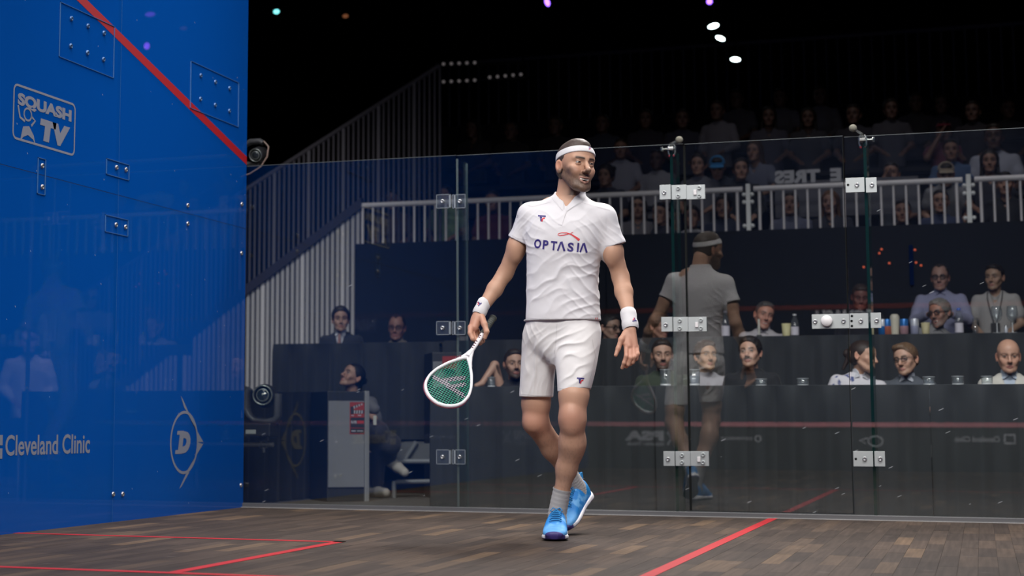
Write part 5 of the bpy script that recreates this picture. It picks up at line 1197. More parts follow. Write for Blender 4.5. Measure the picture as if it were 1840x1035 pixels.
o = b.build('lettering', mat('banner_white', (0.50, 0.50, 0.54), .7), t); o.matrix_parent_inverse = inv
# ------------------------------------------------------------------ left corner equipment
o = drape(-.62, -.50, ZV+.004, .742, 1.36, .022, .24, 61, None, 'drape', DRAPE, yaw=2.95, flare=.3, step=.025); tag(o, 'black drape screening the corner behind the moving light, left of the grey cabinet', 'curtain')
o = drape(-2.4, -.62, ZV+.004, .742, 1.36, .022, .24, 66, None, 'drape', DRAPE, flare=.3, step=.04); tag(o, 'black drape behind the blue wall, running left from the moving light', 'curtain')
o = drape(W(486, 700, 2.6).x, W(592, 700, 2.98).x, ZV+.004, .76, 2.9, .03, .22, 71, None, 'drape', DRAPE, yaw=2.98, flare=.3, step=.02); tag(o, 'black drape directly left of the grey cabinet', 'curtain')
def moving_light(px, py, Y, label, scale=1.0, flip=False):
    c = W(px, py, Y); t = empty('moving_head_light', (c.x, Y, c.z), 0, label, 'stage light'); bpy.context.view_layer.update()
    BODY = mat('black_fixture', (0.030, 0.031, 0.036), .38, spec=.6); GRY = mat('grey_fixture', (0.085, 0.088, 0.097), .35, spec=.6)
    t.scale = (scale, scale, -scale if flip else scale)
    b = MB(); b.box((-.125, -.09, -.255), (.11, .09, -.155), .012); o = b.build('base', BODY, t)
    p = MB(); p.box((-.085, -.0925, -.235), (-.005, -.0895, -.205)); p.build('label_plate', mat('label_plate', (0.45, 0.47, 0.45), .5), o)
    for q in (0, 1):
        p = MB(); p.lathe([(.006, 0), (.006, .016), (.0001, .018)], Matrix.Translation((-.125, -.05, -.19-.04*q)) @ frame_of((-1, 0, 0)), 10); p.build('socket', mat('steel_bolt'), o)
    b = MB(); b.tube([(-.10, 0, .10), (-.125, 0, .06), (-.125, 0, -.05), (-.10, 0, -.10), (-.06, 0, -.135), (.05, 0, -.145), (.11, 0, -.135), (.13, 0, -.10), (.13, 0, .06)], [.030, .033, .034, .03, .027, .025, .027, .03, .03], 12, sx=1.3); b.build('yoke', GRY, t)
    b = MB(); Mh = Matrix.Translation((.025, .0, .045)) @ Matrix.Rotation(math.radians(8), 4, 'Z') @ frame_of((0.1, -1, .03)); b.lathe([(.05, -.12), (.082, -.10), (.088, -.02), (.082, .06), (.075, .10), (.062, .102), (.060, .07)], Mh, 28); h = b.build('head', BODY, t)
    b = MB(); b.lathe([(.075, .088), (.075, .106), (.066, .108), (.064, .088)], Mh, 32); b.build('lens_ring', mat('lens_ring', (0.30, 0.33, 0.33), .25, .6), h)
    b = MB(); b.lathe([(.0001, .106), (.03, .101), (.048, .092), (.062, .072)], Mh, 28); b.build('lens', mat('lens_glass', (0.03, 0.04, 0.05), .06, spec=1.0, coat=1.0), h)
    b = MB(); b.lathe([(.04, .1035), (.045, .1045), (.048, .1005)], Mh, 28); b.build('lens_rim', mat('lens_ring'), h)
    b = MB(); b.box((-.012, -.02, -.29), (.055, .02, -.255), .004); b.lathe([(.030, -.022), (.030, .022)], Matrix.Translation((.02, 0, -.315)) @ frame_of((0, 1, 0)), 16); b.lathe([(.012, 0), (.012, .035), (.0001, .04)], Matrix.Translation((.02, 0, -.335)) @ frame_of((0, 0, -1)), 10); b.build('clamp', mat('clamp_steel', (0.38, 0.39, 0.40), .35, .8), t)
    return t
moving_light(470, 722, 1.0, 'black moving head stage light clamped to a steel pipe at the left corner', .92)
c = W(470, 722, 1.0); b = MB(); b.tube([(-2.2, 1.0, ZV), (-2.2, 1.0, c.z-.30), (-2.19, 1.0, c.z-.29), (c.x+.09, 1.0, c.z-.29)], .0155, 12); tag(b.build('steel_pipe', mat('pipe_steel', (0.32, 0.31, 0.30), .35, .7)), 'horizontal steel pipe carrying the lower moving light', 'pipe')
ml = moving_light(458, 274, 1.0, 'black moving head stage light hung high at the left corner above the glass', .62); ml.rotation_euler = (0, math.radians(90), 0)
c = W(458, 274, 1.0)
b = MB(); b.tube([c+Vector((.08, -.03, .07)), c+Vector((.115, -.03, .03)), c+Vector((.105, -.03, -.04)), c+Vector((.06, -.03, -.105)), c+Vector((-.02, -.03, -.15)), c+Vector((-.09, -.03, -.17))], .0052, 8); tag(b.build('cable', mat('copper_cable', (0.42, 0.30, 0.26), .4)), 'thin pale cable looping down beside the upper moving light', 'cable')
b = MB(); b.tube([(-2.2, 1.10, ZV), (-2.2, 1.10, c.z-.03), (-2.18, 1.08, c.z-.01), (c.x-.19, 1.02, c.z-.01)], .0155, 12); tag(b.build('steel_pipe', mat('pipe_steel')), 'horizontal steel pipe carrying the upper moving light', 'pipe')
# grey cabinet with a poster
def cabinet(p0, p1, Y0, Y1, label, poster):
    a0, a1 = W(p0[0], p0[2], Y0), W(p1[0], p1[2], Y1); zt = (W(p0[0], p0[1], Y0).z+W(p1[0], p1[1], Y1).z)/2
    ux = Vector((a1.x-a0.x, Y1-Y0, 0)); w = ux.length; ux.normalize(); t = empty('equipment_cabinet', (a0.x, Y0, ZV), math.atan2(ux.y, ux.x), label, 'cabinet')
    h = zt-ZV; d = .42
    b = MB(); b.box((0, .004, 0), (w, d, h), .006); b.build('body', mat('cabinet_black', (0.018, 0.020, 0.024), .5), t)
    b = MB(); b.box((.004, -.008, .105), (w*.90, .004, h-.072), .003); f = b.build('front_panel', mat('cabinet_grey', (0.185, 0.19, 0.205), .55, rnd=.06), t)
    b = MB(); b.box((w*.905, -.016, 0), (w+.006, .03, h+.003), .006); b.build('corner_post', mat('cabinet_trim', (0.30, 0.305, 0.32), .4, .4), t)
    if poster:
        x0, x1, z1, z0 = w*.535, w*.895, h-.080, h-.080-.235; ww = x1-x0; hh = z1-z0
        REDm = mat('poster_red', (0.30, 0.035, 0.03), .6); BLK = mat('poster_black', (0.018, 0.02, 0.024), .6); WH = mat('poster_white', (0.42, 0.42, 0.45), .6)
        b = MB(); b.box((x0, -.0105, z0), (x1, -.008, z1)); po = b.build('poster', REDm, t)
        b = MB(); b.box((x0+.05*ww, -.0112, z0+.20*hh), (x1, -.0105, z0+.52*hh)); b.box((x0+.05*ww, -.0112, z0+.62*hh), (x0+.26*ww, -.0105, z0+.86*hh)); b.box((x0+.05*ww, -.0112, z0+.03*hh), (x1-.02*ww, -.0105, z0+.18*hh))
        for k in range(5):
            xx = x0+(.24+.145*k)*ww
            b.add([(xx, -.0112, z0+(.80+.035*k)*hh), (xx+.16*ww, -.0112, z0+(.835+.035*k)*hh), (xx+.16*ww, -.0112, z0+(.915+.02*k)*hh), (xx, -.0112, z0+(.875+.02*k)*hh)], [(0, 1, 2, 3)])
            b.box((xx, -.0112, z0+.64*hh), (min(xx+.15*ww, x1), -.0105, z0+.745*hh))
        b.build('poster_ink', BLK, po)
        b = MB()
        for k in range(4):
            xx = x0+(.27+.17*k)*ww
            b.add([(xx, -.0118, z0+(.795+.035*k)*hh), (xx+.085*ww, -.0118, z0+(.805+.035*k)*hh), (xx+.06*ww, -.0118, z0+(.885+.028*k)*hh), (xx-.02*ww, -.0118, z0+(.875+.028*k)*hh)], [(0, 1, 2, 3)])
            b.add([(xx, -.0118, z0+.64*hh), (xx+.085*ww, -.0118, z0+.64*hh), (xx+.10*ww, -.0118, z0+.742*hh), (xx+.015*ww, -.0118, z0+.742*hh)], [(0, 1, 2, 3)])
        put_text(b, 'PLAYER', (x0+.08*ww, -.0114, z0+.33*hh), (1, 0, 0), (0, 0, 1), .40*ww, .09*hh, (0, -1, 0), bold=.05); b.box((x0+.55*ww, -.0116, z0+.57*hh), (x0+.78*ww, -.0112, z0+.60*hh)); b.box((x0+.1*ww, -.0116, z0+.57*hh), (x0+.28*ww, -.0112, z0+.595*hh)); b.box((x0+.12*ww, -.0116, z0+.08*hh), (x0+.40*ww, -.0112, z0+.115*hh)); b.box((x0+.5*ww, -.0116, z0+.085*hh), (x0+.9*ww, -.0112, z0+.11*hh))
        b.build('poster_print', WH, po)
        b = MB(); b.box((x0+.50*ww, -.0116, z0+.33*hh), (x0+.97*ww, -.0110, z0+.42*hh)); b.build('poster_bar', mat('poster_bar_red', (0.40, 0.03, 0.03), .6), po)
    return t
cabinet((588, 703, 903), (661, 703, 896), 2.05, 2.25, 'grey equipment cabinet with a red and black poster at left', True)
t = cabinet((777, 633, 760), (828, 633, 755), 2.9, 3.0, 'grey cabinet behind the racket with a red sheet on it', False)
b = MB(); p0, p1 = W(795, 662, 2.85), W(812, 640, 2.85); b.box((p0.x, 2.85, p0.z), (p1.x+.06, 2.856, p1.z)); o = b.build('poster', mat('poster_red'), t); bpy.context.view_layer.update(); o.matrix_parent_inverse = t.matrix_world.inverted()
# step frame left of the front table
YF = 2.9; t = empty('step_frame', tuple(W(740, 890, YF)), 0, 'grey aluminium step frame beside the front table, right of the seated woman', 'step'); bpy.context.view_layer.update(); inv = Matrix.Translation(-t.location)
def fbar(pts, r, name='frame_bar', m=None):
    b = MB(); b.tube([W(x, y, YF+dy) for x, y, dy in pts], r, 8); o = b.build(name, m or mat('step_aluminium', (0.24, 0.255, 0.27), .45, .4), t); o.matrix_parent_inverse = inv
fbar([(705, 829, 0), (776, 829, 0)], .020); fbar([(712, 866, 0), (774, 865, 0)], .018); fbar([(708, 864, 0), (708, 898, 0)], .020, 'leg'); fbar([(726, 828, .02), (748, 794, .02)], .020, 'brace')
a, c = W(698, 828, YF+.05), W(776, 797, YF+.05); b = MB(); b.box((a.x, YF+.05, a.z), (c.x, YF+.08, c.z)); o = b.build('side_panel', mat('deck_edge_grey'), t); o.matrix_parent_inverse = inv
# ------------------------------------------------------------------ lamps over the stand and far lights
def lamp(name, px, py, Y, rx, rz, col, strength, label, tilt=0.0):
    c = W(px, py, Y); t = empty(name, tuple(c), 0, label, 'lamp')
    Mt = Matrix.Rotation(tilt, 4, 'Y')
    b = MB(); b.lathe([(.0001, .01), (1, .01), (1, 0)], Matrix.Rotation(tilt, 4, 'Y') @ Matrix.Diagonal((rx, 1, rz, 1)) @ frame_of((0, -1, 0)), 24, False); b.build('lens', mat('lamp_'+name+label[:6], (1, 1, 1), .5, emit=col, estr=strength), t)
    b = MB(); b.lathe([(1.12, .006), (1.12, -.05), (.8, -.16), (.0001, -.18)], Matrix.Rotation(tilt, 4, 'Y') @ Matrix.Diagonal((rx, 1, rz, 1)) @ frame_of((0, -1, 0)), 20); b.build('housing', mat('black_fixture', (0.03, 0.03, 0.035), .4), t)
    b = MB(); b.tube([(0, .10, rz), (0, .10, 13-c.z)], .012, 6); b.build('hanger', mat('black_ceiling'), t)
lamp('spot_lamp', 1282, 47, 11, .066, .030, (0.80, 1.0, 1.0), 9, 'white stage spot, uppermost of the three in a row under the roof', -.18)
lamp('spot_lamp', 1294.5, 69, 11, .058, .026, (0.80, 1.0, 1.0), 9, 'second white stage spot, just below the uppermost one', .42)
lamp('spot_lamp', 1321.5, 107, 11, .060, .026, (0.80, 1.0, 1.0), 9, 'third white stage spot, lowest of the three under the roof', .12)
lamp('spot_lamp', 497, 21, 11, .042, .030, (0.22, 0.85, 0.85), 2.0, 'small teal lamp under the roof at left')
lamp('spot_lamp', 983.5, 4, 11, .030, .055, (0.25, 0.10, 1.0), 6.0, 'violet lamp under the roof above the player', -.3)
lamp('spot_lamp', 1275, 3, 11, .034, .034, (0.25, 0.08, 0.9), 2.2, 'violet lamp under the roof above the white spots')
lamp('spot_lamp', 621, 29, 11, .040, .026, (0.45, 0.16, 0.06), 0.35, 'faint orange lamp under the roof at left')
lamp('spot_lamp', 330, 51, 11, .055, .025, (0.20, 0.05, 0.8), .9, 'faint violet lamp seen through the top of the blue wall')
lamp('spot_lamp', 264, 83, 11, .040, .048, (0.30, 0.08, 1.0), 6.0, 'bright violet lamp seen through the blue wall')
lamp('spot_lamp', 270, 26, 11, .075, .030, (0.25, 0.06, 0.9), 2.4, 'flat violet lamp seen through the blue wall near its top')
t = empty('led_batten', tuple(W(830, 130, 11)), 0, 'two rows of tiny faint bulbs on a batten below the roof', 'lamp'); bpy.context.view_layer.update(); inv = Matrix.Translation(-t.location)
for (x, y) in [(797+14*k, 115-.6*k) for k in range(5)]+[(797+14*k, 147-.7*k) for k in range(5)]+[(880+14*k, 139-1.3*k) for k in range(5)]:
    b = MB(); b.lathe([(.0001, .018), (.018, .012), (.02, 0)], Matrix.Translation(W(x, y, 11)) @ frame_of((0, -1, 0)), 10); o = b.build('bulb', mat('faint_bulb', (1, 1, 1), .5, emit=(.9, .8, .8), estr=.10), t); o.matrix_parent_inverse = inv
b = MB(); b.tube([W(790, 118, 11.05), W(950, 112, 11.05)], .02, 8); b.tube([W(790, 148, 11.05), W(950, 140, 11.05)], .02, 8); o = b.build('batten', mat('black_fixture'), t); o.matrix_parent_inverse = inv
for px in (800, 940): b = MB(); q = W(px, 117, 11.05); b.tube([W(px, 148, 11.05), q, Vector((q.x, q.y, 13))], .012, 6); o = b.build('hanger', mat('black_ceiling'), t); o.matrix_parent_inverse = inv
RE = mat('red_reflection', (1, .2, .1), .5, emit=(1.0, .16, .07), estr=.42)  # glowing dots that stand in for reflections of distant lights
for (x, y, lb) in ((1552, 480, 'red light reflection on the dark drape, leftmost, left of the second glass fin'), (1580, 455, 'red light reflection on the drape, lower of the close left pair'), (1584, 448, 'red light reflection on the drape, upper of the close left pair'), (1598, 473, 'red light reflection on the drape, alone between the left pair and the blue strip'),
                   (1644, 449, 'red light reflection on the drape at the top of the faint blue strip'), (1646, 472, 'red light reflection on the drape beside the middle of the faint blue strip'), (1655, 477, 'red light reflection on the drape, rightmost, right of the faint blue strip')):
    c = W(x, y, 5.925); b = MB(); b.lathe([(.0001, .012), (.008, .008), (.0105, 0), (.008, -.005), (.0001, -.006)], Matrix.Translation(c) @ frame_of((0, -1, 0)), 10); tag(b.build('red_reflection_dot', RE), lb, 'light', 'red dots on the drape')
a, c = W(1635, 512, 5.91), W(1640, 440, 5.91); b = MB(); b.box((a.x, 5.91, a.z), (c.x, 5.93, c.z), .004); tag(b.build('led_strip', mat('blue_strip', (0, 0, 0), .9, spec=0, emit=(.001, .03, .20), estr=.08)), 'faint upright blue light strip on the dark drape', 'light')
# ------------------------------------------------------------------ spectators
SKT = mat('skin_tinted', (0.6, 0.4, 0.3), 0.5, spec=.35, vcol=True, objcol=True)
CLO = mat('plain_cloth', (0.5, 0.5, 0.5), .85, sheen=.1, objcol=True)
def blouse_mat():
    m = bpy.data.materials.new('leaf_print_blouse'); m.use_nodes = True; N = m.node_tree.nodes; L = m.node_tree.links; b = N['Principled BSDF']; b.inputs['Roughness'].default_value = .85
    tc = N.new('ShaderNodeTexCoord'); nz = N.new('ShaderNodeTexNoise'); nz.inputs['Scale'].default_value = 22; nz.inputs['Detail'].default_value = 2; L.new(tc.outputs['Object'], nz.inputs['Vector'])
    cr = N.new('ShaderNodeValToRGB'); e = cr.color_ramp.elements; e[0].position = .36; e[0].color = (.06, .08, .22, 1); e[1].position = .43; e[1].color = (.60, .58, .63, 1); L.new(nz.outputs[0], cr.inputs[0]); L.new(cr.outputs[0], b.inputs['Base Color']); return m
def torso_body(s, M, sleeve, arms):
    M = M @ Matrix.Translation((0, 0, .036))
    s.cap((0, .022, -.08), (0, .036, -.155), .050, .050, .03, M=M)
    s.cap((-.09, .038, -.225), (.09, .038, -.225), .040, .040, .03, M=M)
    s.stack([(-.70, 0, .03, .125, .085), (-.55, 0, .035, .120, .080), (-.38, 0, .035, .130, .085), (-.25, 0, .035, .120, .07)], .03, M=M)
    for q, (el, wr) in zip((-1, 1), arms):
        el = (q*el[0], el[1], el[2]); wr = (q*wr[0], wr[1], wr[2]); sh = (q*.155, .038, -.245)
        s.cap(sh, el, .038, .036, .02, M=M); s.cap(el, wr, .036, .025, .015, M=M)
        d = Vector(wr)-Vector(el); d.normalize(); pc = Vector(wr)+d*.055
        s.cap(wr, tuple(pc), .024, .026, .012, M=M, fl=(1, 1, .8))
        sd = d.cross(Vector((0, 0, 1))); sd = sd.normalized() if sd.length > .05 else Vector((1, 0, 0))
        for k in range(4):
            a = pc+sd*(k-1.5)*.016+d*.01; b = a+d*(.052-.006*abs(k-1.4)); c = b+d*.022+Vector((0, 0, -.016)); s.cap(tuple(a), tuple(b), .0092, .0085, .006, M=M); s.cap(tuple(b), tuple(c), .0085, .007, .004, M=M)
        t0 = pc-d*.03-sd*q*.02; s.cap(tuple(t0), tuple(t0+d*.05-sd*q*.022), .011, .009, .008, M=M)
def torso_cloth(s, M, sleeve, arms, neck, wide=1.0, lapel=False):
    M = M @ Matrix.Translation((0, 0, .036))
    s.stack([(-.72, 0, .03, .155*wide, .105*wide), (-.58, 0, .035, .148*wide, .100), (-.40, 0, .035, .160*wide, .108), (-.28, 0, .035, .165*wide, .100), (-.215, 0, .040, .150, .078), (-.185, 0, .042, .105, .062), (-.160, 0, .042, .072, .058)], .02, M=M, p=2.3)
    for q, (el, wr) in zip((-1, 1), arms):
        el = Vector((q*el[0], el[1], el[2])); wr = Vector((q*wr[0], wr[1], wr[2])); sh = Vector((q*.160*wide, .038, -.245))
        s.cap(tuple(sh), tuple(sh.lerp(el, .5)), .054, .054, .04, M=M)
        if sleeve == 'long': s.cap(tuple(sh.lerp(el, .5)), tuple(el), .056, .048, .02, M=M); s.cap(tuple(el), tuple(el.lerp(wr, .92)), .048, .036, .02, M=M)
        else: s.cap(tuple(sh.lerp(el, .5)), tuple(sh.lerp(el, .62)), .056, .054, .02, M=M)
    nr = {'crew': (.054, -.148), 'v': (.060, -.16), 'collar': (.054, -.148)}[neck]
    s.cap((0, .025, -.10), (0, .035, nr[1]), nr[0], nr[0]*.95, .006, 's', M=M)
    if neck == 'v' or lapel: s.cap((0, -.020, -.165), (0, -.058, -.285 if neck == 'v' else -.33), .050, .012, .01, 's', M=M)
REST = (((.215, .02, -.47), (.12, -.17, -.56)), ((.215, .02, -.47), (.12, -.17, -.56)))
ONTABLE = (((.235, -.06, -.44), (.10, -.27, -.40)), ((.235, -.06, -.44), (.10, -.27, -.40)))
TRO = None
def trousers(parent, M, col):
    global TRO
    if TRO is None:
        s = SDF(); s.stack([(-.80, 0, .03, .165, .11), (-.68, 0, .03, .155, .105)], .02)
        for q in (-1, 1): s.cap((q*.085, .02, -.76), (q*.10, -.34, -.755), .078, .060, .04); s.cap((q*.10, -.34, -.755), (q*.10, -.31, -1.17), .058, .045, .02); s.cap((q*.10, -.29, -1.19), (q*.10, -.44, -1.205), .040, .036, .02)
        V, F = s.polygonize(.016); TRO = np_mesh('trousers', V, F); TRO.materials.append(CLO)
    o = link('trousers', TRO, None, parent); o.matrix_basis = M; o.color = (*col, 1); return o
def person(px, py, Y, label, yaw=0, pitch=0, roll=0, byaw=None, skin=(.46, .27, .19), hairc=(.03, .022, .018), hair='short', beard=0, moust=0, shirt=(.1, .1, .1), sleeve='short', neck='crew', glass=False,
           s=.91, open_=0, smile=0, arms=REST, lean=(0, 0), group=None, wide=1.0, legs=False, lapel=None, inner=None, gaze=(0, 0), jaw=1.0, hw=1.0, cmat=None, h=.0046, stub=None, extra=None, brow=1.0, lipc=(.42, .16, .14)):
    p = W(px, py, Y); Hm = headM(p, yaw, pitch, roll, s); byaw = yaw*.4 if byaw is None else byaw
    Bm = Matrix.Translation(p) @ Matrix.Rotation(math.radians(byaw), 4, 'Z') @ Matrix.Rotation(math.radians(lean[0]), 4, 'Y') @ Matrix.Rotation(math.radians(lean[1]), 4, 'X') @ Matrix.Scale(s, 4)
    t = empty('person', tuple(p), 0, label, 'person', group); inv = Matrix.Translation(-p)
    sd = int(px*7+py) % 97
    b = SDF(); head_sdf(b, Hm, jaw=jaw, open_=open_, smile=smile, wide=hw, lids=.78, nos=False); torso_body(b, Bm, sleeve, arms)
    if extra: extra(b)
    V, F = b.polygonize(h); c = np.tile(np.array(skin), (len(V), 1))*(1+.05*vnoise(V, 25, sd))[:, None]
    hm = np.linalg.norm(V-np.array(p), axis=1) < .15*s
    c[hm] = head_colors(V[hm], Hm, skin, np.array(hairc), beard=beard, moust=moust, open_=open_, smile=smile, seed=sd, gaze=gaze, w=hw, stub=stub, brow=brow, lip=lipc)
    o = link('body', np_mesh('body', V, F, c), skin_material(), t); o.matrix_parent_inverse = inv
    if open_:
        mb = MB()
        for i in range(-3, 4):
            a = i*.2; T = Hm @ Matrix.Translation((.026*math.sin(a*1.2), -.0885+.016*(1-math.cos(a*1.2)), -.0715)) @ Matrix.Rotation(-a, 4, 'Z'); mb.box((-.0040, -.002, -.005), (.0040, .003, .006), .001, T)
        o = mb.build('teeth', mat('teeth', (.82, .78, .70), .3), t); o.matrix_parent_inverse = inv
    if hair:
        o = link('hair', hair_mesh('hair', Hm, hair, .0042, sd, hw), hair_material(), t); o.matrix_parent_inverse = inv; o.color = (*hairc, 1)
    g = SDF(); torso_cloth(g, Bm, sleeve, arms, neck, wide, lapel is not None); V, F = g.polygonize(h*1.35)
    me = np_mesh('shirt', V+np.stack([0*V[:, 0], .004*vnoise(V, 16, sd), .002*vnoise(V, 22, sd+1)], 1), F)
    o = link('jacket' if lapel is not None else 'shirt', me, cmat or CLO, t); o.matrix_parent_inverse = inv; o.color = (*shirt, 1)
    if lapel is not None or neck == 'collar':
        ic = inner or tuple(min(1, v*1.12+.02) for v in shirt); mb = MB()
        Bm = Bm @ Matrix.Translation((0, 0, .036))
        # a shirt front inside the jacket and two collar flaps
        if lapel is not None:
            q = SDF(); q.stack([(-.60, 0, .033, .10, .088), (-.40, 0, .033, .11, .092), (-.28, 0, .034, .11, .082), (-.20, 0, .04, .09, .066), (-.165, 0, .042, .068, .058)], .01, M=Bm, p=2.2); q.cap((0, .025, -.10), (0, .035, -.165), .054, .05, .006, 's', M=Bm)
            V, F = q.polygonize(.007); o = link('shirt', np_mesh('shirt', V, F), CLO, t); o.matrix_parent_inverse = inv; o.color = (*ic, 1)
        for q in (-1, 1):
            pts = [(q*.054, .030, -.135), (q*.060, .015, -.170), (q*.046, -.038, -.205), (q*.010, -.040, -.185), (q*.022, -.022, -.150), (q*.045, -.005, -.130)]
            A = [Bm @ Vector(v) for v in pts]; Bk = [Bm @ (Vector(v)*1+Vector((0, .006, 0))) for v in pts]; mb.add(A+Bk, [tuple(range(6)), tuple(range(11, 5, -1))]+[(i, (i+1) % 6, 6+(i+1) % 6, 6+i) for i in range(6)])
        o = link('collar', mb.mesh('collar'), CLO, t); o.matrix_parent_inverse = inv; o.color = (*ic, 1)
        if lapel == 'tie':
            k = MB(); k.tube([Bm @ Vector(v) for v in ((0, -.040, -.185), (0, -.060, -.21), (0, -.070, -.30), (0, -.072, -.40))], [.010, .012, .016, .020], 8); o = link('tie', k.mesh('tie'), CLO, t); o.matrix_parent_inverse = inv; o.color = (.30, .17, .17, 1)
    if glass: o = glasses(Hm, t, .0024 if glass == 1 else .0036); o.matrix_parent_inverse = inv
    if lapel is not None or neck == 'collar': Bm = Bm @ Matrix.Translation((0, 0, -.036))
    if legs: trousers(t, inv @ Bm, (.02, .02, .025))
    return t, Hm, Bm, inv
YA = 2.42
RED1 = dict(skin=(.47, .27, .19))
def g_arm(b):
    b.cap(W(900, 700, YA), W(889, 656, YA-.03), .034, .030, .02); b.cap(W(889, 656, YA-.03), W(866, 689, YA-.12), .030, .021, .015); b.cap(W(866, 689, YA-.12), W(856, 693, YA-.15), .020, .017, .01)
person(1190, 637.5, YA, 'man with short black hair and trimmed beard in dark green sweater, front row', 14, 2, 0, hair='short', beard=.95, shirt=(.030, .042, .026), sleeve='long', skin=(.44, .265, .195), stub=(.035, .026, .022), jaw=.95)
person(1268, 640, YA+.3, 'young man with brown hair in light grey t-shirt, front row', 32, -6, 3, hair='mid', hairc=(.060, .036, .022), shirt=(.36, .35, .39), skin=(.46, .275, .175), gaze=(.2, .1))
person(1348, 633, YA, 'man with dark hair and moustache in black t-shirt, front row', -8, -4, -3, hair='mid', hairc=(.018, .014, .012), moust=.9, shirt=(.012, .013, .016), skin=(.48, .285, .21), gaze=(-.2, .1), beard=.18)
person(1550, 641, YA, 'woman with tied back dark hair in leaf print blouse leaning right, front row', 72, 4, 12, byaw=15, lean=(8, 0), hair='bun', hairc=(.030, .019, .015), shirt=(.6, .6, .6), cmat=blouse_mat(), neck='collar', inner=(.5, .5, .55), skin=(.50, .29, .205), jaw=.88)
person(1628, 646, YA+.15, 'man with swept light brown hair and round glasses, front row', -24, 2, -9, byaw=-5, hair='side', hairc=(.13, .078, .045), beard=.45, stub=(.22, .13, .08), glass=1, shirt=(.075, .085, .105), neck='collar', inner=(.42, .44, .50), skin=(.50, .30, .22), arms=ONTABLE)
person(1812, 639, YA, 'bald man in cream jacket and pale blue shirt, front row', 4, 6, 0, hair=None, shirt=(.52, .50, .46), lapel='open', inner=(.42, .48, .58), neck='collar', skin=(.50, .285, .205), brow=.35, beard=.12, sleeve='long', s=.93)
person(924, 654, YA, 'man with full dark beard in black top resting his arm on the front table', 26, 0, 0, hair='short', beard=1.0, shirt=(.012, .013, .018), skin=(.45, .27, .20), stub=(.02, .016, .014), extra=g_arm)
YBk = 4.12
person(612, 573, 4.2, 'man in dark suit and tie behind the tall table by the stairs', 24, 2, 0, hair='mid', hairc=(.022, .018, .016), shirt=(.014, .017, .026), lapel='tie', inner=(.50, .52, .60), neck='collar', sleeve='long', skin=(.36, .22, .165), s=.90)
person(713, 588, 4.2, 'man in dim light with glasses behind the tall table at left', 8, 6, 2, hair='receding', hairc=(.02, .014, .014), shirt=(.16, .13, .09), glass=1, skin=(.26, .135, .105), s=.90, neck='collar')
person(1095, 588, YBk, 'man with glasses in profile beside the white shorts of the player', 62, 6, 0, hair='short', hairc=(.015, .013, .013), shirt=(.012, .012, .015), glass=2, skin=(.34, .215, .165), sleeve='long', s=.90)
person(1184, 586, YBk+.3, 'brown haired man in profile behind the lower left door hinge', 58, 8, 0, hair='mid', hairc=(.040, .022, .016), shirt=(.016, .017, .020), skin=(.40, .215, .155), sleeve='long', s=.90)
person(1373, 566, YBk, 'laughing man with cropped grey hair in pale jacket, second row', 22, 4, 14, byaw=5, lean=(4, 0), hair='short', hairc=(.075, .070, .068), shirt=(.40, .38, .41), sleeve='long', neck='collar', inner=(.45, .44, .47), open_=.6, smile=1, skin=(.43, .22, .165), s=.90)
person(1689, 562, YBk, 'grinning man with grey hair, grey beard and glasses, second row', -32, 4, -6, byaw=20, lean=(10, 0), hair='mid', hairc=(.17, .16, .15), beard=.75, stub=(.13, .115, .105), glass=2, open_=.9, smile=1, shirt=(.17, .17, .18), sleeve='long', neck='collar', skin=(.36, .18, .13), s=.88)
YCk = 5.36
person(1689, 498, YCk, 'man with receding hair and thick black glasses in lavender shirt', -4, 4, 0, hair='receding', hairc=(.030, .022, .020), glass=2, shirt=(.25, .26, .40), neck='collar', sleeve='long', skin=(.34, .20, .165), s=.90, open_=.35, arms=ONTABLE, legs=False, wide=1.1)
wmn, Hm_, Bm_, inv_ = person(1787, 498, YCk, 'woman with short dark hair and lanyard in pale v-neck t-shirt', -20, 2, 0, byaw=-6, hair='short', hairc=(.018, .014, .013), shirt=(.36, .35, .35), neck='v', skin=(.36, .23, .165), s=.90, legs=False, jaw=.9)
mb = MB()
for q in (-1, 1): mb.tube([Bm_ @ Vector(v) for v in ((q*.058, .045, -.119), (q*.066, -.01, -.139), (q*.064, -.065, -.20), (q*.04, -.088, -.32), (q*.012, -.090, -.43))], .0075, 8, sx=.5)
mb.box((-.04, -.098, -.52), (.04, -.090, -.43), .002, Bm_); o = mb.build('lanyard', mat('dark_lanyard', (.012, .012, .014), .6), wmn); o.matrix_parent_inverse = inv_
person(1546, 533, YCk, 'dim man with cropped hair looking down, behind the door lock', 10, 16, 4, hair='short', hairc=(.05, .035, .03), shirt=(.014, .013, .018), skin=(.20, .085, .07), s=.88, sleeve='long', legs=False)
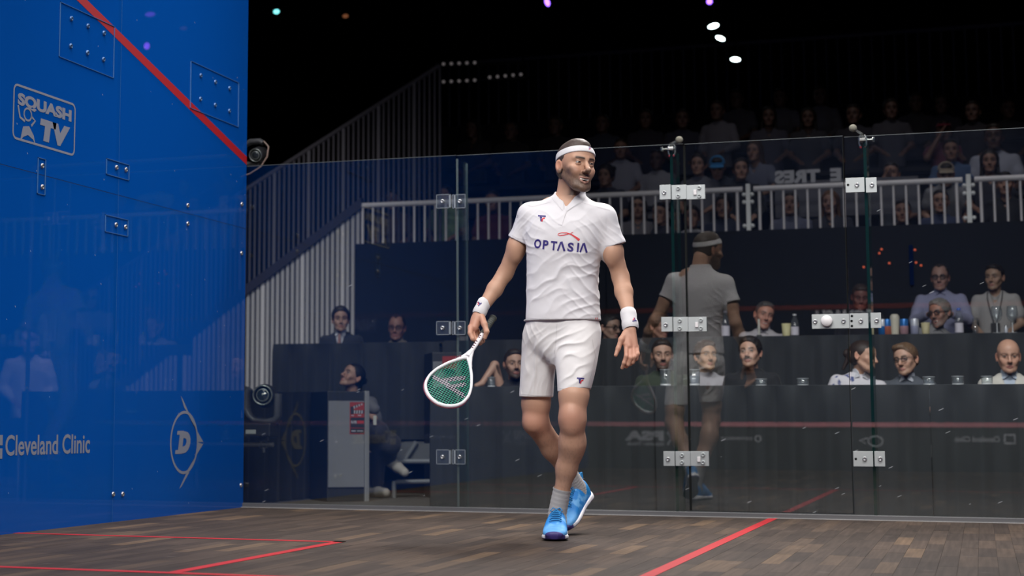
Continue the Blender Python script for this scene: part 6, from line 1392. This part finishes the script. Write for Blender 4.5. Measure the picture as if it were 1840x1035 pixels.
# woman seated sideways behind the grey cabinet, looking up to the left
def seated_woman():
    p = W(634, 677, 2.86); Hm = headM(p, -34, -26, 4, .88); Bm = Matrix.Translation(p) @ Matrix.Rotation(math.radians(35), 4, 'Z') @ Matrix.Scale(.98, 4)
    t = empty('person', tuple(p), 0, 'dark haired woman seated behind the grey cabinet looking up, in pale trainers', 'person'); inv = Matrix.Translation(-p)
    b = SDF(); head_sdf(b, Hm, jaw=.86); torso_body(b, Bm, 'long', REST)
    b.cap(W(703, 826, 2.86), W(707, 836, 2.86), .036, .034, .02); b.cap(W(676, 866, 2.9), W(674, 880, 2.9), .034, .03, .02)
    b.cap(W(668, 748, 2.62), W(673, 752, 2.60), .030, .026, .02)
    V, F = b.polygonize(.0048); c = np.tile(np.array((.36, .215, .16)), (len(V), 1)); hm = np.linalg.norm(V-np.array(p), axis=1) < .15
    c[hm] = head_colors(V[hm], Hm, (.36, .215, .16), np.array((.015, .012, .012)))
    o = link('body', np_mesh('body', V, F, c), skin_material(), t); o.matrix_parent_inverse = inv
    o = link('hair', hair_mesh('hair', Hm, 'bun', .0045, 3), hair_material(), t); o.matrix_parent_inverse = inv; o.color = (.012, .011, .012, 1)
    g = SDF(); torso_cloth(g, Bm, 'long', REST, 'crew'); g.cap(W(650, 715, 2.7), W(672, 735, 2.62), .05, .045, .03); V, F = g.polygonize(.007); o = link('shirt', np_mesh('shirt', V, F), CLO, t); o.matrix_parent_inverse = inv; o.color = (.11, .11, .125, 1)
    g = SDF(); g.cap(W(640, 790, 2.86), W(700, 798, 2.72), .10, .085, .05); g.cap(W(650, 775, 2.9), W(678, 775, 2.66), .10, .085, .05); g.cap(W(700, 798, 2.72), W(700, 824, 2.84), .080, .050, .03); g.cap(W(678, 780, 2.66), W(677, 868, 2.9), .080, .055, .03); g.cap(W(640, 770, 2.86), W(640, 800, 2.86), .13, .12, .04)
    V, F = g.polygonize(.010); o = link('trousers', np_mesh('trousers', V, F), CLO, t); o.matrix_parent_inverse = inv; o.color = (.022, .022, .032, 1)
    for i, (a, c2) in enumerate((((702, 830, 2.88), (727, 849, 2.74)), ((668, 884, 2.92), (693, 885, 2.78)))):
        g = SDF(); A, B_ = W(*a), W(*c2); g.cap(A, A.lerp(B_, .5), .044, .040, .03); g.cap(A.lerp(B_, .5), B_, .040, .034, .02); V, F = g.polygonize(.008); o = link('shoe', np_mesh('shoe', V, F), mat('pale_trainer', (.36, .34, .31), .7), t); o.matrix_parent_inverse = inv
    return t
seated_woman()
b = MB(); a, c = W(671.5, 764, 2.58), W(675.5, 747, 2.56); b.box((a.x, 2.57, a.z), (c.x, 2.578, c.z), .002); tag(b.build('phone', mat('pale_phone', (.55, .58, .55), .4)), 'pale phone held by the woman behind the grey cabinet', 'phone')
# --- the stand: smaller, dimmer figures; a few bodies, each copied with its clothes and hair
def proto(hair, open_=0, arms=REST, seed=1, sleeve='short', neck='crew', jaw=1.0):
    M = Matrix.Identity(4); b = SDF(); head_sdf(b, M, jaw=jaw, nos=False); torso_body(b, M, sleeve, arms); V, F = b.polygonize(.0072); c = np.ones((len(V), 3)); hm = np.linalg.norm(V, axis=1) < .15
    c[hm] = head_colors(V[hm], M, (1, 1, 1), np.array((.12, .10, .09)), lip=(.75, .45, .42)); bm_ = np_mesh('body', V, F, c); bm_.materials.append(SKT)
    g = SDF(); torso_cloth(g, M, sleeve, arms, neck); V, F = g.polygonize(.0085); sm_ = np_mesh('shirt', V, F); sm_.materials.append(CLO)
    return bm_, sm_
PRO = [proto('short'), proto('short', sleeve='long', neck='collar'), proto('short', arms=(((.20, -.16, -.36), (.05, -.15, -.10)), ((.215, .02, -.47), (.12, -.17, -.56)))), proto('short', jaw=.88, neck='v')]
HAIRS = {k: hair_mesh('hair', Matrix.Identity(4), k, .0065, 5+i) for i, k in enumerate(('short', 'mid', 'long', 'curly', 'receding', 'bun'))}
for me in HAIRS.values(): me.materials.append(hair_material())
def cap_mesh(brim_up=False):
    s = SDF(); s.ell((0, .010, .040), (.086, .107, .086), .01); s.plane((0, 0, .040), (0, 0, -1)); s.cap((-.035, -.105, .045), (.035, -.105, .045), .045, .045, .01, fl=(1, 1, .12)); V, F = s.polygonize(.006); me = np_mesh('cap', V, F); me.materials.append(CLO); return me
CAPM = cap_mesh()
ROWS = {0: 6.78, 1: 7.62, 2: 8.47, 3: 9.3, 9: 6.40}
LIGHTSK, MIDSK, DARKSK = (.36, .21, .155), (.26, .145, .105), (.10, .055, .042)
def fan(px, py, row, label, pr=0, hair='short', shirt=(.1, .1, .1), skin=LIGHTSK, yaw=0, pitch=0, roll=0, hairc=(.02, .015, .012), cap=None, s=.90):
    p = W(px, py, ROWS[row]); t = empty('person', tuple(p), math.radians(yaw), label, 'person', 'spectators in the stand'); t.rotation_euler = (math.radians(pitch), math.radians(roll), math.radians(yaw)); t.scale = (s, s, s)
    o = link('body', PRO[pr][0], None, t); o.color = (*skin, 1); o = link('shirt', PRO[pr][1], None, t); o.color = (*shirt, 1)
    if hair: o = link('hair', HAIRS[hair], None, t); o.color = (*hairc, 1)
    if cap: o = link('cap', CAPM, None, t); o.color = (*cap, 1)
    return t
fan(1089, 316, 0, 'spectator with bushy dark hair above the railing, beside the player\'s face', 0, 'curly', (.03, .03, .045), MIDSK, -10)
fan(1116, 268, 1, 'spectator in pale grey t-shirt, right of the player\'s headband', 0, 'short', (.34, .33, .40), MIDSK, 5)
fan(1180, 287, 1, 'dark skinned spectator in pale shirt left of the first microphone', 1, 'short', (.33, .32, .37), DARKSK, -5)
fan(1255, 296, 0, 'young dark haired spectator in grey shirt right of the upper hinge', 0, 'mid', (.13, .13, .16), LIGHTSK, -4)
fan(1289, 300, 0, 'spectator bent forward in a bright blue cap', 0, 'short', (.03, .035, .05), MIDSK, 5, 28, cap=(.03, .20, .46))
fan(1331, 304, 0, 'dark haired spectator in a black jacket, left of the pale banner', 1, 'mid', (.012, .013, .018), LIGHTSK, 12)
fan(1356, 272, 1, 'woman with long hair in a grey tank top behind the black jacket', 3, 'long', (.16, .17, .24), LIGHTSK, -14, hairc=(.06, .035, .02))
fan(1602, 312, 0, 'spectator shading the eyes with a raised hand', 2, 'short', (.10, .11, .13), MIDSK, -6)
fan(1700, 312, 0, 'spectator looking down under a tan cap', 0, 'short', (.20, .20, .22), LIGHTSK, 4, 22, cap=(.30, .24, .18))
fan(1709, 270, 1, 'dark haired spectator in blue shirt above the tan cap', 0, 'short', (.07, .12, .24), MIDSK, 0)
fan(1696, 236, 2, 'spectator in a dark red cap and pink top', 2, 'short', (.18, .05, .08), MIDSK, 4, cap=(.16, .012, .03))
fan(1786, 246, 1, 'dark skinned spectator in a white t-shirt at far right', 0, 'short', (.42, .43, .52), DARKSK, -4, s=1.08)
fan(1778, 290, 0, 'woman with long black hair in front of the white t-shirt', 3, 'long', (.02, .02, .03), MIDSK, 0)
fan(1806, 330, 9, 'person in a black top with a fine necklace behind the far right railing', 3, 'short', (.012, .012, .014), LIGHTSK, -4)
fan(1146, 372, 9, 'person with long dark hair seen through the railing right of the player', 3, 'long', (.16, .15, .17), LIGHTSK, 10)
fan(1186, 384, 9, 'person in a dark top seen through the railing left of the first fin', 0, 'short', (.03, .03, .045), LIGHTSK, -10)
fan(1243, 390, 9, 'person in a white top seen through the railing under the upper hinge', 0, 'mid', (.38, .37, .41), MIDSK, 8)
fan(1300, 372, 9, 'person in a navy top seen through the railing left of the bolted post', 0, 'mid', (.02, .025, .05), MIDSK, 0)
fan(1420, 366, 9, 'person in a grey blue top seen through the railing under the banner', 0, 'short', (.10, .105, .16), MIDSK, 0)
fan(1492, 364, 9, 'long haired person in dark clothes seen through the railing left of the second fin', 3, 'long', (.02, .02, .03), LIGHTSK, -6, hairc=(.12, .06, .03))
fan(1622, 380, 9, 'person in black seen through the railing right of the second fin', 0, 'short', (.014, .014, .02), MIDSK, 0)
fan(1690, 362, 9, 'person in a navy top seen through the railing below the tan cap', 0, 'short', (.03, .04, .09), LIGHTSK, 0)
fan(800, 352, 9, 'child in a pale green top behind the railing at left of the player', 0, 'mid', (.20, .30, .16), MIDSK, 0, s=.85)
fan(706, 360, 9, 'person in brown behind the left end of the railing', 0, 'short', (.12, .08, .06), MIDSK, 0)
fan(885, 362, 9, 'person in dark red behind the railing left of the player', 0, 'short', (.10, .02, .03), MIDSK, 0)
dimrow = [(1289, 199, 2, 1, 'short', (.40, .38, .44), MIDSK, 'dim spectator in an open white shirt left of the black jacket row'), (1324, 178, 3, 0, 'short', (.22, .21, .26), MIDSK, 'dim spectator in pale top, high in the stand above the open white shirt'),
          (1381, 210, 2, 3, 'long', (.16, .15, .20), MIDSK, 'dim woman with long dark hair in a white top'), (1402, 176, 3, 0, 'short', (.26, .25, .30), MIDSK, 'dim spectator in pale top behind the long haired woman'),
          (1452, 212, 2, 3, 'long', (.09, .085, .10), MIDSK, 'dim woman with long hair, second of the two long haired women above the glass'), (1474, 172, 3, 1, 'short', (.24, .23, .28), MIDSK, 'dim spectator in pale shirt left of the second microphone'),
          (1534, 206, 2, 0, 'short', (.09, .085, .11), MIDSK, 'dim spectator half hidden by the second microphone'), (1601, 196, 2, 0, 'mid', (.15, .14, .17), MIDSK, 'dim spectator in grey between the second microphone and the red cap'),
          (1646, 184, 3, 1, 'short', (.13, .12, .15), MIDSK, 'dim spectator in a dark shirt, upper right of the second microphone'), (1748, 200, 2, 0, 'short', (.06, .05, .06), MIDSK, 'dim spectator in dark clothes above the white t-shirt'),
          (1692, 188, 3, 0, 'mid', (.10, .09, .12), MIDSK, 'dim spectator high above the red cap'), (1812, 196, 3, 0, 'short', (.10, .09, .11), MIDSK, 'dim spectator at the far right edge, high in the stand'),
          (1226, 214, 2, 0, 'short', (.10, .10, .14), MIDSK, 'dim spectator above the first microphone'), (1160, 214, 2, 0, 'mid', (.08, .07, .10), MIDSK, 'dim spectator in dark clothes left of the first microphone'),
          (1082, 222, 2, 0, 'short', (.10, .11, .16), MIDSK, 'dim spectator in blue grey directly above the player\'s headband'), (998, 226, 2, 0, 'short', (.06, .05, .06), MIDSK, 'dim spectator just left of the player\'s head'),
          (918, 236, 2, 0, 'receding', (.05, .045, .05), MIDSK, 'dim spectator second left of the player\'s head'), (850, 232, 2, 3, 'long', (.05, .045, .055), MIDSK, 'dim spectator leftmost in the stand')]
for (x, y, r, pr, hr, sc, sk, lb) in dimrow: fan(x, y, r, lb, pr, hr, tuple(v*.5 for v in sc), tuple(v*.6 for v in sk), RNG.uniform(-14, 14))  # upper row clothes and skin darkened in place of weak light
# long dark seats: one bench for each row
for i in (0, 1, 2, 3):
    yb = ROWS[i]; z = 1.98+.40*i+.30; b = MB(); b.box((-2.1, yb-.12, z), (9.4, yb+.22, z+.045), .005); o = b.build('seat_board', mat('stand_deck')); e = empty('bench', (3.5, yb, z-.3), 0, ['lowest', 'second', 'third', 'fourth'][i]+' dark bench of the spectator stand', 'bench', 'benches of the stand'); bpy.context.view_layer.update(); o.parent = e; o.matrix_parent_inverse = Matrix.Translation(-e.location)
    for x in np.arange(-2, 9.5, 2.2): b = MB(); b.box((x-.02, yb-.05, z-.30), (x+.02, yb+.15, z)); o = b.build('leg', mat('stand_deck'), e); o.matrix_parent_inverse = Matrix.Translation(-e.location)
# people and things glimpsed through the blue side wall
Yw = 3.4
fan2 = W(52, 612, Yw); t = empty('person', tuple(fan2), math.radians(30), 'person in a white shirt seen faintly through the blue wall at far left', 'person')
o = link('body', PRO[1][0], None, t); o.color = (*LIGHTSK, 1); o = link('shirt', PRO[1][1], None, t); o.color = (.65, .64, .68, 1); o = link('hair', HAIRS['short'], None, t); o.color = (.03, .02, .02, 1)
t = empty('monitor_stand', tuple(W(324, 634, 3.0)), math.radians(10), 'dark monitor on a thin stand seen through the blue wall', 'monitor'); c = W(324, 634, 3.0)
b = MB(); b.box((-.10, -.02, -.02), (.10, .02, .12), .006); b.build('screen', mat('cabinet_black', (.018, .02, .024), .5), t); b = MB(); b.tube([(0, 0, 0), (0, 0, ZV-c.z)], .018, 10); b.build('pole', mat('cabinet_black'), t); b = MB(); b.lathe([(.0001, .03), (.16, .02), (.16, 0)], Matrix.Translation((0, 0, ZV-c.z)), 20); b.build('base', mat('cabinet_black'), t)
# ------------------------------------------------------------------ microphones on the glass
def microphone(bx, by, cx, cy, label, flip):
    Y = .03; p = W(cx, cy, Y); t = empty('microphone', tuple(p), 0, label, 'microphone'); bpy.context.view_layer.update(); inv = Matrix.Translation(-p)
    def ch(name, mb, m): o = mb.build(name, m, t); o.matrix_parent_inverse = inv; return o
    ball = W(bx, by, -.05); b = MB(); b.lathe([(.0215*math.sin(a)+.0001, -.0215*math.cos(a)) for a in np.linspace(0, math.pi, 14)], Matrix.Translation(ball), 20); ch('foam_ball', b, mat('grey_foam', (.17, .165, .13), .95, bump=(300, .6)))
    b = MB(); b.tube([ball, ball.lerp(p, .5)+Vector((0, 0, .006)), p+Vector((0, 0, .012))], [.007, .0062, .009], 10); b.lathe([(.010, 0), (.010, .02)], Matrix.Translation(p+Vector((0, 0, .005))) @ frame_of((0, -1, .3)), 12); ch('arm', b, mat('mic_chrome', (.42, .43, .42), .25, .8))
    b = MB(); z0 = HG
    for q in (-1, 1): b.tube([p+Vector((q*.009, 0, .010)), p+Vector((q*.018, 0, -.008)), p+Vector((q*.018, 0, -.040)), p+Vector((q*.009, 0, -.066))], [.006, .0075, .007, .005], 8)
    b.box((p.x-.017, Y-.045, p.z-.03), (p.x+.017, Y+.03, p.z-.012), .004); ch('clamp', b, mat('mic_chrome'))
    b = MB(); b.tube([p+Vector((flip*.022, 0, -.018)), p+Vector((flip*.058, 0, -.018))], .005, 8); b.lathe([(.013, 0), (.013, .012), (.0001, .014)], Matrix.Translation(p+Vector((flip*.052, 0, -.018))) @ frame_of((flip, 0, 0)), 12); ch('clamp_screw', b, mat('mic_chrome'))
    for q in (-1, 1): b = MB(); b.lathe([(.0001, .006), (.006, .004), (.007, 0)], Matrix.Translation(p+Vector((q*.011, -.010, -.060))) @ frame_of((0, -1, 0)), 10); ch('red_tip', b, mat('red_rubber', (.62, .07, .10), .4))
microphone(1220.5, 251.5, 1207, 262, 'small microphone with grey foam ball clamped on the glass left of the door', -1)
microphone(1532.5, 230.5, 1550, 246, 'small microphone with grey foam ball clamped on the glass right of the door', 1)
# ------------------------------------------------------------------ things on the tables
CLEAR = glass_mat('drinking_glass', (.93, .95, .96), (.8, .85, .9), .035, .06); WATER = glass_mat('water', (.88, .91, .93), (.7, .75, .8), .05, .05); BASEG = mat('glass_base', (.50, .52, .54), .2, spec=.8)
def tumbler(px0, px1, py0, py1, Y, label, full=.0, group='tumblers on the front row table'):
    a, c = W(px0, py1, Y), W(px1, py0, Y); r = (c.x-a.x)/2; h = c.z-ZT1; t = empty('tumbler', ((a.x+c.x)/2, Y, ZT1), 0, label, 'glass', group)
    b = MB(); b.lathe([(r*.90, 0), (r*.93, h*.2), (r, h), (r-.0025, h), (r*.90, h*.15), (.0001, h*.13)], None, 22); b.build('cup', CLEAR, t)
    b = MB(); b.lathe([(.0001, 0), (r*.905, 0), (r*.93, h*.14), (.0001, h*.15)], None, 22); b.build('base', BASEG, t)
    b = MB(); b.tube([(r*math.cos(q), r*math.sin(q), h) for q in np.linspace(0, 6.283, 23)[:-1]], .0014, 5, closed=True); b.build('rim', mat('glass_rim', (.36, .38, .40), .2), t)
    if full: b = MB(); b.lathe([(r*.89, h*.15), (r*.96, h*full), (.0001, h*full)], None, 20); b.build('water', WATER, t)
YG = 1.36
tumbler(1186, 1206, 664, 692, YG, 'tall tumbler before the man in dark green'); tumbler(1236, 1258, 664, 692, YG, 'tall tumbler of water between the first fin and the grey t-shirt', .6)
tumbler(1357, 1378, 681, 693, YG, 'short tumbler before the man in the black t-shirt'); tumbler(1432, 1453, 680, 692, YG, 'lone short tumbler midway between moustached man and leaning woman')
tumbler(1658, 1680, 677, 690, YG, 'short tumbler before the man with swept hair'); tumbler(1710, 1732, 676, 690, YG, 'short tumbler midway between glasses man and bald man'); tumbler(1763, 1784, 676, 690, YG, 'short tumbler just left of the bald man')
tumbler(876, 890, 678, 694, YG, 'small tumbler beside the resting arm of the bearded man', .5)
Y2 = YT2+.06
def place2(px, py=None): p = W(px, 600, Y2); return (p.x, Y2, ZT2)
def item(name, px, label, cat, parts, group=None):
    t = empty(name, place2(px), 0, label, cat, group)
    for pn, prof, m in parts: b = MB(); b.lathe([(max(r, .0001), z) for r, z in prof], None, 20); b.build(pn, m, t)
    return t
BLUECAN = mat('blue_can', (.02, .14, .42), .35, .4); REDCAN = mat('orange_can', (.42, .13, .08), .35, .3); WHCAN = mat('white_can', (.48, .50, .56), .35, .3); CREAM = mat('cream_cup', (.50, .47, .38), .6); YEL = mat('yellow_cup', (.38, .34, .20), .6); ALU = mat('can_aluminium', (.45, .46, .48), .3, .8)
def can(px, m1, m2, label): item('drink_can', px, label, 'can', [('can_body', [(.026, 0), (.031, .006), (.031, .062)], m2), ('can_top', [(.031, .062), (.031, .104), (.027, .114)], m1), ('lid', [(.027, .114), (.024, .112), (0, .112)], ALU)], 'cans on the second row table')
can(1586, WHCAN, BLUECAN, 'pale can with blue base beside the door lock, leftmost of the cans'); can(1595, BLUECAN, REDCAN, 'blue and orange can left of the tall cream cup'); can(1625, BLUECAN, mat('pink_can', (.42, .25, .28), .35, .3), 'blue and pink can right of the tall cream cup'); can(1644, WHCAN, mat('lilac_can', (.34, .36, .50), .35, .3), 'white and lilac can left of the small yellow cup')
item('cup', 1608.5, 'tall cream cup with domed lid among the cans', 'cup', [('cup_body', [(.028, 0), (.034, .10), (.0345, .12)], CREAM), ('lid', [(.0345, .12), (.033, .135), (.022, .15), (0, .152)], mat('cream_lid', (.44, .42, .36), .5))])
item('cup', 1663.5, 'small yellow cup beside the grinning grey bearded man', 'cup', [('cup_body', [(.026, 0), (.032, .085), (.0295, .085), (.025, .01), (0, .01)], YEL)])
item('cup', 1413, 'yellow cup beside the laughing man in pale jacket', 'cup', [('cup_body', [(.028, 0), (.034, .095), (.031, .095), (.026, .01), (0, .01)], mat('lemon_cup', (.46, .43, .24), .6))])
LBL = mat('bottle_label', (.50, .48, .55), .6); BCAP = mat('bottle_cap', (.45, .46, .48), .4)
def bottle(px, label, capm, h=.20, r=.030): item('water_bottle', px, label, 'bottle', [('bottle_body', [(r*.95, 0), (r, .01), (r, h*.62), (r*.5, h*.86), (r*.42, h*.95)], CLEAR), ('label', [(r*1.02, h*.04), (r*1.02, h*.42)], LBL), ('cap', [(r*.46, h*.93), (r*.46, h), (0, h*1.01)], capm)], 'bottles on the second row table')
bottle(1428.5, 'small bottle with white label right of the yellow cup', BCAP, .165, .030); bottle(1724, 'water bottle with blue cap right of the grinning man', mat('blue_cap', (.03, .10, .45), .4), .185, .030); bottle(1304, 'dark bottle seen beside the reflected player, second row', mat('dark_cap', (.05, .05, .08), .4), .20, .032)
def wineglass(px, label, dy=.02): item('wine_glass', px, label, 'glass', [('foot', [(0, .004), (.034, .003), (.034, 0)], BASEG), ('stem', [(.004, .003), (.0035, .075)], BASEG), ('bowl', [(.004, .075), (.028, .095), (.040, .130), (.038, .165), (.032, .195), (.030, .195), (.036, .165), (.037, .130), (.0001, .085)], CLEAR)], 'wine glasses on the second row table')
wineglass(1792, 'wine glass before the woman with the lanyard, left of the pair'); wineglass(1820, 'wine glass at the far right of the second row table')
item('tumbler', 1753, 'narrow clear tumbler left of the woman with the lanyard', 'glass', [('cup', [(.018, 0), (.020, .11), (.018, .11), (.017, .01), (0, .01)], CLEAR)])
item('salt_shaker', 1808, 'small white shaker between the two wine glasses', 'shaker', [('jar', [(.013, 0), (.013, .035), (.010, .045)], WHCAN), ('lid', [(.011, .045), (.010, .056), (0, .058)], ALU)])
item('microphone_stand', 1364, 'white stub microphone before the laughing man', 'microphone', [('base', [(.02, 0), (.02, .012), (0, .013)], mat('cabinet_black')), ('stick', [(.008, .012), (.008, .13), (0, .135)], mat('pale_stick', (.40, .40, .36), .5))])
